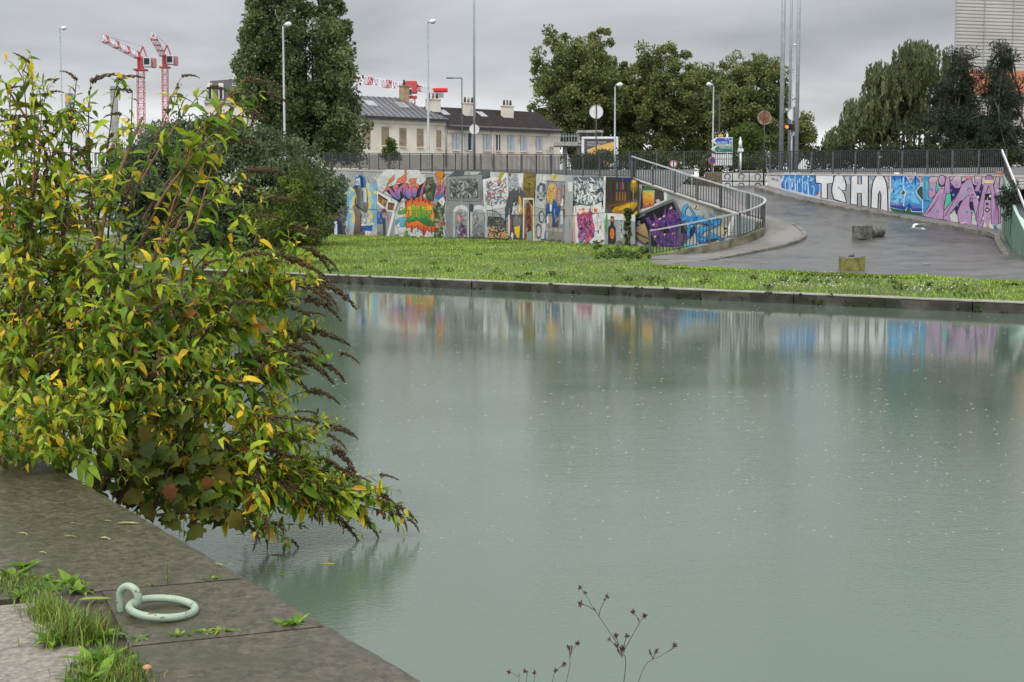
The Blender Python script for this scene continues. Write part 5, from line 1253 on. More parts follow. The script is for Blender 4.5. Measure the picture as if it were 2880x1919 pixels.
for q in ([(1070, 450), (1110, 520), (1090, 530)], [(1160, 420), (1190, 440), (1170, 470)], [(1390, 420), (1420, 400), (1410, 470)], [(1265, 480), (1290, 430), (1280, 520)]): p.poly(q, (30, 24, 40))
p.done()
# --- piece 5: green letters on orange fire with red drips, with a green creature
p = Paint('mural_piece', map_m1, TB, mural_wall, 'green letters on orange fire with red drips')
base_ = [(-280, 560), (760, 660), (780, 1475), (-300, 1475)]
p.poly([(-200, 1180), (740, 1180), (760, 1475), (-240, 1475)], (208, 208, 206)); p.scrib([(-200, 1180), (740, 1180), (760, 1475), (-240, 1475)], [(60, 70, 64), (150, 40, 44), (236, 236, 234), (90, 110, 96)], 80, 70, 12)
fire = [(-90, 1200), (-100, 820), (-60, 740), (20, 700), (60, 640), (120, 720), (200, 650), (270, 560), (300, 720), (360, 690), (430, 740), (520, 790), (540, 1000), (560, 1330), (540, 1380), (470, 1320), (420, 1370), (380, 1300), (310, 1450), (290, 1340), (230, 1300), (180, 1250), (90, 1280), (60, 1360), (40, 1260), (-40, 1270)]
p.line(fire+[fire[0]], 26, (140, 32, 40)); p.poly(fire, (206, 96, 48), (232, 140, 40), c3=(196, 60, 46))
for x, y0, y1 in ((75, 600, 760), (205, 640, 740), (282, 550, 720), (345, 680, 760), (60, 1230, 1380), (185, 1220, 1320), (310, 1270, 1450), (475, 1260, 1400), (-60, 700, 800), (420, 700, 780), (545, 1260, 1390), (-110, 760, 900)):
    p.line([(x, y0), (x+4, (y0+y1)/2), (x, y1)], 30, (176, 34, 44))
p.poly([(-90, 900), (0, 820), (480, 820), (520, 960), (480, 1060), (0, 1060), (-90, 1080)], (238, 186, 50), (232, 130, 44))
p.blobs(fire, [(60, 40, 30), (180, 60, 40)], 26, 12)
gb_ = [(-90, 1120), (60, 1060), (300, 1060), (540, 1150), (530, 1240), (360, 1220), (180, 1110), (0, 1160)]
p.line(gb_+[gb_[0]], 20, K_); p.poly(gb_, (60, 140, 66), (44, 112, 60))
for q in ([(60, 800), (130, 800), (130, 1090), (20, 1120), (15, 1040), (75, 1020)], [(170, 830), (240, 820), (230, 1010), (330, 1020), (330, 1100), (180, 1090)], [(260, 830), (380, 830), (370, 880), (320, 885), (320, 930), (365, 930), (365, 980), (320, 985), (320, 1030), (385, 1030), (390, 1090), (265, 1080)], [(380, 910), (480, 920), (470, 980), (430, 985), (430, 1060), (490, 1080), (490, 1150), (390, 1130)]):
    p.line(q+[q[0]], 18, (30, 50, 28)); p.poly(q, (140, 196, 40), (60, 150, 66))
for x, y in ((70, 810), (190, 838), (280, 845), (400, 925)): p.line([(x, y), (x+40, y-4)], 10, (226, 240, 200))
p.done()
p = Paint('mural_piece', map_m1, TA, mural_wall, 'green reptile figure in a light blue top')
p.poly([(1130, 960), (1330, 700), (1340, 1475), (1120, 1475)], (206, 207, 205)); p.scrib([(1130, 960), (1330, 760), (1340, 1475), (1120, 1475)], [(70, 74, 72), (235, 235, 232), (180, 80, 84)], 20, 80, 10)
for q, a_, b_2 in (([(1190, 960), (1230, 860), (1290, 840), (1290, 900), (1370, 840), (1360, 960), (1300, 990), (1200, 990)], (120, 172, 76), (96, 146, 66)), ([(1210, 1080), (1320, 1060), (1400, 1080), (1340, 1140), (1330, 1260), (1230, 1250)], (116, 182, 200), (88, 158, 184)), ([(1130, 1120), (1220, 1090), (1200, 1160), (1150, 1230)], (100, 170, 192), (80, 150, 178)),
                   ([(1190, 1270), (1320, 1270), (1310, 1380), (1250, 1410), (1200, 1360)], (222, 222, 218), (200, 200, 198)), ([(1340, 1360), (1390, 1340), (1380, 1440), (1320, 1475)], (130, 176, 80), (100, 150, 66)), ([(1200, 1410), (1310, 1410), (1320, 1475), (1200, 1475)], (214, 196, 198), None)):
    p.line(q+[q[0]], 14, (30, 40, 34)); p.poly(q, a_, b_2)
p.line([(1400, 890), (1410, 960), (1390, 1090)], 16, (90, 96, 100)); p.poly([(1240, 870), (1280, 880), (1270, 920), (1225, 910)], (222, 226, 214)); p.done()
# --- piece 6: dark green hulk, orange topped pink figure, green trooper, skeleton
p = Paint('mural_piece', map_m1, TB, mural_wall, 'mossy green giant and pink figure with orange turban')
p.poly([(355, 240), (400, 205), (470, 220), (510, 320), (570, 360), (560, 430), (520, 560), (500, 700), (390, 690), (350, 600), (340, 470), (300, 500), (300, 440), (360, 370)], (84, 88, 62), (58, 66, 40)); p.blobs([(360, 240), (480, 230), (540, 420), (490, 680), (370, 640)], [(104, 108, 78), (66, 74, 48), (120, 122, 90), (50, 56, 36)], 26, 34); p.line([(390, 360), (430, 420)], 14, (190, 170, 168))
p.ell(440, 590, 50, 76, (108, 118, 70), (80, 90, 50))
p.poly([(560, 400), (700, 340), (760, 400), (740, 560), (770, 660), (760, 700), (560, 640), (530, 640), (600, 520)], (176, 84, 124), (150, 74, 110)); p.poly([(640, 540), (740, 430), (730, 500), (650, 580)], (196, 150, 160))
q = [(555, 180), (570, 120), (640, 75), (710, 100), (730, 170), (700, 220), (600, 235)]; p.line(q+[q[0]], 16, (120, 70, 30)); p.poly(q, (220, 140, 48), (196, 116, 34)); p.ell(660, 285, 70, 75, (206, 124, 44)); p.poly([(580, 330), (720, 330), (700, 380), (600, 370)], (190, 130, 60)); p.blobs([(610, 240), (700, 240), (700, 310), (620, 310)], [(160, 60, 40), (226, 160, 80)], 8, 16)
p.poly([(560, 620), (700, 560), (740, 590), (610, 700)], (48, 130, 186)); p.poly([(620, 700), (720, 620), (760, 720), (730, 820), (680, 800)], (220, 222, 222)); p.line([(660, 720), (700, 700), (690, 760)], 10, (50, 50, 56))
tp = [(490, 860), (560, 800), (620, 740), (690, 790), (720, 860), (700, 1000), (730, 1080), (690, 1180), (700, 1300), (740, 1475), (510, 1475), (560, 1300), (600, 1250), (540, 1180), (560, 1040), (620, 980), (520, 960)]
p.poly(tp, (92, 106, 66), (66, 78, 44)); p.blobs(tp, [(110, 122, 84), (70, 82, 52), (130, 140, 106), (52, 60, 38), (150, 160, 140)], 44, 34); p.blobs([(480, 1050), (560, 1050), (560, 1130), (480, 1130)], [(226, 170, 44)], 4, 26); p.poly([(540, 1190), (580, 1170), (640, 1260), (600, 1290)], (214, 150, 150)); p.ell(705, 1190, 36, 46, (186, 66, 52))
p.done()
p = Paint('mural_piece', map_m1, TB, mural_wall, 'grey bones figure')
p.poly([(770, 700), (1000, 740), (960, 1480), (775, 1480)], (176, 178, 178), (160, 162, 162)); p.ell(852, 790, 56, 60, (196, 150, 126), (150, 130, 112)); p.ell(846, 930, 60, 46, (190, 140, 112)); p.line([(790, 860), (880, 850), (900, 960), (800, 1040), (920, 1030)], 34, (120, 112, 86)); p.poly([(790, 1080), (920, 1080), (900, 1180), (810, 1180)], (186, 188, 186)); p.line([(830, 1180), (800, 1300), (820, 1460)], 20, (104, 108, 92)); p.line([(890, 1180), (940, 1300), (900, 1440)], 20, (104, 108, 92)); p.ell(860, 1310, 50, 90, (190, 192, 192)); p.done()
# --- piece 7: grey screen and two arches
p = Paint('mural_piece', map_m1, TB, mural_wall, 'grey chrome tag on a tilted screen above two arches')
p.poly([(830, 200), (960, 85), (1170, 90), (1140, 180)], (84, 88, 92)); p.poly([(1180, 90), (1290, 90), (1260, 180), (1150, 180)], (170, 172, 168)); p.poly([(1440, 150), (1560, 90), (1640, 100), (1620, 230)], (96, 100, 104)); p.poly([(1290, 95), (1520, 100), (1420, 170), (1280, 180)], (196, 198, 194))
p.poly([(780, 480), (1640, 480), (1640, 1480), (780, 1480)], (150, 152, 153), (132, 134, 136))
scn = [(800, 210), (1540, 160), (1550, 660), (1500, 730), (800, 700)]; p.line(scn+[scn[0]], 22, (70, 72, 74)); p.poly(scn, (146, 148, 148), (128, 130, 130)); ins = [(850, 260), (1440, 240), (1460, 650), (870, 670)]; p.poly(ins, (104, 108, 108), (84, 86, 86))
p.scrib(ins, [(150, 153, 153), (170, 172, 172), (60, 62, 64), (44, 46, 48), (190, 190, 188), (128, 130, 130)], 120, 130, 26, ang=1.4, spread=.7)
for x0, x1 in ((930, 1265), (1290, 1640)):
    ar = [(x0, 1480), (x0, 960)]+[((x0+x1)/2-(x1-x0)/2*math.cos(a), 960-160*math.sin(a)) for a in [math.pi*i/12 for i in range(1, 12)]]+[(x1, 960), (x1, 1480)]
    p.poly(ar, (222, 223, 222), (176, 178, 178)); i_ = [(x0+40, 1480), (x0+40, 980)]+[((x0+x1)/2-((x1-x0)/2-40)*math.cos(a), 980-90*math.sin(a)) for a in [math.pi*i/10 for i in range(1, 10)]]+[(x1-40, 980), (x1-40, 1480)]
    p.poly(i_, (168, 172, 174), (104, 108, 112)); p.scrib(i_, [(120, 126, 130), (80, 84, 88), (196, 198, 200), (60, 62, 66), (150, 152, 156)], 60, 110, 16, ang=1.5, spread=.5)
p.line([(1275, 760), (1272, 1480)], 16, (40, 42, 44)); p.ell(1322, 860, 42, 92, (72, 80, 90)); p.scrib([(990, 980), (1130, 980), (1140, 1150), (1040, 1150)], [(216, 172, 140), (206, 160, 140), (200, 90, 130)], 20, 120, 26, ang=1.3, spread=.3); p.scrib([(1040, 1150), (1160, 1150), (1240, 1440), (1060, 1440)], [(90, 50, 110), (70, 40, 90), (180, 60, 110), (60, 60, 100)], 34, 90, 26)
p.done()
# --- piece 8: white sheet with multicolour scribbles
p = Paint('mural_piece', map_m1, TC, mural_wall, 'white sheet of tangled multicoloured letters')
p.poly([(-70, 90), (70, 95), (40, 200), (-70, 220)], (96, 100, 102)); p.poly([(60, 95), (380, 110), (420, 130), (60, 230)], (196, 198, 198))
sh = [(-90, 250), (60, 215), (240, 190), (410, 110), (440, 800), (20, 860), (-60, 840)]
p.poly(sh, (226, 227, 225), (214, 216, 214)); p.poly([(265, 100), (370, 105), (240, 310), (225, 210)], (172, 164, 72))
inn_ = [(-40, 290), (170, 260), (380, 200), (410, 720), (60, 800), (-40, 700)]
p.scrib(inn_, [(110, 70, 150), (70, 130, 80), (60, 120, 180), (210, 180, 60), (90, 60, 120), (190, 120, 170), (60, 150, 150), (210, 130, 60), (235, 235, 235), (60, 60, 110), (120, 160, 80), (190, 70, 120)], 190, 90, 20)
p.done()
# --- piece 9: fan arch and rubble
p = Paint('mural_piece', map_m1, TC, mural_wall, 'arched bench over a heap of tan rubble')
p.poly([(-20, 860), (360, 820), (360, 1440), (-20, 1420)], (190, 192, 190), (170, 170, 168)); p.line([(0, 880), (90, 870), (190, 900), (290, 990)], 16, (40, 44, 46))
for i in range(6): p.line([(10+i*44, 890+i*i*2), (0+i*48, 990)], 8, (70, 72, 70))
p.poly([(10, 990), (290, 1000), (360, 1080), (350, 1230), (0, 1200)], (66, 70, 72)); p.scrib([(10, 990), (340, 1010), (350, 1220), (10, 1200)], [(30, 32, 34), (120, 124, 124), (90, 92, 90), (160, 150, 120)], 50, 80, 14)
rb_ = [(20, 1230), (120, 1180), (330, 1250), (440, 1330), (430, 1430), (20, 1430)]; p.poly(rb_, (196, 160, 112), (170, 134, 92)); p.blobs(rb_, [(50, 42, 34), (70, 58, 44), (210, 176, 130), (40, 36, 32)], 70, 17); p.done()
# --- piece 10: dark shirt with yellow and white
p = Paint('mural_piece', map_m1, TC, mural_wall, 'dark grey shirt shape with white and yellow splashes')
p.poly([(420, 130), (730, 120), (720, 470), (430, 480)], (176, 178, 178)); p.scrib([(430, 140), (620, 130), (620, 420), (440, 470)], [(200, 202, 202), (110, 114, 116), (70, 110, 170), (150, 154, 156), (220, 220, 220)], 60, 100, 14); p.poly([(610, 130), (725, 130), (700, 420), (640, 380)], (222, 224, 222)); p.poly([(430, 130), (475, 130), (470, 190), (435, 180)], (140, 60, 64))
shirt = [(440, 510), (540, 420), (580, 490), (640, 390), (700, 470), (790, 540), (800, 700), (730, 720), (720, 1480), (480, 1480), (450, 960), (370, 950), (350, 860)]
p.poly(shirt, (84, 87, 92), (72, 75, 79)); p.poly([(640, 560), (685, 640), (690, 760), (720, 840), (690, 950), (640, 940), (630, 640)], (226, 176, 48), (210, 152, 36)); p.scrib([(510, 740), (640, 650), (670, 800), (640, 960), (500, 960)], [(236, 236, 234), (222, 222, 222), (200, 200, 200)], 50, 110, 24, ang=1.7, spread=.5)
p.poly([(530, 990), (690, 970), (680, 1180), (530, 1180)], (116, 118, 118)); p.scrib([(530, 990), (690, 970), (680, 1180), (530, 1180)], [(80, 80, 82), (150, 146, 140)], 20, 80, 12); p.poly([(540, 1200), (660, 1180), (640, 1470), (560, 1340)], (224, 182, 40)); p.poly([(450, 1040), (490, 1060), (490, 1260), (450, 1270)], (176, 60, 54)); p.poly([(500, 1300), (530, 1350), (510, 1480), (470, 1380)], (206, 206, 206)); p.poly([(420, 960), (460, 960), (450, 1370), (430, 1370)], (214, 214, 212)); p.done()
# --- piece 11: mustard panel and framed brown panel
p = Paint('mural_piece', map_m1, TC, mural_wall, 'mustard interior panel and white framed brown portrait')
p.poly([(730, 125), (985, 130), (940, 640), (800, 600), (720, 480)], (140, 120, 48), (120, 100, 40)); p.line([(740, 255), (960, 300)], 14, (70, 60, 26)); p.line([(740, 420), (950, 540)], 14, (60, 52, 24)); p.scrib([(740, 130), (970, 140), (950, 600), (740, 460)], [(160, 140, 60), (104, 86, 36), (176, 150, 60), (84, 70, 32)], 34, 160, 16, ang=.2, spread=.3); p.poly([(900, 130), (985, 130), (975, 200), (920, 190)], (96, 92, 90))
p.poly([(720, 615), (940, 620), (950, 1480), (715, 1480)], (214, 214, 210)); p.poly([(745, 655), (920, 655), (925, 1480), (735, 1480)], (192, 146, 74), (160, 116, 60)); p.poly([(820, 660), (920, 660), (918, 790)], (40, 38, 40)); p.poly([(745, 660), (800, 720), (770, 820), (742, 800)], (150, 160, 176))
fg_ = [(790, 720), (840, 700), (870, 800), (890, 1000), (895, 1280), (820, 1300), (780, 1450), (745, 1450), (760, 1100), (770, 900)]; p.poly(fg_, (104, 64, 54), (130, 82, 70)); p.scrib(fg_, [(80, 48, 42), (150, 100, 86), (120, 74, 64), (60, 38, 36)], 40, 150, 22, ang=1.5, spread=.2); p.poly([(800, 1300), (890, 1300), (890, 1480), (800, 1480)], (112, 160, 160), (130, 150, 146)); p.done()
# --- piece 12: grey portrait column and rings
p = Paint('mural_piece', map_m1, TC, mural_wall, 'grey portrait column with ring shapes')
p.poly([(990, 135), (1195, 145), (1175, 850), (950, 800)], (202, 203, 200), (178, 180, 176)); p.scrib([(995, 140), (1190, 150), (1180, 300), (990, 300)], [(222, 222, 220), (160, 162, 160)], 20, 120, 20, ang=2, spread=.3); p.poly([(990, 500), (1000, 390), (1070, 310), (1170, 350), (1180, 490)], (74, 84, 110), (96, 104, 124)); p.poly([(1040, 490), (1070, 370), (1110, 380), (1100, 500)], (196, 200, 206)); p.poly([(990, 500), (1180, 490), (1150, 640), (1080, 690), (1010, 640)], (150, 154, 152)); p.blobs([(990, 500), (1180, 490), (1150, 640), (1080, 690), (1010, 640)], [(90, 96, 100), (190, 192, 188), (140, 140, 110), (70, 76, 84)], 26, 24); p.poly([(1040, 640), (1120, 640), (1080, 700)], (90, 94, 104))
p.poly([(950, 810), (1175, 860), (1150, 1480), (955, 1480)], (164, 166, 162), (176, 178, 174))
for x, y, rx, ry in ((1090, 1000, 62, 130), (1030, 1290, 64, 160)): p.ell(x, y, rx, ry, (84, 88, 84)); p.ell(x+6, y, rx*.6, ry*.72, (184, 186, 180))
p.scrib([(960, 1000), (1010, 1000), (1010, 1440), (960, 1440)], [(110, 112, 106), (140, 142, 136)], 16, 120, 18, ang=1.5); p.poly([(1110, 1150), (1170, 1130), (1220, 1200), (1150, 1300), (1140, 1480), (1100, 1480), (1090, 1260)], (214, 208, 218), (196, 188, 206)); p.done()
# --- piece 13: fair haired figure in a blue suit on a plinth
p = Paint('mural_piece', map_m1, TC, mural_wall, 'fair haired figure in blue suit on a stone plinth')
p.poly([(1195, 155), (1490, 160), (1490, 290), (1195, 270)], (196, 186, 178)); p.blobs([(1200, 160), (1480, 165), (1480, 260), (1200, 255)], [(196, 190, 100), (206, 180, 190), (210, 206, 196), (176, 176, 60)], 18, 30); p.poly([(1330, 160), (1390, 165), (1380, 240), (1325, 240)], (176, 180, 40)); p.poly([(1490, 165), (1640, 170), (1640, 290), (1490, 285)], (188, 190, 190))
p.poly([(1195, 290), (1640, 300), (1640, 1500), (1170, 1480)], (140, 144, 149), (132, 136, 142)); p.line([(1490, 290), (1485, 600)], 8, (110, 114, 118))
hair = [(1200, 500), (1240, 360), (1280, 320), (1350, 340), (1390, 430), (1380, 600), (1330, 660), (1300, 760), (1260, 740), (1220, 720), (1195, 640)]; p.poly(hair, (216, 176, 104), (190, 144, 70)); p.scrib(hair, [(160, 112, 50), (232, 200, 130), (196, 150, 76)], 34, 140, 16, ang=1.5, spread=.3); p.ell(1272, 570, 34, 60, (206, 150, 96))
p.poly([(1195, 740), (1260, 720), (1300, 770), (1330, 640), (1390, 690), (1400, 780), (1480, 770), (1470, 860), (1420, 1020), (1370, 950), (1360, 1210), (1300, 1200), (1300, 940), (1230, 940), (1200, 1120), (1160, 1100)], (42, 92, 148), (30, 70, 124)); p.scrib([(1195, 760), (1300, 760), (1390, 700), (1360, 1200), (1300, 1000)], [(24, 54, 100), (60, 116, 170)], 24, 150, 14, ang=1.5, spread=.3); p.poly([(1255, 730), (1300, 770), (1290, 900), (1260, 880)], (224, 220, 214)); p.poly([(1230, 950), (1290, 930), (1310, 1080), (1290, 1200), (1240, 1180)], (176, 146, 116)); p.poly([(1190, 1010), (1230, 940), (1230, 1120), (1200, 1140)], (220, 220, 216))
p.poly([(1400, 430), (1480, 430), (1480, 760), (1400, 770)], (176, 112, 96))
for i in range(9): p.line([(1415, 480+i*30), (1468, 478+i*30)], 13, (206, 190, 180))
p.poly([(1470, 760), (1520, 600), (1550, 680), (1500, 800)], (216, 218, 218)); p.poly([(1530, 360), (1620, 400), (1640, 520), (1590, 900), (1560, 1060), (1510, 900), (1560, 640)], (128, 88, 66), (112, 78, 56)); p.blobs([(1530, 380), (1630, 400), (1600, 800), (1530, 880)], [(160, 110, 80), (90, 60, 44), (180, 130, 70)], 20, 26)
p.poly([(1470, 880), (1515, 880), (1520, 1140), (1470, 1150)], (200, 208, 212)); p.poly([(1600, 820), (1740, 780), (1730, 1100), (1640, 1150)], (224, 184, 44), (214, 164, 36)); p.scrib([(1600, 900), (1700, 860), (1680, 1440), (1580, 1440)], [(120, 96, 70), (200, 130, 50), (150, 120, 90), (90, 70, 54), (220, 150, 60)], 40, 130, 24, ang=1.5, spread=.5)
p.poly([(1170, 1210), (1520, 1240), (1520, 1310), (1175, 1280)], (168, 162, 148)); p.poly([(1200, 1290), (1490, 1310), (1490, 1560), (1160, 1500)], (148, 142, 128), (128, 124, 110))
for i in range(7): p.line([(1240+i*36, 1310), (1235+i*36, 1440)], 7, (116, 112, 98))
p.poly([(1170, 1290), (1230, 1300), (1220, 1430), (1175, 1420)], (140, 170, 190)); p.poly([(1370, 1120), (1430, 1060), (1420, 1200), (1350, 1210)], (96, 62, 48)); p.done()
# --- piece 14: chrome wildstyle sheet
p = Paint('mural_piece', map_m1, TD, mural_wall, 'white and grey wildstyle letters on dark teal')
p.poly([(0, 95), (160, 100), (140, 1500), (-10, 1480)], (176, 178, 178), (150, 152, 154)); p.poly([(45, 230), (150, 230), (140, 420), (60, 410)], (222, 222, 220))
sq = [(160, 135), (770, 120), (760, 600), (560, 710), (360, 690), (160, 600)]; p.poly(sq, (92, 106, 110), (110, 122, 124)); p.scrib(sq, [(226, 228, 227), (205, 208, 208), (168, 173, 174), (60, 78, 84), (44, 56, 62), (236, 238, 237), (120, 130, 134), (230, 231, 230)], 230, 140, 30, ang=1.5, spread=.6); p.blobs(sq, [(70, 120, 150), (50, 70, 80)], 10, 18); p.done()
# --- piece 15: magenta and violet letters on white
p = Paint('mural_piece', map_m1, TD, mural_wall, 'magenta and violet letters on a white sheet')
sh = [(170, 720), (300, 690), (460, 710), (600, 690), (720, 630), (790, 900), (830, 1400), (760, 1540), (150, 1520)]
p.poly(sh, (226, 227, 226), (212, 213, 212)); p.poly([(150, 900), (190, 900), (210, 1520), (150, 1510)], (196, 180, 150), (206, 140, 150)); p.scrib([(560, 860), (720, 760), (800, 1500), (580, 1500)], [(150, 154, 154), (240, 240, 240), (100, 104, 106), (190, 192, 192)], 40, 150, 18, ang=1.9, spread=.5)
mg = [(225, 840), (300, 880), (350, 830), (420, 880), (480, 800), (540, 830), (545, 960), (590, 1150), (580, 1330), (500, 1400), (440, 1500), (390, 1380), (270, 1500), (270, 1400), (240, 1320), (270, 1200), (240, 1080)]
p.poly(mg, (176, 66, 130), (196, 96, 130), c3=(150, 60, 120)); p.scrib(mg, [(150, 50, 120), (206, 120, 136), (110, 90, 160), (60, 60, 100), (190, 60, 120), (140, 130, 180), (40, 50, 84), (214, 130, 120), (130, 44, 100)], 130, 150, 24, ang=1.5, spread=.4)
p.blobs([(220, 780), (640, 740), (640, 860), (220, 880)], [(224, 110, 70), (230, 126, 60)], 12, 26); p.blobs([(280, 1400), (560, 1380), (560, 1500), (290, 1500)], [(226, 110, 60), (70, 140, 200), (40, 50, 80)], 12, 28); p.ell(325, 1160, 34, 26, (30, 36, 60)); p.ell(660, 1150, 26, 46, (226, 170, 140)); p.ell(664, 1150, 14, 30, (220, 221, 220)); p.done()
# --- piece 16: night street scene in a white frame
p = Paint('mural_piece', map_m1, TD, mural_wall, 'night street scene lit yellow in a white frame')
p.poly([(770, 115), (815, 120), (800, 860), (755, 840)], (226, 226, 224)); p.poly([(740, 850), (1400, 880), (1400, 1010), (770, 980)], (222, 223, 222)); p.poly([(1340, 880), (1400, 880), (1390, 1110), (1340, 1110)], (214, 216, 216)); p.poly([(770, 990), (1400, 1020), (1400, 1480), (790, 1500)], (158, 162, 168), (148, 152, 158))
ngt = [(812, 130), (1330, 145), (1490, 210), (1440, 880), (795, 840)]; p.poly(ngt, (52, 46, 44), (72, 58, 42)); p.poly([(960, 140), (1330, 148), (1320, 200), (1150, 230)], (24, 40, 104), (40, 44, 70))
for x in range(900, 1330, 60): p.line([(x, 230), (x+4, 620-(x-900)*.1)], 20, (66, 56, 48) if (x//60) % 2 else (40, 34, 32))
for x, c_ in ((1040, (74, 110, 100)), (1105, (150, 30, 44)), (1160, (74, 104, 96))): p.poly([(x-18, 240), (x+18, 240), (x+16, 380), (x-16, 380)], c_)
for x in (1030, 1090, 1150, 1200): p.poly([(x-16, 430), (x+16, 425), (x+16, 600), (x-16, 610)], (124, 88, 54), (150, 100, 46))
p.poly([(860, 690), (1330, 590), (1330, 640), (870, 740)], (104, 72, 46)); p.poly([(1000, 730), (1440, 600), (1440, 700), (1300, 870), (880, 850)], (196, 150, 30), (176, 120, 26)); p.poly([(1100, 740), (1400, 640), (1300, 760), (1050, 800)], (214, 172, 40)); p.poly([(800, 720), (900, 740), (960, 860), (795, 840)], (78, 74, 74))
p.ell(1375, 310, 80, 140, (120, 100, 34)); p.ell(1372, 270, 54, 90, (160, 134, 40)); p.line([(1365, 220), (1360, 560), (1350, 830)], 12, (176, 140, 70)); p.poly([(1325, 200), (1420, 200), (1390, 250), (1350, 250)], (232, 196, 90)); p.poly([(1370, 560), (1430, 550), (1430, 640), (1365, 640)], (80, 84, 96)); p.line([(1300, 450), (1306, 860)], 8, (30, 28, 28)); p.poly([(1370, 850), (1440, 800), (1440, 880), (1380, 880)], (206, 176, 40)); p.done()
# --- piece 17: green blade, dark bottle
p = Paint('mural_piece', map_m1, TD, mural_wall, 'dark bottle with orange label and green blade')
p.poly([(800, 1000), (830, 760), (850, 980), (840, 1200), (820, 1330), (800, 1150)], (96, 176, 96), (60, 130, 76)); p.poly([(905, 915), (970, 915), (970, 1090), (1010, 1150), (1015, 1460), (880, 1560), (850, 1420), (860, 1140), (905, 1080)], (44, 45, 46), (54, 52, 50)); p.ell(937, 985, 20, 40, (226, 126, 46)); p.ell(940, 1265, 42, 108, (228, 128, 44), (220, 116, 40)); p.line([(922, 1210), (930, 1280), (940, 1220), (950, 1280), (960, 1210)], 8, (60, 40, 30)); p.line([(920, 1310), (962, 1310)], 9, (60, 40, 30)); p.scrib([(1060, 1050), (1190, 1050), (1190, 1400), (1120, 1440)], [(226, 226, 226), (100, 104, 104), (206, 208, 206)], 34, 60, 14); p.done()

# --- flank: framed yellow tag, tilted screen with violet piece, blue piece, moth, printed sheet
p = Paint('mural_piece', map_m2, TE, mural_wall, 'framed yellow and red tag')
p.poly([(160, 165), (600, 330), (590, 470), (130, 690)], (206, 206, 203)); p.poly([(190, 230), (560, 340), (545, 470), (160, 620)], (70, 66, 62)); p.poly([(200, 280), (300, 235), (380, 270), (370, 300), (200, 310)], (84, 132, 62)); p.poly([(205, 310), (400, 310), (390, 560), (215, 600)], (176, 176, 170), (120, 112, 112)); p.poly([(215, 330), (370, 330), (385, 430), (380, 540), (240, 600), (215, 540)], (232, 206, 84), (226, 150, 44), c3=(176, 44, 70)); p.scrib([(215, 330), (370, 330), (380, 540), (240, 590)], [(60, 50, 40), (236, 214, 110), (210, 90, 50), (150, 40, 60)], 34, 60, 8); p.ell(450, 480, 34, 30, (206, 170, 176)); p.poly([(540, 310), (600, 330), (590, 460), (550, 470)], (222, 222, 219)); p.poly([(380, 250), (540, 310), (540, 340), (390, 290)], (120, 84, 64))
p.poly([(162, 168), (204, 180), (168, 640), (126, 680)], (222, 222, 219)); p.done()
p = Paint('mural_piece', map_m2, TE, mural_wall, 'violet spiked piece on a tilted dark screen')
scr = [(85, 720), (110, 690), (680, 445), (730, 480), (850, 720), (960, 1020), (860, 1190), (330, 1250), (110, 1100)]; p.poly(scr, (104, 108, 106), (84, 86, 86)); p.poly([(115, 730), (690, 490), (900, 980), (840, 1180), (330, 1240), (130, 900)], (26, 26, 30)); p.poly([(118, 740), (250, 675), (256, 700), (122, 765)], (120, 122, 122)); p.poly([(120, 800), (170, 780), (175, 860), (125, 860)], (120, 130, 140))
for q in ([(245, 750), (310, 725), (330, 790), (400, 800), (380, 660), (450, 760), (520, 760), (570, 560), (580, 760), (560, 900), (420, 900), (330, 880)], [(580, 760), (620, 600), (670, 540), (680, 620), (770, 640), (800, 720), (780, 780), (820, 800), (760, 900), (800, 1000), (660, 1000), (600, 900)], [(320, 900), (480, 930), (560, 1000), (640, 980), (890, 990), (820, 1180), (520, 1200), (380, 1080)], [(390, 1000), (480, 960), (500, 1200), (440, 1200)], [(780, 1060), (850, 1040), (820, 1200), (780, 1200)]):
    p.poly(q, (112, 62, 124), (70, 54, 130)); p.scrib(q, [(60, 46, 112), (140, 74, 136), (40, 30, 60), (96, 52, 110), (160, 84, 150), (30, 28, 40)], 26, 120, 22, ang=1.3, spread=.7)
for x, y in ((655, 590), (480, 760), (640, 900), (380, 850), (690, 990), (410, 1040), (550, 1010), (545, 720)): p.ell(x, y, 24, 13, (214, 180, 176), rot=-.5)
p.poly([(105, 900), (180, 850), (240, 830), (290, 960), (310, 1120), (230, 1140), (150, 1080), (90, 1000)], (176, 146, 110), (150, 118, 88)); p.poly([(80, 960), (130, 970), (300, 1060), (310, 1100), (120, 1010)], (84, 88, 74)); p.done()
p = Paint('mural_piece', map_m2, TE, mural_wall, 'bright blue looping wildstyle letters')
for q in ([(830, 640), (860, 560), (920, 530), (930, 560), (880, 620), (880, 700), (960, 740), (1000, 690), (940, 570), (960, 570), (1040, 700), (1090, 750), (1090, 830), (1000, 860), (860, 780), (820, 820)], [(1000, 860), (1060, 870), (1000, 1000), (950, 1080), (900, 1010), (930, 860)], [(1090, 700), (1130, 740), (1180, 690), (1160, 750), (1460, 770), (1440, 830), (1330, 900), (1180, 870), (1060, 800)], [(1040, 990), (1090, 890), (1220, 880), (1330, 900), (1180, 960), (1120, 1030), (1220, 1050), (1250, 960), (1420, 1040), (1400, 1080), (1180, 1140), (1080, 1130)], [(1400, 1060), (1500, 1070), (1520, 1110), (1420, 1100)], [(1260, 680), (1330, 740), (1440, 770), (1320, 790)]):
    p.line(q+[q[0]], 12, (20, 44, 80)); p.poly(q, (72, 164, 214), (40, 112, 184)); p.scrib(q, [(24, 60, 120), (110, 190, 228), (30, 84, 150)], 8, 110, 14)
for q in ([(960, 920), (1040, 860), (1040, 960), (960, 1060)], [(1200, 1090), (1380, 1070), (1360, 1110), (1220, 1140)], [(1130, 830), (1300, 850), (1240, 880)]): p.poly(q, (22, 40, 86))
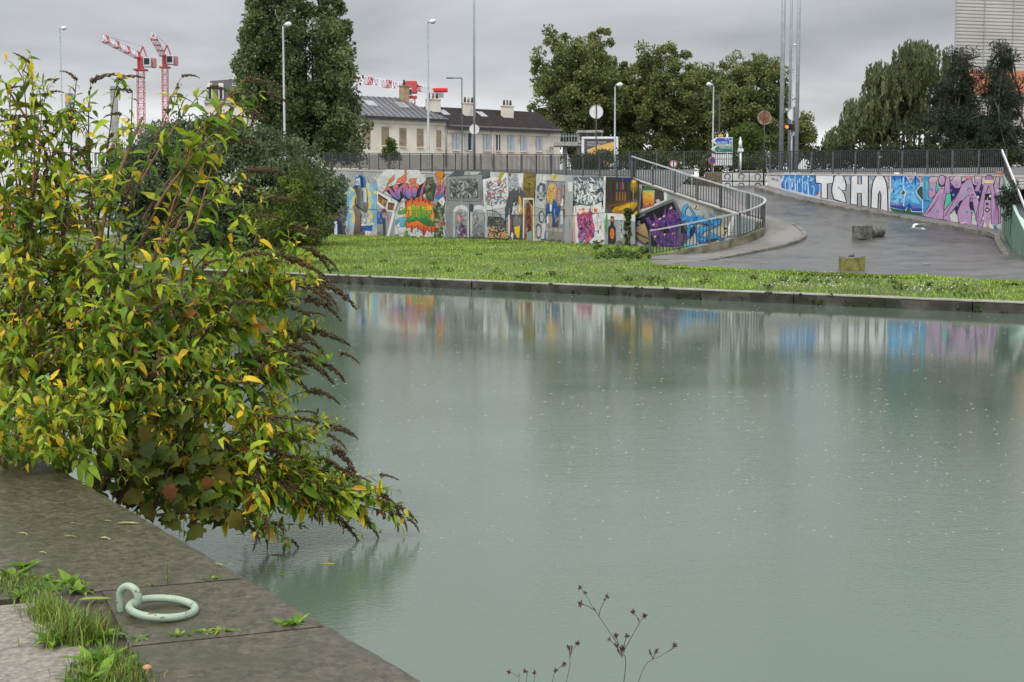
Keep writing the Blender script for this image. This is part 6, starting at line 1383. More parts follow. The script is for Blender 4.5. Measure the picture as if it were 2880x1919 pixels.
p.poly([(840, 1170), (920, 1150), (1060, 1160), (1080, 1200), (940, 1210)], (110, 186, 206)); p.done()
p = Paint('mural_piece', map_m2, TE, mural_wall, 'painted moths, small black tag and printed sheet')
for x, y, k in ((1060, 570, 1), (1510, 930, 1.9)):
    p.poly([(x-50*k, y+10*k), (x-30*k, y-30*k), (x, y), (x+10*k, y-40*k), (x+40*k, y-20*k), (x+50*k, y+30*k), (x+10*k, y+30*k), (x-10*k, y+50*k)], (196, 184, 150)); p.blobs([(x-40*k, y-20*k), (x+40*k, y-20*k), (x+40*k, y+30*k), (x-30*k, y+30*k)], [(60, 48, 36), (226, 216, 186), (104, 80, 54)], 12, 11*k)
p.text('KOGAN TEAM', 1345, 650, 36, 120, (44, 44, 46)); p.text('GANG', 1360, 692, 32, 96, (44, 44, 46)); p.line([(1335, 590), (1335, 690)], 5, (70, 72, 74))
p.poly([(1640, 660), (1700, 690), (2000, 800), (1960, 960), (1620, 1060), (1560, 1020)], (150, 156, 158)); p.poly([(1640, 665), (1690, 690), (1590, 1020), (1520, 1030), (1560, 870)], (212, 214, 212))
for i in range(10): p.line([(1660-i*10, 720+i*28), (1900-i*2, 800+i*22)], 7, (110, 116, 120))
p.done()

# --- right wall: bubble letters
p = Paint('mural_piece', map_rw, T1, right_wall, 'blue bubble letters with white outlines')
BLU = (64, 134, 198); LO = (196, 220, 236)
for q in ([(300, 370), (295, 300), (330, 250), (350, 190), (360, 120), (400, 115), (430, 105), (450, 140), (450, 400), (420, 410), (370, 400)], [(450, 400), (445, 190), (470, 120), (520, 110), (555, 140), (560, 300), (555, 410), (500, 420)], [(555, 420), (550, 180), (570, 115), (620, 105), (660, 140), (680, 180), (700, 430), (640, 460), (590, 440)], [(690, 460), (680, 220), (710, 160), (750, 145), (780, 190), (790, 300), (790, 480), (740, 490)], [(785, 490), (780, 220), (810, 140), (860, 120), (905, 140), (915, 230), (900, 280), (950, 280), (985, 330), (985, 420), (960, 500), (900, 515)]):
    p.line(q+[q[0]], 24, LO); p.poly(q, BLU, (56, 122, 188))
p.poly([(275, 195), (285, 160), (300, 150), (320, 185), (300, 195)], BLU)
for q in ([(375, 230), (370, 330), (380, 400)], [(405, 190), (400, 270)], [(470, 250), (500, 210), (530, 250)], [(500, 260), (500, 360)], [(595, 230), (585, 340), (600, 430)], [(630, 200), (625, 280)], [(700, 300), (720, 260), (755, 270), (760, 310)], [(730, 290), (730, 420)], [(840, 360), (870, 340), (890, 370), (880, 500)], [(800, 240), (850, 230), (880, 200)], [(830, 180), (850, 260)], [(780, 280), (795, 490)], [(465, 200), (480, 330), (470, 410)], [(555, 300), (560, 410)]): p.line(q, 13, LO)
p.ell(320, 335, 14, 22, (170, 50, 90)); p.ell(945, 470, 16, 30, (150, 50, 110)); p.text('VEINE', 110, 160, 36, 80, (50, 54, 58)); p.text('TP', 230, 170, 36, 40, (50, 54, 58)); p.text('DAR SO', 115, 225, 40, 130, (44, 48, 52), .25); p.done()
p = Paint('mural_piece', map_rw, T1, right_wall, 'giant white capital letters outlined in black')
SIL = (212, 213, 215); BKL = (30, 34, 38)
p.poly([(1000, 300), (2200, 300), (2210, 790), (1000, 540)], (158, 160, 160))
letters = ([(905, 135), (1235, 130), (1235, 290), (1125, 300), (1125, 570), (1012, 550), (1015, 295), (975, 295), (915, 280)],
           [(1235, 240), (1250, 170), (1320, 110), (1390, 135), (1440, 220), (1460, 320), (1455, 420), (1380, 415), (1430, 480), (1470, 640), (1340, 610), (1240, 580), (1205, 460), (1205, 360)],
           [(1548, 155), (1670, 150), (1670, 305), (1735, 305), (1735, 150), (1860, 155), (1855, 710), (1735, 690), (1732, 465), (1665, 465), (1662, 680), (1538, 660)],
           [(1905, 730), (1915, 420), (1940, 270), (1990, 160), (2070, 125), (2130, 160), (2180, 280), (2200, 420), (2208, 785), (2075, 755), (2085, 520), (2060, 425), (2040, 480), (2030, 745)])
for q in letters: p.poly(q, (224, 225, 227), (216, 217, 218)); p.line(q+[q[0]], 21, BKL)
p.line([(1320, 390), (1315, 355), (1335, 350), (1335, 385), (1380, 415)], 11, BKL); p.line([(1215, 300), (1205, 400), (1215, 490), (1250, 580)], 10, BKL)
for t, x in (('K', 1405), ('P', 1505), ('Y', 1690), ('N', 1880)): p.text(t, x, 250, 110, 60, (96, 140, 176))
for x in (1985, 2135): p.line([(x+14*math.cos(a), 160+26*math.sin(a)) for a in [i*.7 for i in range(10)]], 7, (60, 62, 66))
p.scrib([(2190, 130), (2250, 130), (2240, 400), (2200, 400)], [(176, 70, 74)], 12, 60, 8); p.done()
p = Paint('mural_piece', map_rw, T2, right_wall, 'two blue capital letters with white outline')
p.poly([(620, 370), (730, 350), (735, 600), (640, 500)], (44, 84, 66)); p.poly([(150, 740), (730, 800), (730, 890), (190, 790)], (50, 90, 76)); p.poly([(490, 640), (560, 800), (420, 800)], (52, 92, 78))
Z_ = [(165, 150), (220, 140), (260, 155), (370, 150), (410, 190), (405, 370), (330, 500), (400, 510), (405, 600), (390, 760), (145, 720), (150, 470), (210, 400), (165, 380)]
X_ = [(395, 190), (420, 140), (515, 290), (600, 145), (690, 240), (685, 330), (600, 440), (650, 520), (725, 610), (720, 800), (540, 790), (490, 660), (420, 770), (395, 740), (405, 560), (440, 450), (400, 390)]
for q in (Z_, X_): p.line(q+[q[0]], 26, (224, 232, 238)); p.poly(q, (40, 96, 172), (96, 170, 216), c3=(36, 92, 172))
for q in ([(180, 240), (380, 210), (395, 340), (300, 480), (200, 480), (280, 380), (190, 340)], [(170, 520), (380, 530), (380, 680), (165, 660)], [(430, 220), (500, 310), (560, 320), (650, 240), (660, 300), (560, 440), (600, 520), (690, 660), (560, 640), (500, 560), (420, 620), (470, 460), (420, 380)]): p.poly(q, (104, 176, 220), (112, 184, 224)); p.blobs(q, [(84, 156, 208), (130, 194, 228), (60, 130, 196)], 14, 26)
for x, y0, y1 in ((225, 160, 260), (355, 160, 280), (600, 160, 330), (430, 190, 270), (210, 400, 460)): p.line([(x, y0), (x+2, y1)], 20, (24, 66, 146))
p.poly([(150, 690), (390, 700), (420, 730), (490, 640), (550, 740), (725, 740), (720, 800), (540, 790), (490, 690), (400, 770), (145, 720)], (24, 70, 156)); p.poly([(330, 495), (385, 400), (425, 450), (400, 505)], (52, 88, 70)); p.line([(330, 495), (385, 400), (425, 450), (400, 505), (330, 495)], 10, (224, 232, 238))
p.text('MAK JUBA', 160, 675, 52, 215, (176, 50, 90), .14); p.text('SOREL', 555, 745, 48, 100, (176, 50, 90)); p.scrib([(100, 130), (150, 130), (140, 380), (110, 380)], [(186, 80, 84)], 10, 60, 8); p.line([(695+34*math.cos(a), 200+66*math.sin(a)) for a in [i*.5 for i in range(14)]], 8, (186, 86, 84)); p.scrib([(670, 150), (720, 150), (720, 250), (670, 250)], [(186, 86, 84)], 6, 60, 8); p.poly([(480, 190), (550, 190), (515, 270)], (176, 130, 156)); p.done()
p = Paint('mural_piece', map_rw, T2, right_wall, 'lilac draped figures and face on turquoise and violet')
LI, LI2, PK, VI = (184, 150, 182), (172, 138, 176), (38, 24, 44), (62, 34, 92)
p.poly([(742, 140), (900, 130), (900, 800), (740, 860)], (66, 150, 200), (58, 138, 194)); p.poly([(780, 260), (900, 230), (1040, 300), (900, 620), (800, 600)], (92, 190, 180), (70, 160, 190)); p.poly([(1200, 340), (1480, 240), (1700, 330), (1800, 300), (1820, 480), (1730, 760), (1330, 840), (1230, 560)], VI, (46, 28, 74)); p.poly([(1140, 480), (1230, 480), (1240, 640), (1140, 730)], (80, 186, 160))
p.poly([(1180, 840), (2130, 900), (2130, 1110), (1180, 960)], (196, 196, 192))
bodies = ([(830, 200), (870, 180), (990, 180), (960, 440), (970, 480), (890, 570), (835, 540), (825, 440), (850, 380)], [(735, 880), (830, 720), (980, 460), (1030, 380), (1110, 390), (1150, 480), (1110, 700), (1110, 940), (960, 930)],
          [(1140, 230), (1160, 140), (1215, 140), (1225, 470), (1110, 470)], [(1215, 270), (1320, 150), (1430, 170), (1420, 320), (1540, 220), (1600, 210), (1660, 420), (1720, 560), (1700, 640), (1420, 600), (1400, 620), (1200, 860), (1240, 980), (1100, 940), (1110, 780), (1300, 560), (1410, 370), (1310, 380)],
          [(1370, 990), (1350, 800), (1420, 640), (1520, 520), (1640, 490), (1580, 560), (1570, 680), (1610, 850), (1600, 1050)], [(1660, 160), (1790, 165), (1780, 300), (1740, 440), (1650, 430), (1720, 280), (1660, 280)], [(1620, 560), (1720, 560), (1760, 700), (1700, 900), (1830, 960), (1800, 1090), (1720, 1070), (1640, 720)],
          [(2050, 165), (2110, 190), (2100, 290), (2090, 440), (2130, 480), (2120, 1010), (1990, 1010), (2010, 600), (2000, 320)])
for q in bodies: p.poly(q, LI, LI2); p.line(q+[q[0]], 11, PK)
for q in ([(870, 180), (990, 180), (985, 260), (860, 300)], [(1290, 180), (1420, 180), (1410, 240), (1260, 260)], [(1665, 170), (1785, 175), (1770, 240), (1670, 240)], [(2055, 180), (2105, 200), (2095, 280), (2020, 300)]): p.poly(q, (206, 186, 176), LI)
q = [(1075+62*math.cos(a), 240+94*math.sin(a)) for a in [2*math.pi*i/18 for i in range(18)]]; p.poly(q, (196, 164, 190), (160, 124, 160)); p.line(q+[q[0]], 13, PK); p.line([(1010, 300), (1060, 350), (1130, 320)], 16, PK)
for i in range(7): p.line([(1040-i*12, 480+i*30), (950-i*22, 640+i*30), (860-i*14, 790+i*14)], 7, (84, 54, 84), taper=True)
for i in range(6): p.line([(1050, 470+i*45), (1085, 510+i*48), (1130, 470+i*45)], 7, (84, 54, 84), taper=True)
for i in range(5): p.line([(850+i*40, 700+i*12), (900+i*26, 910)], 6, (84, 54, 84), taper=True)
for i in range(8): p.line([(1385, 640+i*38), (1480-i*4, 630+i*38)], 6, (110, 78, 112), taper=True)
p.poly([(1520, 430), (1560, 370), (1610, 400), (1590, 450), (1540, 470)], LI2); p.line([(1520, 430), (1560, 370), (1610, 400)], 9, PK); p.line([(1420, 320), (1370, 470), (1280, 620), (1130, 880)], 8, PK); p.line([(1640, 490), (1580, 560), (1570, 680), (1610, 850)], 22, PK, taper=True)
p.poly([(1480, 200), (1490, 180), (1620, 180), (1620, 215), (1490, 220)], (206, 120, 116)); p.poly([(1520, 180), (1550, 130), (1575, 180)], LI)
# veiled face
vl = [(1830, 300), (1990, 295), (2050, 600), (2090, 800), (2090, 1020), (1960, 1020), (1950, 640), (1960, 480), (1910, 320), (1860, 480), (1830, 640), (1820, 820), (1770, 990), (1690, 950), (1690, 840), (1740, 640)]
p.poly([(1840, 400), (1980, 400), (1960, 860), (1900, 1090), (1860, 1080), (1815, 840)], (192, 160, 188), (176, 142, 176)); p.poly(vl, LI, LI2); p.line(vl+[vl[0]], 11, PK)
for i in range(6): p.line([(1800-i*12, 420+i*60), (1740-i*6, 700+i*40), (1720+i*10, 930)], 6, (96, 64, 96), taper=True); p.line([(2000+i*9, 400+i*50), (2030+i*8, 700), (1980+i*18, 1000)], 6, (96, 64, 96), taper=True)
p.poly([(1845, 240), (1850, 170), (1900, 145), (1960, 150), (1995, 200), (1995, 240)], (150, 110, 160), (168, 130, 172)); p.line([(1845, 240), (1850, 170), (1900, 145), (1960, 150), (1995, 200), (1995, 240)], 10, PK); p.poly([(1830, 235), (1998, 232), (1998, 295), (1835, 295)], (222, 206, 150))
p.poly([(1845, 480), (1950, 470), (1955, 600), (1900, 590), (1895, 510), (1880, 590), (1840, 590)], (30, 24, 30)); p.poly([(1855, 640), (1915, 640), (1900, 690), (1870, 690)], (70, 44, 66)); p.poly([(1835, 770), (1885, 710), (1940, 765), (1885, 820)], (76, 60, 76)); p.poly([(1855, 765), (1885, 750), (1920, 765), (1885, 790)], (206, 190, 200)); p.ell(1895, 930, 26, 36, (150, 110, 150)); p.ell(1895, 930, 16, 26, LI); p.line([(1895, 390), (1895, 450)], 8, PK)
for x, y, c_ in ((1330, 320, (90, 150, 200)), (1360, 690, (64, 130, 196)), (1485, 480, (90, 190, 176)), (1520, 800, (84, 140, 200)), (1660, 930, (100, 200, 170)), (1240, 420, (120, 90, 170)), (1720, 540, (222, 222, 224)), (1760, 440, (70, 130, 200)), (1000, 780, (90, 150, 200)), (2080, 430, (222, 220, 222)), (1535, 345, (80, 180, 200)), (1610, 790, (90, 190, 180)), (1280, 500, (80, 160, 190)), (1940, 520, (230, 230, 234)), (890, 400, (84, 140, 190))): p.ell(x, y, 18, 24, c_)
p.poly([(1990, 1040), (2050, 1030), (2060, 1090), (2010, 1110)], (70, 130, 190)); p.poly([(1800, 1090), (1850, 1000), (1870, 1100)], (216, 206, 166)); p.poly([(1920, 1100), (1950, 1000), (2010, 1110)], (216, 206, 166)); p.text('smilugui', 745, 615, 36, 120, (40, 60, 80)); p.done()
# --- last layer: casting joint, drips and fresh throw-ups crossing the panel edges
p = Paint('paint_drips', map_m1, (960, 470, 1.0), mural_wall, 'thin casting joint and drips across the murals')
p.line([(20, 119), (190, 122), (330, 128), (480, 135), (640, 137), (815, 122)], 1.1, (92, 96, 98))
for i in range(120):
    x = p.rg.uniform(20, 800); y = p.rg.uniform(25, 170); p.line([(x, y), (x+p.rg.uniform(-.5, .5), y+p.rg.uniform(8, 34))], p.rg.uniform(.7, 1.5), p.rg.choice([(120, 122, 122), (70, 72, 74), (190, 190, 188), (110, 100, 84)])); p.off -= .0009*p.k
for i in range(60):
    x = p.rg.uniform(25, 800); y = 196+.03*x-p.rg.uniform(0, 12); p.line([(x, y), (x+p.rg.uniform(4, 14), y+p.rg.uniform(-2, 2))], p.rg.uniform(2, 5), p.rg.choice([(96, 92, 76), (110, 104, 84), (80, 84, 64)])); p.off -= .0009*p.k
p.done()
# --- left wall lettering + mural
p = Paint('mural_piece', map_lw, (20, 380, 4.613), left_wall, 'black capital letters on white and orange blue mural')
p.poly([(-250, 420), (820, 400), (800, 690), (-250, 700)], (222, 223, 222)); p.text('O I', 565, 600, 150, 160, (36, 38, 40)); p.poly([(-250, 690), (560, 690), (540, 830), (-250, 850)], (206, 205, 200)); p.text('OL PAR', 20, 782, 34, 130, (70, 70, 70))
mr = [(-250, 850), (760, 820), (900, 1060), (880, 1330), (-250, 1330)]
p.poly(mr, (176, 180, 184), (150, 152, 158)); p.poly([(100, 860), (180, 870), (170, 1320), (90, 1310)], (74, 110, 176)); p.poly([(170, 900), (280, 940), (280, 1320), (180, 1300)], (34, 40, 66)); p.poly([(-240, 960), (110, 960), (140, 1320), (-240, 1320)], (206, 96, 50), (196, 110, 60)); p.blobs([(-240, 960), (110, 960), (140, 1320), (-240, 1320)], [(232, 200, 80), (226, 140, 60), (160, 50, 40), (90, 140, 196)], 20, 40)
p.poly([(320, 1120), (420, 1060), (640, 1040), (640, 1130), (460, 1160)], (76, 176, 214)); p.poly([(560, 1220), (640, 1160), (710, 1230), (700, 1270), (580, 1270)], (206, 50, 86)); p.blobs([(300, 1000), (880, 1000), (880, 1300), (300, 1300)], [(80, 180, 216), (230, 230, 232), (220, 140, 170), (40, 40, 50), (226, 140, 60), (120, 90, 160)], 60, 30); p.done()

# ================================================================ NEAR QUAY
ZN = .85
e0, e1 = Pz(1157, 1895, ZN), Pz(196, 1334, ZN); ed = (e1-e0).normalized()
j2a, j2b = Pz(685, 1626, ZN), Pz(262, 1664, ZN); jd = (j2b-j2a).normalized()
def NQ(s_, w_, z=ZN): q = e0+ed*s_+jd*w_; return Vector((q.x, q.y, z))
sJ1 = (Pz(930, 1759, ZN)-e0).dot(ed); sJ2 = (j2a-e0).dot(ed); WS0 = (j2b-j2a).length; _q = Pz(352, 1812, ZN)-Pz(930, 1759, ZN); WS1 = _q.dot(jd)
def WSf(s_): return max(WS0-.06, min(1.35, WS0+(WS1-WS0)*(s_-sJ2)/(sJ1-sJ2)))
nq = empty('near_quay', NQ(1, .3, 0), 'wet stone coping of the near quay with weeds in its joints', kind='structure')
cuts = [sJ1-5.2, sJ1-3.4, sJ1-1.7, sJ1, sJ2, sJ2+4.4, sJ2+7, sJ2+9, sJ2+14, sJ2+22]
for a, b in zip(cuts, cuts[1:]):
    m = MB(); g = .013; dz = rnd.uniform(-.004, .004); n1, n2 = max(8, int((b-a)/.06)), 5
    gridw = [0, .012, .03]+[k/n2 for k in range(1, n2)]+[1]
    grids = [a+g, a+g+.015]+[a+(b-a)*k/n1 for k in range(1, n1)]+[b-g-.015, b-g]
    for i, s_ in enumerate(grids):
        for j, w_ in enumerate(gridw):
            edge = (j == 0)*.012+(j == 1)*.003+(i in (0, len(grids)-1))*.006
            wj = (w_ if j < 3 else ((WSf(s_)-.02) if a < sJ2-.1 else 2.6)*w_)+((mnoise.noise(Vector((s_*9, 2, 0)))*.014+max(0, mnoise.noise(Vector((s_*23, 7, 0)))-.25)*.05) if j == 0 else (mnoise.noise(Vector((s_*9, 2, 0)))*.01 if j < 3 else 0))
            q = NQ(s_, wj, ZN-edge+dz+mnoise.noise(Vector((s_*3, w_*3, 0)))*.003); m.v.append(tuple(q))
    nj = len(gridw)
    for i in range(len(grids)-1):
        for j in range(nj-1): m.f.append((i*nj+j, i*nj+j+1, i*nj+nj+j+1, i*nj+nj+j)); m.c.append(None)
    # vertical sides
    def side(idx):
        bb = len(m.v)
        for k in idx: v = m.v[k]; m.v.append((v[0], v[1], -.4))
        for k in range(len(idx)-1): m.f.append((idx[k], idx[k+1], bb+k+1, bb+k)); m.c.append(None)
    ni = len(grids); side([i*nj for i in range(ni)]); side([j for j in range(nj)][::-1]); side([(ni-1)*nj+j for j in range(nj)]); side([i*nj+nj-1 for i in range(ni)][::-1])
    m.build('coping_stone', M['stone'], nq)
jf = MB()          # dark filling low in the joints
for s_ in cuts[1:-1]: jf.add([NQ(s_-.02, .004, ZN-.012), NQ(s_+.02, .004, ZN-.012), NQ(s_+.02, WSf(s_), ZN-.012), NQ(s_-.02, WSf(s_), ZN-.012)], [(0, 1, 2, 3)])
jf.build('joint_soil', M['soil'], nq)
sm = MB(); 
for i in range(60):
    s_ = -5+i*(sJ2+5.02)/59
    WS = WSf(s_)
    for w_ in (WS-.03, WS+.05, WS+.13, WS+.25): sm.v.append(tuple(NQ(s_, w_+rnd.uniform(-.03, .03)*(w_ > WS), ZN-.012+rnd.uniform(-.006, .012)*(WS < w_ < WS+.2))))
for i in range(59):
    for j in range(3): sm.f.append((i*4+j, i*4+j+1, i*4+5+j, i*4+4+j)); sm.c.append(None)
tag(sm.build('soil_strip', M['soil'], smooth=True), 'strip of dark soil between coping stones and path', kind='structure')
pm = MB(); ps = [-9+i*.25 for i in range(int((sJ2+8.8)/.25))]+[sJ2-.06]
for s_ in ps: pm.v += [tuple(NQ(s_, WSf(s_)+.15+mnoise.noise(Vector((s_*2.3, 1, 0)))*.06, ZN-.008)), tuple(NQ(s_, 16, ZN-.008))]
pb4 = len(pm.v)
pm.v += [tuple(NQ(sJ2-.06, 2.45, ZN-.02)), tuple(NQ(30, 2.45, ZN-.02)), tuple(NQ(30, 16, ZN-.02)), tuple(NQ(sJ2-.06, 16, ZN-.02))]; pm.f.append((pb4, pb4+1, pb4+2, pb4+3)); pm.c.append(None)
for i in range(len(ps)-1): pm.f.append((i*2, i*2+2, i*2+3, i*2+1)); pm.c.append(None)
tag(pm.build('path', M['path']), 'rough pale concrete towpath', kind='structure')

# mooring ring
eb = Pz(364, 1724, ZN); mr_ = empty('mooring_ring', eb, 'pale green painted iron mooring ring lying through its eye', 'mooring ring')
def torus(mb, c, u, v, Rr, r, n=40, k=12, a0=0, a1=2*math.pi):
    full = abs(a1-a0-2*math.pi) < 1e-6; pts = [c+u*(Rr*math.cos(a))+v*(Rr*math.sin(a)) for a in [a0+(a1-a0)*i/n for i in range(n+(0 if full else 1))]]
    w_ = u.cross(v).normalized(); vs = []; m = len(pts)
    for i, p in enumerate(pts):
        a = a0+(a1-a0)*i/n; rd = u*math.cos(a)+v*math.sin(a)
        for j in range(k): t = 2*math.pi*j/k; vs.append(p+rd*(r*math.cos(t))+w_*(r*math.sin(t)))
    fs_ = [(i*k+j, ((i+1) % m)*k+j, ((i+1) % m)*k+(j+1) % k, i*k+(j+1) % k) for i in range(m if full else m-1) for j in range(k)]
    mb.add(vs, fs_)
br = .0155
u_ = Vector((.93, -.37, 0)).normalized(); ec = eb+Vector((0, 0, .062)); m = MB(); ep = [eb+u_*-.036+Vector((0, 0, -.03)), eb+u_*-.040+Vector((0, 0, .02)), eb+u_*-.043+Vector((0, 0, .045))]+[ec+u_*(.043*math.cos(a))+Vector((0, 0, .043*math.sin(a))) for a in [R(172)-R(222)*i/26 for i in range(27)]]; m.tube(ep, br, 14); m.build('eye', M['ring_paint'], mr_, True)
rc = Pz(456, 1704, ZN+.03); ru = Vector((.985, -.17, -.10)).normalized(); rv = Vector((.17, .985, 0)); rv = (rv-ru*rv.dot(ru)).normalized(); Rr = .1245
rc = ec+Vector((0.012, 0, -.030))+ru*(Rr+.001)-u_*.0+Vector((.0, .0, 0)); rc.z = ZN+br+.010
m = MB(); torus(m, rc, ru, rv, Rr, br, 64, 14); m.build('ring', M['ring_paint'], mr_, True)

# ================================================================ LEAF SHAPES
def leaf_geo(L_, W_, curl, fold, seg=5, wav=.0, tipw=.0):
    V = []; F_ = []
    for i in range(seg+1):
        t = i/seg; w = W_*.5*max(.03, math.sin(math.pi*min(1, t**.75))**.9*(1-.25*t)) if 0 < t < 1 else W_*.02
        a = curl*t; x = L_*(math.sin(a)/curl if abs(curl) > 1e-3 else t); z = -L_*((1-math.cos(a))/curl if abs(curl) > 1e-3 else 0)
        wz = wav*W_*math.sin(i*2.4)
        V += [(x, w, z+w*fold+wz), (x, 0, z), (x, -w, z+w*fold-wz)]
    for i in range(seg):
        b = i*3; F_ += [(b, b+3, b+4, b+1), (b+1, b+4, b+5, b+2)]
    return np.array(V), np.array(F_)
def lobed_geo(L_, lobes=5, curl=.3):
    pts = []
    prof = [(0, 0), (-.08, .2), (-.04, .36), (.16, .34), (.3, .52), (.46, .34), (.66, .33), (.78, .14), (1, 0)]
    up = [(x*L_, y*L_) for x, y in prof]; V = []; F_ = []
    mid = [(x*L_, 0) for x, _ in ((0, 0), (.1, 0), (.15, 0), (.22, 0), (.32, 0), (.45, 0), (.6, 0), (.75, 0), (1, 0))]
    for (x, y), (mx_, _) in zip(up, mid):
        z = lambda X, Y: -curl*(X*X+1.2*Y*Y)/L_+.12*abs(Y)
        V += [(x, y, z(x, y)), (mx_, 0, z(mx_, 0)), (x, -y, z(x, y))]
    for i in range(len(prof)-1): b = i*3; F_ += [(b, b+3, b+4, b+1), (b+1, b+4, b+5, b+2)]
    return np.array(V), np.array(F_)
def frame(pos, d, up):
    d = d.normalized(); y = up.cross(d)
    if y.length < 1e-3: y = Vector((1, 0, 0)).cross(d)
    y.normalize(); z = d.cross(y)
    return Matrix(((d.x, y.x, z.x, pos.x), (d.y, y.y, z.y, pos.y), (d.z, y.z, z.z, pos.z), (0, 0, 0, 1)))
SHAPES = [leaf_geo(1, .30, 2.2, .6, wav=.16), leaf_geo(1, .40, 1.2, .5, wav=.14), leaf_geo(1, .36, .9, .28, wav=.06), leaf_geo(1, .32, 1.5, .4, wav=.09), leaf_geo(1, .44, .5, .2, wav=.05), leaf_geo(1, .26, 1.8, .45, wav=.12), leaf_geo(1, .38, -.5, .3, wav=.07)]
LOBE = [lobed_geo(1, curl=.3), lobed_geo(1, curl=.6)]
ROUND = [leaf_geo(1, .75, .5, .2, wav=.03), leaf_geo(1, .68, .9, .3, wav=.05)]
class Foliage:
    """collects leaves; the largest become single objects, the rest one mesh"""
    def __init__(s): s.L = []
    def add(s, geo, Mx, size, col): s.L.append((size, geo, Mx @ Matrix.Scale(size, 4), col))
    def build(s, parent, name='leaf', singles=300, mat=None, vis=None):
        mat = mat or M['leaf']; cache = {}
        order = sorted(range(len(s.L)), key=lambda i: -(s.L[i][0]*(vis(s.L[i][2].translation) if vis else 1)))
        for i in order[:singles]:
            sz, geo, Mx, col = s.L[i]; key = (id(geo), tuple(round(c*25) for c in col))
            if key not in cache: cache[key] = np_mesh(name, geo[0], geo[1], np.tile(np.array(col), (len(geo[1]), 1)), mat, True)
            inst(name, cache[key], parent, Mx)
        V = []; F_ = []; C_ = []; nb = 0
        for i in order[singles:]:
            sz, geo, Mx, col = s.L[i]; A_ = np.array(Mx); v = geo[0] @ A_[:3, :3].T+A_[:3, 3]
            V.append(v); F_.append(geo[1]+nb); C_.append(np.tile(np.array(col), (len(geo[1]), 1))); nb += len(v)
        if V:
            o = bpy.data.objects.new('foliage', np_mesh('foliage', np.vstack(V), np.vstack(F_), np.vstack(C_), mat, True)); COL.objects.link(o); adopt(o, parent); o['kind'] = 'stuff'
# flower spikes: dry brown capsules packed on a bending axis
def spike_mesh(seed, purple=False):
    rg_ = random.Random(seed); V = []; F_ = []; C_ = []; n = 210; bend = rg_.uniform(.35, .9)
    for i in range(n):
        t = (i+rg_.random())/n; a = bend*t*t; ax_ = Vector((math.sin(1.57-a*.5)*t, 0, -.5*bend*t*t)); rad = (.10*(1-t)**.55+.014)*(.7+.3*math.sin(t*26+seed))
        ph = rg_.uniform(0, 6.28); p = ax_+Vector((0, math.cos(ph), math.sin(ph)))*rad*rg_.uniform(.45, 1.0); s_ = .05*(1-.5*t)*rg_.uniform(.7, 1.3)
        d = Vector((.5, math.cos(ph), math.sin(ph))).normalized(); e = d.cross(Vector((rg_.uniform(-1, 1), rg_.uniform(-1, 1), rg_.uniform(-1, 1)))).normalized(); f = d.cross(e)
        b = len(V); V += [tuple(p-d*s_*.6), tuple(p+e*s_*.6), tuple(p+f*s_*.6), tuple(p-e*s_*.6), tuple(p-f*s_*.6), tuple(p+d*s_)]
        c = rg_.choice([(.115, .068, .032), (.085, .05, .024), (.16, .098, .045), (.14, .10, .042), (.06, .038, .02)])
        if purple and .1 < t < .35 and rg_.random() < .5: c = (.30, .12, .36)
        for q in ((0, 2, 1), (0, 3, 2), (0, 4, 3), (0, 1, 4), (5, 1, 2), (5, 2, 3), (5, 3, 4), (5, 4, 1)): F_.append((b+q[0], b+q[1], b+q[2])); C_.append(c)
    # axis
    b = len(V); 
    for i in range(6):
        t = i/5; a = bend*t*t; p = Vector((math.sin(1.57-a*.5)*t, 0, -.5*bend*t*t)); r = .02*(1-.8*t)
        V += [tuple(p+Vector((0, r, 0))), tuple(p+Vector((0, -r*.5, r*.87))), tuple(p+Vector((0, -r*.5, -r*.87)))]
    for i in range(5):
        for k in range(3): a1_, a2_ = b+i*3+k, b+i*3+(k+1) % 3; F_ += [(a1_, a2_, a2_+3), (a1_, a2_+3, a1_+3)]; C_ += [(.07, .045, .02)]*2
    return np_mesh('flower_spike', V, F_, C_, M['spike'])
SPK = [spike_mesh(k, k == 7) for k in range(8)]

# ================================================================ THE BUTTERFLY BUSH
br_ = random.Random(21)
bush = empty('butterfly_bush', Pd(330, 1420, 9.3), 'big yellowing butterfly bush arching from the quay over the water', 'bush')
bfo = Foliage(); nspk = [0]
GRN = [lin(c) for c in ((122, 154, 46), (100, 132, 42), (142, 170, 54), (114, 148, 62), (86, 118, 40))]
YGR = [lin(c) for c in ((176, 192, 58), (192, 200, 60), (164, 184, 52))]
YEL = [lin(c) for c in ((238, 206, 54), (228, 192, 48), (240, 196, 70))]
OLV = [lin(c) for c in ((108, 114, 34), (92, 102, 34), (76, 92, 36))]
BRN = [lin(c) for c in ((150, 92, 50), (128, 76, 44))]
def leaf_col(h, kind=0):
    r = br_.random()
    if r < .54: return br_.choice(GRN)
    if r < .76: return br_.choice(YGR)
    if r < .875: return br_.choice(YEL)
    if r < .985: return br_.choice(OLV)
    return br_.choice(BRN)
def bez(p0, p1, p2, p3, n):
    return [p0*(1-t)**3+p1*(3*t*(1-t)**2)+p2*(3*t*t*(1-t))+p3*t**3 for t in [i/n for i in range(n+1)]]
UP = Vector((0, 0, 1))
def put_leaf(p, tang, ang, size, droop=.35, col=None, geo=None):
    side = tang.cross(UP)
    if side.length < .1: side = Vector((1, 0, 0))
    side.normalize(); o = side*math.cos(ang)+side.cross(tang).normalized()*math.sin(ang)
    d = tang*.55+o*.85-UP*droop+Vector((br_.gauss(0, .18), br_.gauss(0, .18), br_.gauss(0, .18)))
    up = UP+Vector((br_.gauss(0, .45), br_.gauss(0, .45)-.25, 0))
    bfo.add(geo or br_.choice(SHAPES), frame(p, d, up), size, col or leaf_col(p.z))
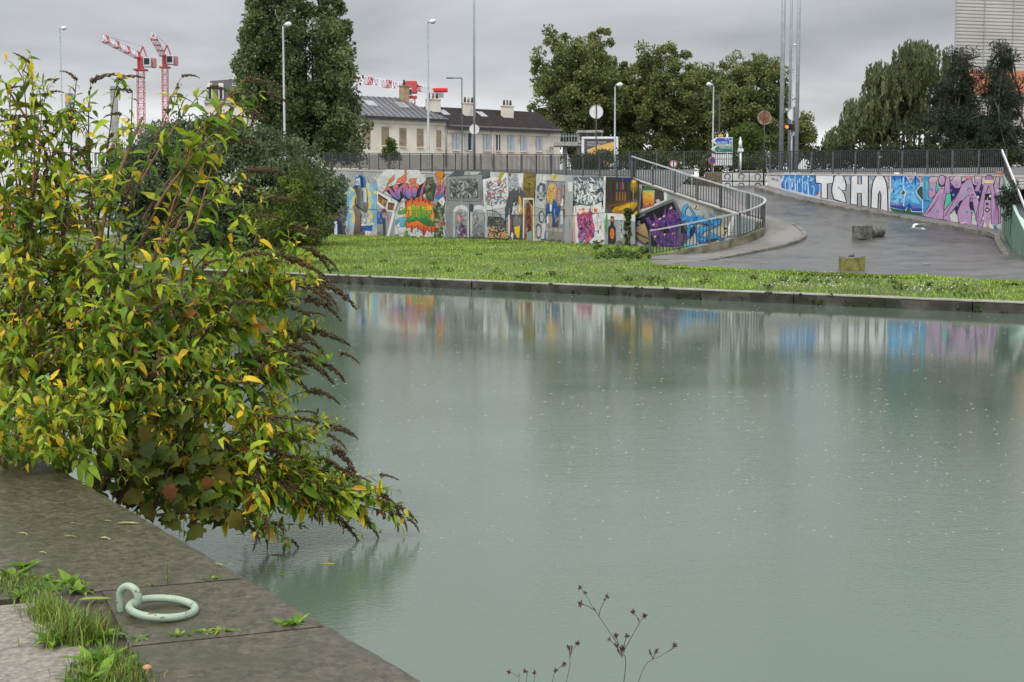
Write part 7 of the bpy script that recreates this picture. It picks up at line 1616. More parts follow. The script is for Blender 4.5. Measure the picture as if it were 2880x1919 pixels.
def spike(p, d, L_):
    d = d.normalized(); nspk[0] += 1
    inst('flower_spike', br_.choice(SPK[:7]) if br_.random() < .96 else SPK[7], bush, frame(p, d, UP+Vector((br_.gauss(0, .2), br_.gauss(0, .2), 0))) @ Matrix.Scale(L_, 4))
stems = MB(); stems_d = MB()
def twig(p, d, L_, size, sp, depth=0):
    q1 = p+d*L_*.5+Vector((br_.gauss(0, .02), br_.gauss(0, .02), .03)); q2 = p+d*L_-UP*L_*.12
    pts = bez(p, p.lerp(q1, .6), q1, q2, 6); (stems).tube(pts, [.0045*(1-.12*i) for i in range(7)], 4, False)
    n = max(3, int(L_/.05))
    for i in range(1, n+1):
        t = i/n; k = min(5, int(t*6)); a = pts[k].lerp(pts[k+1], t*6-k); tg = (pts[k+1]-pts[k]).normalized(); an = (i % 2)*math.pi/2+br_.uniform(-.3, .3)
        for s_ in (0, math.pi): put_leaf(a, tg, an+s_, size*1.2*(1-.5*t)*br_.uniform(.6, 1.25))
    if sp: spike(pts[-1], (pts[-1]-pts[-2]).normalized()+Vector((0, 0, -.1)), sp*br_.uniform(.75, 1.15))
def branch(base, tip, arch, r0, spl, leafy=(.25, 1), sp=.068, lsize=.13, twigs=5, dark=False):
    d = tip-base; L_ = d.length
    pts = bez(base, base+d*.3+UP*(arch*.75*L_), base+d*.72+UP*(arch*L_), tip, 20)
    pts = [p+Vector((mnoise.noise(p*2.1)*.04, mnoise.noise(p*2.3+Vector((5, 0, 0)))*.04, mnoise.noise(p*2.7+Vector((0, 9, 0)))*.03))*math.sin(math.pi*i/20) for i, p in enumerate(pts)]
    (stems_d if dark else stems).tube(pts, [r0*(1-.78*i/20) for i in range(21)], 6, False)
    al = sum((b-a).length for a, b in zip(pts, pts[1:])); n = int(al*(leafy[1]-leafy[0])/sp)
    for i in range(n):
        t = leafy[0]+(leafy[1]-leafy[0])*(i+br_.random()*.4)/max(n, 1); k = min(19, int(t*20)); a = pts[k].lerp(pts[k+1], t*20-k); tg = (pts[k+1]-pts[k]).normalized(); an = (i % 2)*math.pi/2+br_.uniform(-.35, .35)
        big = lsize*(.75+.55*math.sin(math.pi*min(1, t*1.05)))*br_.uniform(.7, 1.15)
        for s_ in (0, math.pi):
            if br_.random() < .93: put_leaf(a, tg, an+s_, big*(1-.45*max(0, t-.7)/.3))
    for i in range(twigs):
        t = br_.uniform(max(.35, leafy[0]), .95); k = min(19, int(t*20)); a = pts[k]; tg = (pts[k+1]-pts[k]).normalized()
        dd = (tg*.7+Vector((br_.uniform(-.5, .9), br_.uniform(-.8, .5), br_.uniform(-.2, .7)))).normalized(); twig(a, dd, br_.uniform(.12, .3), lsize*.62, spl*.62 if br_.random() < .33 else 0)
    if spl:
        tg = (pts[-1]-pts[-2]).normalized()
        if tip.z > 2.75: tg = tg*.45+Vector((br_.choice((-.5, .7, .8)), br_.uniform(-.3, .3), br_.uniform(-.25, .3)))
        spike(pts[-1], tg+Vector((.0, 0, -.12)), spl)
        if br_.random() < .6: spike(pts[-2], tg+Vector((br_.uniform(-.3, .5), br_.uniform(-.5, .2), br_.uniform(-.1, .5))), spl*.5)
B1 = lambda: Pd(br_.uniform(250, 420), br_.uniform(1290, 1420), br_.uniform(9.0, 9.8))
B2 = lambda: Pd(br_.uniform(20, 200), br_.uniform(1220, 1290), br_.uniform(9.2, 10.0))
# (tip x, tip y, distance, arch, spike length, base choice)
TIPS = [(1120, 1425, 10.4, .12, .2, 1), (1060, 1385, 10.4, .14, .26, 1), (1145, 1458, 10.42, .1, .14, 1), (1010, 1450, 10.3, .12, .2, 1), (752, 262, 10.4, .2, .16, 1), (728, 300, 10.4, .2, .18, 1), (690, 320, 10.3, .2, .16, 1), (120, 270, 9.6, .06, .14, 2), (30, 330, 9.5, .05, .1, 2), (200, 420, 9.6, .06, .12, 2), (130, 500, 9.4, .06, .14, 2), (-10, 430, 9.4, .05, .1, 2), (260, 590, 9.4, .08, .14, 1), (390, 700, 9.3, .12, .16, 1), (60, 480, 9.4, .05, 0, 2), (790, 780, 10.2, .22, .2, 1), (880, 930, 10.3, .22, .28, 1), (900, 1020, 10.35, .22, .24, 1), (820, 1060, 10.2, .22, .2, 1), (900, 1290, 10.25, .2, .26, 1), (1000, 1360, 10.35, .2, .2, 1), (860, 1340, 10.1, .2, .2, 1), (60, 175, 9.6, .06, .0, 2), (88, 180, 9.5, .08, .12, 2), (215, 225, 9.8, .08, .13, 2), (255, 232, 9.9, .06, .2, 1), (330, 225, 9.6, .05, .16, 1), (372, 258, 10, .05, .14, 1), (512, 215, 10.2, .12, .12, 1), (590, 245, 10.3, .16, .17, 1), (690, 225, 10.4, .2, .2, 1), (668, 262, 10.2, .2, .2, 1),
        (600, 345, 10.2, .18, .16, 1), (640, 400, 10.2, .2, .2, 1), (700, 480, 10.3, .22, .26, 1), (640, 520, 10, .2, .22, 1), (760, 560, 10.3, .22, .2, 1), (720, 610, 10, .22, .16, 1), (830, 640, 10.3, .24, .2, 1), (868, 700, 10.4, .24, .26, 1), (820, 730, 10.2, .24, .26, 1), (905, 720, 10.5, .24, .16, 1), (905, 790, 10.4, .24, .34, 1),
        (850, 800, 10.2, .24, .26, 1), (800, 860, 10.1, .22, .2, 1), (860, 840, 10.2, .22, .3, 1), (835, 940, 10.2, .22, .28, 1), (770, 990, 10, .2, .3, 1), (850, 1010, 10.3, .22, .3, 1), (875, 1100, 10.3, .22, .24, 1), (930, 1200, 10.3, .22, .22, 1), (935, 1260, 10.3, .22, .34, 1), (945, 1330, 10.35, .2, .34, 1), (1070, 1415, 10.4, .2, .24, 1), (1115, 1440, 10.4, .19, .16, 1), (985, 1420, 10.3, .19, .24, 1), (960, 1470, 10.3, .18, .2, 1),
        (1040, 1478, 10.4, .18, .15, 1), (820, 1520, 10.1, .16, .12, 1), (700, 1480, 9.9, .16, .14, 1), (680, 1330, 9.8, .18, .3, 1), (780, 1380, 9.9, .18, .2, 1), (740, 1180, 9.7, .2, .22, 1), (620, 1250, 9.6, .18, .18, 1), (600, 1090, 9.5, .2, .22, 1), (520, 960, 9.3, .18, .2, 1), (430, 880, 9.2, .14, .2, 1), (640, 860, 9.6, .2, .2, 1), (560, 760, 9.6, .2, .18, 1), (690, 720, 9.8, .22, .2, 1), (480, 640, 9.5, .14, .18, 1),
        (350, 560, 9.4, .08, .2, 1), (250, 480, 9.5, .06, .16, 1), (330, 380, 9.7, .06, .12, 1), (150, 430, 9.5, .06, .16, 2), (60, 360, 9.5, .05, .16, 2), (20, 250, 9.6, .05, .1, 2), (180, 330, 9.8, .06, .14, 2), (90, 560, 9.3, .06, .18, 2), (200, 640, 9.3, .08, .18, 1), (110, 760, 9.1, .06, .18, 2), (30, 660, 9.2, .05, .12, 2), (290, 720, 9.2, .1, .2, 1), (60, 900, 9.0, .05, .2, 2), (170, 950, 9.0, .08, .16, 2), (300, 900, 9.1, .1, .16, 1), (30, 1060, 8.9, .06, .12, 2), (420, 1060, 9.1, .12, .2, 1), (-40, 500, 9.4, .04, .12, 2), (-50, 800, 9.1, .04, .12, 2), (-60, 250, 9.6, .04, .1, 2),
        (500, 1180, 9.4, .14, .16, 1), (560, 1330, 9.5, .14, .14, 1), (640, 1420, 9.7, .14, .0, 1), (760, 1270, 9.9, .2, .22, 1), (830, 1180, 10.1, .22, .2, 1), (880, 1400, 10.15, .2, .16, 1)]
for i, (x, y, D, ar, sl2, bc) in enumerate(TIPS):
    ar = ar*(.62 if y > 1100 else 1); tip = Pd(x, y, D); tip.z = max(tip.z, .05); xc = 290 if bc == 1 else 90; yb_ = min(1390, y+br_.uniform(230, 430)+max(0, x-400)*.15); base = Pd(xc+(x-xc)*br_.uniform(.15, .42)+br_.uniform(-40, 40), yb_, 9.4+(D-9.4)*.4+br_.uniform(-.2, .2)) if i % 3 else (B1() if bc == 1 else B2())
    far = (tip-base).length; lo_ = .2 if far < 1.6 else .35
    branch(base, tip, ar*(1 if far > 1.2 else .7), .005+.0035*min(far, 3), sl2*1.1, (lo_*.7, 1), sp=.068 if y > 720 else (.085 if x < 300 else .11), lsize=.165 if y > 400 else .155, twigs=8 if y > 720 else (3 if x < 300 else 1), dark=br_.random() < .45)
# leaning main stems, reddish brown
for pts, r in (([(300, 1330, 9.4), (240, 1100, 9.35), (250, 850, 9.3), (285, 650, 9.3), (330, 500, 9.4), (400, 330, 9.6)], .026), ([(250, 1300, 9.5), (200, 1000, 9.5), (180, 700, 9.5), (150, 480, 9.55), (90, 360, 9.6), (30, 265, 9.6)], .02), ([(60, 1240, 9.8), (70, 950, 9.8), (85, 640, 9.7), (120, 380, 9.7)], .016), ([(330, 1400, 9.3), (420, 1150, 9.3), (520, 900, 9.5), (700, 760, 9.9)], .02), ([(350, 1420, 9.2), (380, 1330, 9.2), (470, 1180, 9.3), (640, 1080, 9.7)], .018), ([(330, 1420, 9.1), (400, 1290, 9.0), (460, 1120, 9.0)], .02)):
    pp = smooth_line([Pd(*p) for p in pts], .12); stems.tube(pp, [r*(1-.7*i/len(pp)) for i in range(len(pp))], 8, False)
    for i in range(10): twig(pp[br_.randrange(len(pp)//3, len(pp))], Vector((br_.uniform(-.6, 1), br_.uniform(-1, .2), br_.uniform(0, .8))).normalized(), br_.uniform(.18, .35), .1, .13 if br_.random() < .3 else 0)
# filling twigs in the dense middle
for _ in range(250):
    x = br_.uniform(-20, 760); y = br_.uniform(700, 1400)
    if x > 240+(y-500)*.7 and y < 1000: continue
    if y > 1180 and x < 330: continue
    if y > 1250 and x > 760: continue
    p = Pd(x, y, br_.uniform(9.1, 10.2))
    if p.z < .1: continue
    twig(p, Vector((br_.uniform(-.4, 1), br_.uniform(-1, .3), br_.uniform(-.3, .6))).normalized(), br_.uniform(.2, .4), .135, .15 if br_.random() < .16 else 0)
for _ in range(150):
    p = Pd(br_.uniform(-40, 400), br_.uniform(760, 1260), br_.uniform(8.8, 9.6))
    if p.z < .9: continue
    twig(p, Vector((br_.uniform(-.8, .9), br_.uniform(-1, .3), br_.uniform(-.4, .5))).normalized(), br_.uniform(.2, .38), .13, .15 if br_.random() < .12 else 0)
for _ in range(50):
    x = br_.uniform(-40, 270); y = br_.uniform(330, 780)
    if x > 150 and y < 420: continue
    twig(Pd(x, y, br_.uniform(9.3, 9.9)), Vector((br_.uniform(-.6, .9), br_.uniform(-1, .3), br_.uniform(-.2, .7))).normalized(), br_.uniform(.18, .34), .135, .14 if br_.random() < .15 else 0)
for _ in range(75):
    p = Pd(br_.uniform(-30, 330), br_.uniform(1090, 1300), br_.uniform(8.2, 8.7))
    if p.z < .9: continue
    twig(p, Vector((br_.uniform(-.8, .9), br_.uniform(-.8, .5), br_.uniform(-.5, .3))).normalized(), br_.uniform(.15, .3), .12, 0)
# dark round leaved growth inside
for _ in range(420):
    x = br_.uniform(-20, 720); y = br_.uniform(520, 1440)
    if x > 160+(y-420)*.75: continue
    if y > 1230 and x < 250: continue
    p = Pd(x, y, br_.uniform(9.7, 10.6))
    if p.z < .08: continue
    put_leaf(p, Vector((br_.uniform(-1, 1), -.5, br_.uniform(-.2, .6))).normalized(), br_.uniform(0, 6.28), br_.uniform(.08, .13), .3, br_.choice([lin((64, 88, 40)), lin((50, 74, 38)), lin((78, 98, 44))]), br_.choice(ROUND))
stems.build('stems', M['stem'], bush, True); stems_d.build('dark_stems', M['stem_dark'], bush, True)
bfo.build(bush, vis=lambda p: 1/max(p.y, 1))
# plane sapling with lobed leaves at the foot
sap = empty('plane_sapling', Pd(400, 1440, 8.9), 'young plane sapling with dull lobed leaves at the foot of the bush', 'sapling')
fo2 = Foliage(); stm = MB(); old = bfo; bfo = fo2
for pts in ([(400, 1440, 8.9), (380, 1340, 8.9), (430, 1230, 8.9), (470, 1120, 9.0)], [(330, 1400, 9.0), (350, 1310, 8.9), (290, 1200, 8.9), (270, 1090, 9.0)], [(420, 1440, 8.9), (520, 1350, 8.95), (600, 1280, 9.1)], [(440, 1450, 8.9), (560, 1440, 9), (640, 1460, 9.2)], [(430, 1440, 8.9), (500, 1250, 9), (560, 1150, 9.1)]):
    pp = smooth_line([Pd(*p) for p in pts], .08); stm.tube(pp, [.012*(1-.7*i/len(pp)) for i in range(len(pp))], 6, False)
    for i in range(2, len(pp)):
        for _ in range(3):
            p = pp[i]+Vector((br_.gauss(0, .13), br_.gauss(-.05, .06), br_.gauss(0, .06))); d = Vector((br_.uniform(-1, 1), br_.uniform(-.9, .1), br_.uniform(-.9, .2))); sz = br_.uniform(.08, .145)
            stm.tube([pp[i], p], [.0035, .002], 4, False); fo2.add(br_.choice(LOBE), frame(p, d, Vector((br_.gauss(0, .4), -.8, 1))), sz, br_.choice([lin((86, 92, 32)), lin((98, 106, 38)), lin((72, 82, 30)), lin((104, 96, 30)), lin((80, 98, 42)), lin((64, 76, 34))]))
for x, y, D in ((235, 1115, 8.7), (475, 1365, 8.8), (590, 1345, 8.9)):
    fo2.add(br_.choice(LOBE), frame(Pd(x, y, D), Vector((br_.uniform(-.4, .6), -.3, -.9)), Vector((.2, -1, .3))), br_.uniform(.08, .14), br_.choice([lin((104, 68, 44)), lin((122, 80, 50))]))
stm.build('stems', M['stem_dark'], sap, True); fo2.build(sap, singles=300); bfo = old
# fresh shoot hanging over the stone at the left
sh_ = empty('fresh_shoot', Pd(170, 1300, 8.5), 'fresh bright green leafy shoot hanging over the quay stone', 'shoot'); fo3 = Foliage(); bfo, old = fo3, bfo; st3 = MB()
for pts in ([(40, 1290, 9.0), (100, 1255, 8.7), (170, 1275, 8.5), (230, 1300, 8.4)], [(60, 1270, 8.9), (90, 1225, 8.7), (110, 1250, 8.5)], [(150, 1290, 8.7), (180, 1260, 8.5), (240, 1285, 8.4), (255, 1330, 8.35)]):
    pp = smooth_line([Pd(*p) for p in pts], .04); st3.tube(pp, .004, 4, False)
    for i in range(1, len(pp)-1):
        tg = (pp[i+1]-pp[i-1]).normalized()
        for s_ in (0, math.pi): put_leaf(pp[i], tg, (i % 2)*1.57+s_, br_.uniform(.07, .15), .3, br_.choice([lin((136, 166, 50)), lin((116, 150, 46)), lin((150, 174, 60))]), br_.choice(SHAPES[:3]))
    put_leaf(pp[-1], Vector((.6, -.4, -.7)), 0, .16, .5, lin((140, 168, 52)), SHAPES[2])
st3.build('stem', M['stem'], sh_, True); fo3.build(sh_); bfo = old

# ================================================================ GRASS, WEEDS, LITTER ON THE NEAR QUAY
def blades(P, H, Wd, rg_, cols, lean=.5):
    """curved two-quad blades: P (n,3) roots, H heights"""
    m = len(P); a = rg_.uniform(0, 2*np.pi, m); d = np.stack([np.cos(a), np.sin(a), np.zeros(m)], 1); sd = np.stack([-np.sin(a), np.cos(a), np.zeros(m)], 1); k = rg_.uniform(.15, 1, m)[:, None]*lean
    H = H[:, None]; up = np.array([0, 0, 1.0])
    p1 = P+up*H*.55+d*H*.22*k; p2 = P+up*H*(1-.25*k)+d*H*.75*k; w = np.asarray(Wd).reshape(-1, 1)
    V = np.stack([P-sd*w/2, P+sd*w/2, p1-sd*w*.42, p1+sd*w*.42, p2-sd*w*.06, p2+sd*w*.06], 1).reshape(-1, 3)
    b = (np.arange(m)*6)[:, None]; F_ = np.concatenate([b+np.array([[0, 1, 3, 2]]), b+np.array([[2, 3, 5, 4]])]); C_ = np.concatenate([cols, cols])
    return V, F_, C_
gr_ = np.random.default_rng(33)
def tuft(spots, label, hmin, hmax, n_per, spread, nm='grass_tuft'):
    P = []; H = []
    for x, y, k in spots:
        c = Pz(x, y, ZN-.008); n = int(n_per*k); P.append(np.array(c)+np.concatenate([gr_.normal(size=(n, 2))*spread*k, np.zeros((n, 1))], 1)); H.append(gr_.uniform(hmin, hmax, n)*k)
    P = np.vstack(P); H = np.concatenate(H); pal = np.array([lin((96, 124, 40)), lin((120, 142, 50)), lin((76, 106, 36)), lin((142, 150, 66)), lin((150, 130, 80))]); pr = [.3, .26, .26, .11, .07]
    cols = pal[gr_.choice(5, len(P), p=pr)]*gr_.uniform(.7, 1.2, len(P))[:, None]
    V, F_, C_ = blades(P, H, gr_.uniform(.0025, .006, len(P)), gr_, cols, .9)
    rt = empty(nm, Pz(spots[0][0], spots[0][1], ZN), label, 'grass'); o = bpy.data.objects.new('blades', np_mesh('blades', V, F_, C_, M['grass_blade'])); COL.objects.link(o); adopt(o, rt); o['kind'] = 'stuff'
    return rt
def rosette(root, x, y, n, size, cols, zl=.25, shape=None):
    c = Pz(x, y, ZN-.004); f = Foliage()
    for i in range(n):
        a = 6.283*i/n+br_.uniform(-.3, .3); d = Vector((math.cos(a), math.sin(a), zl+br_.uniform(0, .5))); f.add(shape or br_.choice((SHAPES[0], SHAPES[2], SHAPES[4])), frame(c+Vector((d.x*.01, d.y*.01, 0)), d, UP), size*br_.uniform(.6, 1.2), br_.choice(cols))
    return f
LG = [lin((104, 140, 44)), lin((84, 122, 40)), lin((126, 158, 54))]
t1 = tuft([(205, 1790, 1.0), (165, 1745, .75), (235, 1800, .8), (130, 1720, .6)], 'thick fine bladed grass tuft beside the mooring ring stone', .04, .13, 420, .06)
t2 = tuft([(300, 1890, .9), (345, 1905, .7), (250, 1925, .7), (310, 1850, .6), (350, 1940, .8)], 'broad grass tuft at the bottom end of the soil strip', .03, .09, 300, .065)
t3 = tuft([(45, 1640, .7), (90, 1650, .6), (140, 1655, .6), (30, 1670, .6), (190, 1655, .5), (100, 1690, .6), (-20, 1650, .8)], 'low mixed grass and weeds at the far end of the soil strip', .025, .07, 300, .075)
for root, lst in ((t1, ((150, 1810, 12, .09), (270, 1800, 10, .08), (120, 1740, 8, .08), (310, 1790, 8, .07))), (t2, ((260, 1870, 12, .10), (300, 1860, 12, .10), (345, 1880, 10, .09), (280, 1915, 12, .10), (230, 1930, 10, .08))), (t3, ((35, 1625, 10, .1), (70, 1600, 8, .09), (200, 1645, 10, .09), (215, 1665, 8, .08), (150, 1665, 10, .07), (90, 1665, 12, .07), (60, 1680, 12, .06), (120, 1630, 10, .07), (235, 1668, 6, .07)))):
    allf = Foliage()
    for x, y, n, sz in lst: allf.L += rosette(root, x, y, n, sz, LG, .7).L
    allf.build(root, 'broad_leaf', 300)
for x, y, n, sz, t_ in ((395, 1800, 7, .05, 'small weed at the soil end of the lower joint'), (500, 1790, 12, .035, 'low weed under the mooring ring in the lower joint'), (530, 1788, 10, .03, 'tiny weed beside the low joint weed'), (580, 1782, 9, .045, 'spiky weed in the middle of the lower joint'), (625, 1778, 9, .05, 'upright weed in the lower joint towards the water'),
        (685, 1772, 8, .03, 'fine weed in the lower joint near the quay edge'), (830, 1758, 12, .06, 'bright weed clump at water end of the lower joint'), (800, 1760, 10, .05, 'yellow green weed beside the clump in the lower joint'), (425, 1645, 8, .03, 'low weed in the upper joint behind the ring'), (590, 1632, 7, .035, 'pale weed in the upper joint towards the edge'), (622, 1627, 5, .03, 'thin weed at water end of the upper joint'), (640, 1590, 6, .03, 'little weed on the quay edge above the water')):
    rt = empty('joint_weed', Pz(x, y, ZN), t_, 'weed', 'weeds in the stone joints'); rosette(rt, x, y, n, sz, LG+[lin((150, 172, 66))], .9, SHAPES[3] if n < 10 else None).build(rt, 'blade')
# sprig standing behind the ring
rt = empty('sprig', Pz(470, 1640, ZN), 'single upright green sprig in the upper joint', 'weed', 'weeds in the stone joints'); c = Pz(470, 1640, ZN); MB().tube([c, c+Vector((.005, 0, .1))], .0015, 4).build('stem', M['stem'], rt); f = Foliage()
for i in range(12): a = i*2.4; f.add(SHAPES[0], frame(c+Vector((0, 0, .012+.008*i)), Vector((math.cos(a), math.sin(a), .8)), UP), .025, LG[i % 3])
f.build(rt)
for k_, (x, y, a, sz, t_) in enumerate(((50, 1499, .1, .1, 'thin pale willow leaf fallen nearest the path'), (178, 1508, .5, .1, 'curled pale leaf fallen on the stone'), (280, 1512, .05, .11, 'straight pale leaf lying across the stone'), (330, 1471, .15, .12, 'long pale leaf pair fallen below the bush'), (197, 1471, .9, .07, 'short green leaf standing up on the stone'), (292, 1464, .2, .06, 'small round leaf fallen on the dark stone'), (108, 1553, .2, .08, 'faint yellow leaf flattened on the stone'), (222, 1686, .35, .14, 'bleached leaf at the edge of the grass strip'), (97, 1757, -.6, .08, 'crumpled whitish leaf on the concrete path'), (604, 1585, -.4, .06, 'curled pale leaf on the quay edge'), (268, 1596, .3, .02, 'tiny white petal on the stone'))):
    c = Pz(x, y, ZN+.012); b = MB(); g = SHAPES[[0, 3, 0, 4][k_ % 4]]; Mx = frame(c, Vector((math.cos(a), math.sin(a)*.6, .05)), UP) @ Matrix.Scale(sz, 4); col = [lin((176, 184, 110)), lin((150, 168, 84)), lin((196, 196, 140))][k_ % 3]
    o = inst('fallen_leaf', np_mesh('fallen_leaf', g[0]*np.array([1, .75, .35]), g[1], np.tile(np.array(col), (len(g[1]), 1)), M['leaf'], True), None, Mx); tag(o, t_, 'leaf', 'leaves fallen on the quay')
c = Pz(414, 1895, ZN); ms = empty('mushroom', c, 'small orange capped mushroom at the bottom edge of the soil strip', 'mushroom'); MB().tube([c, c+Vector((0, 0, .02))], .005, 8).build('stalk', M['white_paint'], ms, True)
MB().tube([c+Vector((0, 0, z_)) for z_ in (.016, .018, .024, .029, .031)], [.012, .017, .0155, .009, .002], 14).build('cap', material('cap', lin((196, 150, 110)), lin((172, 122, 82)), 60, .6), ms, True)

# ================================================================ DRY SEED STEMS IN FRONT
ds_ = empty('dry_stems', Pd(1700, 2650, 3.0), 'dry brown branching weed with spiky seed heads in front of the water', 'weed'); ds_.location.z = ZN
def dp(X, Y, D=3.0): return Pd(1380+X/3.9217, 1600+Y/3.9217, D)
st4 = MB()
def dstem(pts, r0, r1): pp = smooth_line(pts, .01); st4.tube(pp, [r0+(r1-r0)*i/len(pp) for i in range(len(pp))], 5, False)
foot = Vector((.13, 3.0, ZN-.02)); foot2 = Vector((-.02, 3.02, ZN-.02))
dstem([foot, foot.lerp(dp(1480, 1160), .6)+Vector((.01, 0, 0)), dp(1480, 1160), dp(1455, 920), dp(1380, 800), dp(1195, 525), dp(1110, 400), dp(1060, 300), dp(990, 205)], .0022, .0005)
dstem([foot, foot.lerp(dp(1660, 1160), .7), dp(1660, 1160), dp(1790, 1000), dp(1830, 985), dp(1950, 915), dp(2030, 870)], .0018, .0005)
dstem([foot2, foot2.lerp(dp(855, 1160), .7), dp(855, 1160), dp(875, 980), dp(910, 890), dp(955, 825)], .0016, .0005)
dstem([foot2, foot2.lerp(dp(700, 1160), .8), dp(700, 1160), dp(735, 1115), dp(810, 1050)], .0013, .0005)
dstem([foot2, dp(380, 1400), dp(400, 1160), dp(378, 1120)], .0012, .0005); dstem([foot2, dp(300, 1420), dp(300, 1190), dp(200, 1140)], .0012, .0005); dstem([foot2, dp(460, 1400), dp(480, 1150)], .0012, .0005)
for a in ([(1150, 460), (1060, 410), (990, 388)], [(1195, 525), (1215, 430), (1285, 310)], [(1455, 930), (1500, 850), (1640, 600), (1695, 525)], [(1640, 600), (1620, 540), (1568, 480)], [(1455, 970), (1400, 880), (1310, 780)], [(1455, 960), (1410, 830), (1385, 745)], [(1465, 900), (1480, 800), (1505, 745)], [(1790, 1000), (1770, 940), (1755, 900)], [(1790, 1000), (1810, 930), (1830, 905)], [(875, 980), (870, 900), (858, 862)], [(1950, 915), (2000, 880), (2020, 830)], [(735, 1115), (720, 1100)]): dstem([dp(*q) for q in a], .001, .0005)
for a in ([(1455, 1000), (1400, 900)], [(1455, 960), (1370, 830)], [(1790, 1000), (1750, 900)], [(875, 980), (865, 870)], [(875, 980), (895, 860)], [(1180, 510), (1140, 440)], [(1640, 600), (1630, 560)]): st4.add([dp(*a[0]), dp(a[1][0]-10, a[1][1]), dp(a[1][0], a[1][1]-20), dp(a[1][0]+10, a[1][1])], [(0, 1, 2, 3)])
st4.build('stem', M['dry'] if 'dry' in M else material('dry', (.075, .04, .028), (.13, .07, .045), 90, .8), ds_, True)
def seed_mesh(sd):
    r_ = random.Random(sd); b = MB()
    for i in range(26):
        d = Vector((r_.gauss(0, 1), r_.gauss(0, 1), r_.gauss(.2, 1))).normalized(); e = d.orthogonal().normalized(); f = d.cross(e); L_ = r_.uniform(.7, 1.5); w_ = .34
        b.add([e*w_, f*w_-e*.1, -e*w_-f*.1, d*L_], [(0, 1, 3), (1, 2, 3), (2, 0, 3)])
    return b.mesh('seed_head', bpy.data.materials['dry'])
SD = [seed_mesh(k) for k in range(3)]
for k_, (X, Y, s_) in enumerate(((985, 205, 1), (1045, 265, .9), (985, 385, 1.4), (1285, 305, 1.2), (1565, 475, 1.2), (1697, 520, 1.3), (1305, 775, .9), (1385, 740, 1.4), (1460, 880, 1.4), (1505, 740, 1.2), (2030, 845, 1.4), (1825, 910, 1.2), (1760, 930, .8), (957, 822, 1.2), (860, 865, 1.1), (810, 1050, 1.3), (718, 1125, 1.1), (200, 1140, 1), (380, 1128, 1.1), (480, 1148, 1.1), (1390, 850, .9), (1255, 340, .6))):
    inst('seed_head', SD[k_ % 3], ds_, Matrix.Translation(dp(X, Y)) @ Matrix.Rotation(k_*1.3, 4, 'Z') @ Matrix.Scale(.0052*s_, 4))

# ================================================================ GRASS OF THE FAR BANK
P = []; pav_poly = [(p.x, p.y) for p in KER_]+[(p.x, p.y) for p in I_[::-1]]
n_try = 230000; S_ = gr_.uniform(-40, QLEN+4, n_try); W2 = gr_.random(n_try)**1.25*46+.12
X = qa.x+qd.x*S_+qn.x*W2; Y = qa.y+qd.y*S_+qn.y*W2
# only where the camera's side of the wall is
dm = (X-ML.x)*mn.x+(Y-ML.y)*mn.y; keep = dm > .12
ux = X/Y*FPX+CX; keep &= (ux > 560) & (ux < 2990)
X, Y, W2 = X[keep], Y[keep], W2[keep]
def inside_np(poly, x, y):
    c = np.zeros(len(x), bool); j = len(poly)-1
    for i in range(len(poly)):
        xi, yi, xj, yj = *poly[i], *poly[j]; cond = ((yi > y) != (yj > y)) & (x < (xj-xi)*(y-yi)/(yj-yi+1e-12)+xi); c ^= cond; j = i
    return c
bad = inside_np(plan, X, Y) | inside_np(pav_poly, X, Y)
rr = qw
bad |= ((X-fk0.x)*fkn.x+(Y-fk0.y)*fkn.y < .1) & (X > fk0.x)
X, Y, W2 = X[~bad], Y[~bad], W2[~bad]
ex = []
for a, b in zip(low, low[1:]):
    for _ in range(int((b-a).length*260)): q = a.lerp(b, gr_.random()); ex.append((q.x+gr_.normal()*.1, q.y-abs(gr_.normal())*.22+.03))
ex = np.array(ex); X = np.concatenate([X, ex[:, 0]]); Y = np.concatenate([Y, ex[:, 1]]); W2 = np.concatenate([W2, np.full(len(ex), 3.0)])
Z = np.array([ground_z(a, b) for a, b in zip(X, Y)]); H = gr_.uniform(.035, .10, len(X))*np.where(W2 < .6, .7, 1)
pn = np.array([mnoise.noise(Vector((a*.25, b*.25, 7))) for a, b in zip(X, Y)]); pn2 = np.array([mnoise.noise(Vector((a*.9, b*.9, 2))) for a, b in zip(X, Y)])
H *= 1+.8*np.clip(pn2, -.5, .8)
pal = np.array([lin((136, 168, 58)), lin((158, 186, 68)), lin((112, 146, 50)), lin((170, 184, 88)), lin((164, 160, 100))])
ci = gr_.choice(5, len(X), p=[.34, .28, .24, .1, .04]); cols = pal[ci]*(1+.45*np.clip(pn, -.6, .6))[:, None]*gr_.uniform(.75, 1.2, len(X))[:, None]
V, F_, C_ = blades(np.stack([X, Y, Z], 1), H, gr_.uniform(.02, .04, len(X))*np.clip(Y/55, .9, 1.9), gr_, cols, .8)
o = bpy.data.objects.new('grass', np_mesh('grass', V, F_, C_, M['grass_blade'])); COL.objects.link(o); tag(o, 'bright green uncut grass on the far bank', 'grass', kind='stuff')
# clover heads
b = MB()
for _ in range(150):
    x = gr_.choice([gr_.normal(2190, 40), gr_.normal(2350, 60), gr_.normal(2600, 50), gr_.uniform(950, 2850), gr_.normal(2330, 30)]); s_ = (x-924)/(2856-924)
    y0 = 772+s_*77; q = Pg(x, y0-8-abs(gr_.normal())*22 if x > 2000 else y0-5-gr_.random()*70)
    if inside(plan, q.x, q.y): continue
    b.box((q.x, q.y, q.z+.12), (.028*gr_.uniform(.5, 1.2),)*3, gr_.uniform(0, 3), .008)
tag(b.build('clover_flowers', M['white_paint']), 'scattered white clover heads in the far grass', 'flowers', kind='stuff')
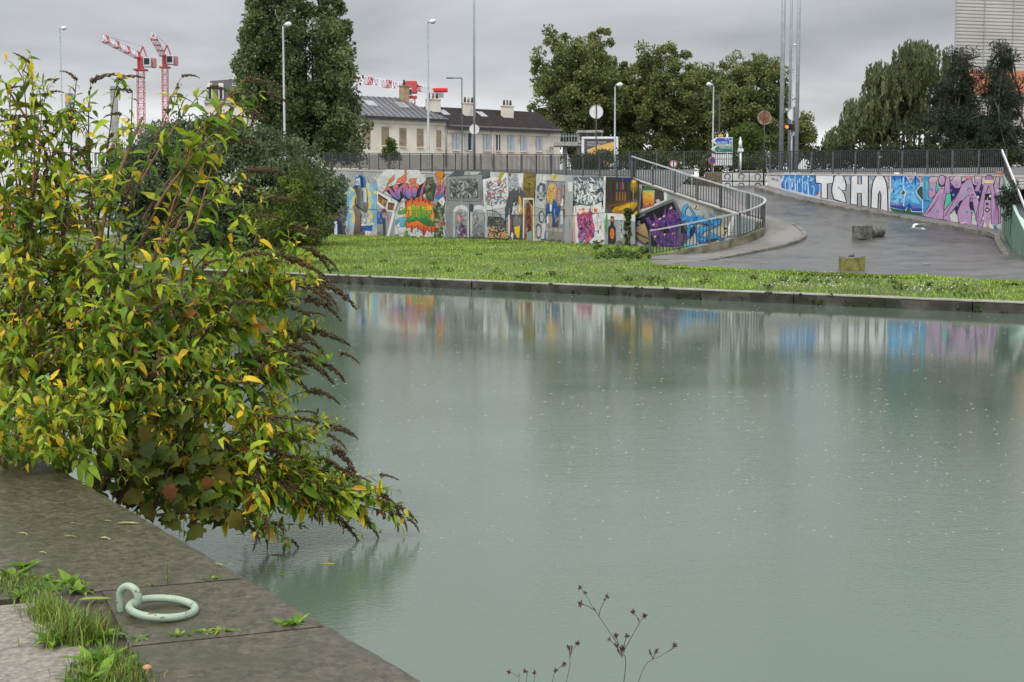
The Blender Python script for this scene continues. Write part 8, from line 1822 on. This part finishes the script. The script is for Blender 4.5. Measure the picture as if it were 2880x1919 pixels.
# coarse tufts and low plants in the far grass
cl = []; rad = []
for _ in range(40):
    x = gr_.uniform(930, 2850); s_ = (x-924)/(2856-924); y0 = 772+s_*77; q = Pg(x, y0-6-gr_.random()**1.5*(70 if x < 1800 else 40))
    if inside(plan, q.x, q.y) or inside(pav_poly, q.x, q.y): continue
    cl.append((q.x, q.y, q.z+.08)); rad.append(gr_.uniform(.12, .3))
V, F_, C_ = leaves(cl, rad, 40, .1, .05, [(.06, .11, .02), (.09, .15, .025), (.15, .19, .03), (.05, .085, .02)], gr_, .5)
o = bpy.data.objects.new('low_weeds', np_mesh('low_weeds', V, F_, C_, M['grass_blade'])); COL.objects.link(o); tag(o, 'low leafy weeds scattered in the far grass', 'weeds', kind='stuff')
# moss and plants on the far quay face
cl = []; 
for _ in range(60): s_ = gr_.uniform(0, QLEN); cl.append(tuple(Q(s_, -.03, gr_.choice([.03, .06, .28, .1]))))
V, F_, C_ = leaves(cl, gr_.uniform(.03, .1, len(cl)), 26, .05, .03, [(.05, .07, .012), (.08, .1, .02), (.03, .04, .012)], gr_, .7)
o = bpy.data.objects.new('quay_moss', np_mesh('quay_moss', V, F_, C_, M['grass_blade'])); COL.objects.link(o); tag(o, 'moss and small ferns on the far quay face', 'moss', kind='stuff')

# ================================================================ RAIN ON THE WATER
b = MB(); M['splash'] = material('splash', (.45, .48, .47), None, rough=.2)
for _ in range(1000):
    y = 805+750*gr_.random()**1.6; x = gr_.uniform(650, 2900); q = Pz(x, y, .0)
    if qw(q) > -.3: continue
    if (q-e0).dot(Vector((jd.x, jd.y, 0))) > -.2 and q.y < 9: continue
    r = gr_.uniform(.006, .016)*(.4+q.y/36); n_ = 7; w_ = .25*r; vs = []; fs_ = []
    for i in range(n_): a = 6.283*i/n_; vs += [(q.x+r*math.cos(a), q.y+r*math.sin(a), .003), (q.x+(r+w_)*math.cos(a), q.y+(r+w_)*math.sin(a), .001), (q.x+(r-w_*.3)*math.cos(a), q.y+(r-w_*.3)*math.sin(a), .001+r*.28*gr_.random())]
    for i in range(n_): j = (i+1) % n_; fs_ += [(i*3, i*3+1, j*3+1, j*3)]+([(i*3, j*3, j*3+2, i*3+2)] if gr_.random() < .6 else [])
    b.add(vs, fs_)
tag(b.build('rain_splashes', M['splash']), 'tiny pale rings where raindrops hit the canal', 'rain splashes', kind='stuff')

# a few leaves drifting on the canal
for k_, (x, y, t_) in enumerate(((905, 1585, 'yellow leaf floating where the lowest branches touch the water'), (800, 1620, 'green leaf floating beside the quay edge'), (1010, 1500, 'pale leaf floating under the drooping spikes'), (760, 1560, 'brown leaf floating close under the bush'))):
    c = Pz(x, y, .004); g = SHAPES[2]; col = [YEL[0], GRN[0], YGR[1], BRN[0]][k_]
    o = inst('floating_leaf', np_mesh('floating_leaf', g[0]*np.array([1, 1, .06]), g[1], np.tile(np.array(col), (len(g[1]), 1)), M['leaf'], True), None, frame(c, Vector((math.cos(k_*2.1), math.sin(k_*2.1), 0)), UP) @ Matrix.Scale(.11, 4)); tag(o, t_, 'leaf', 'leaves floating on the canal')
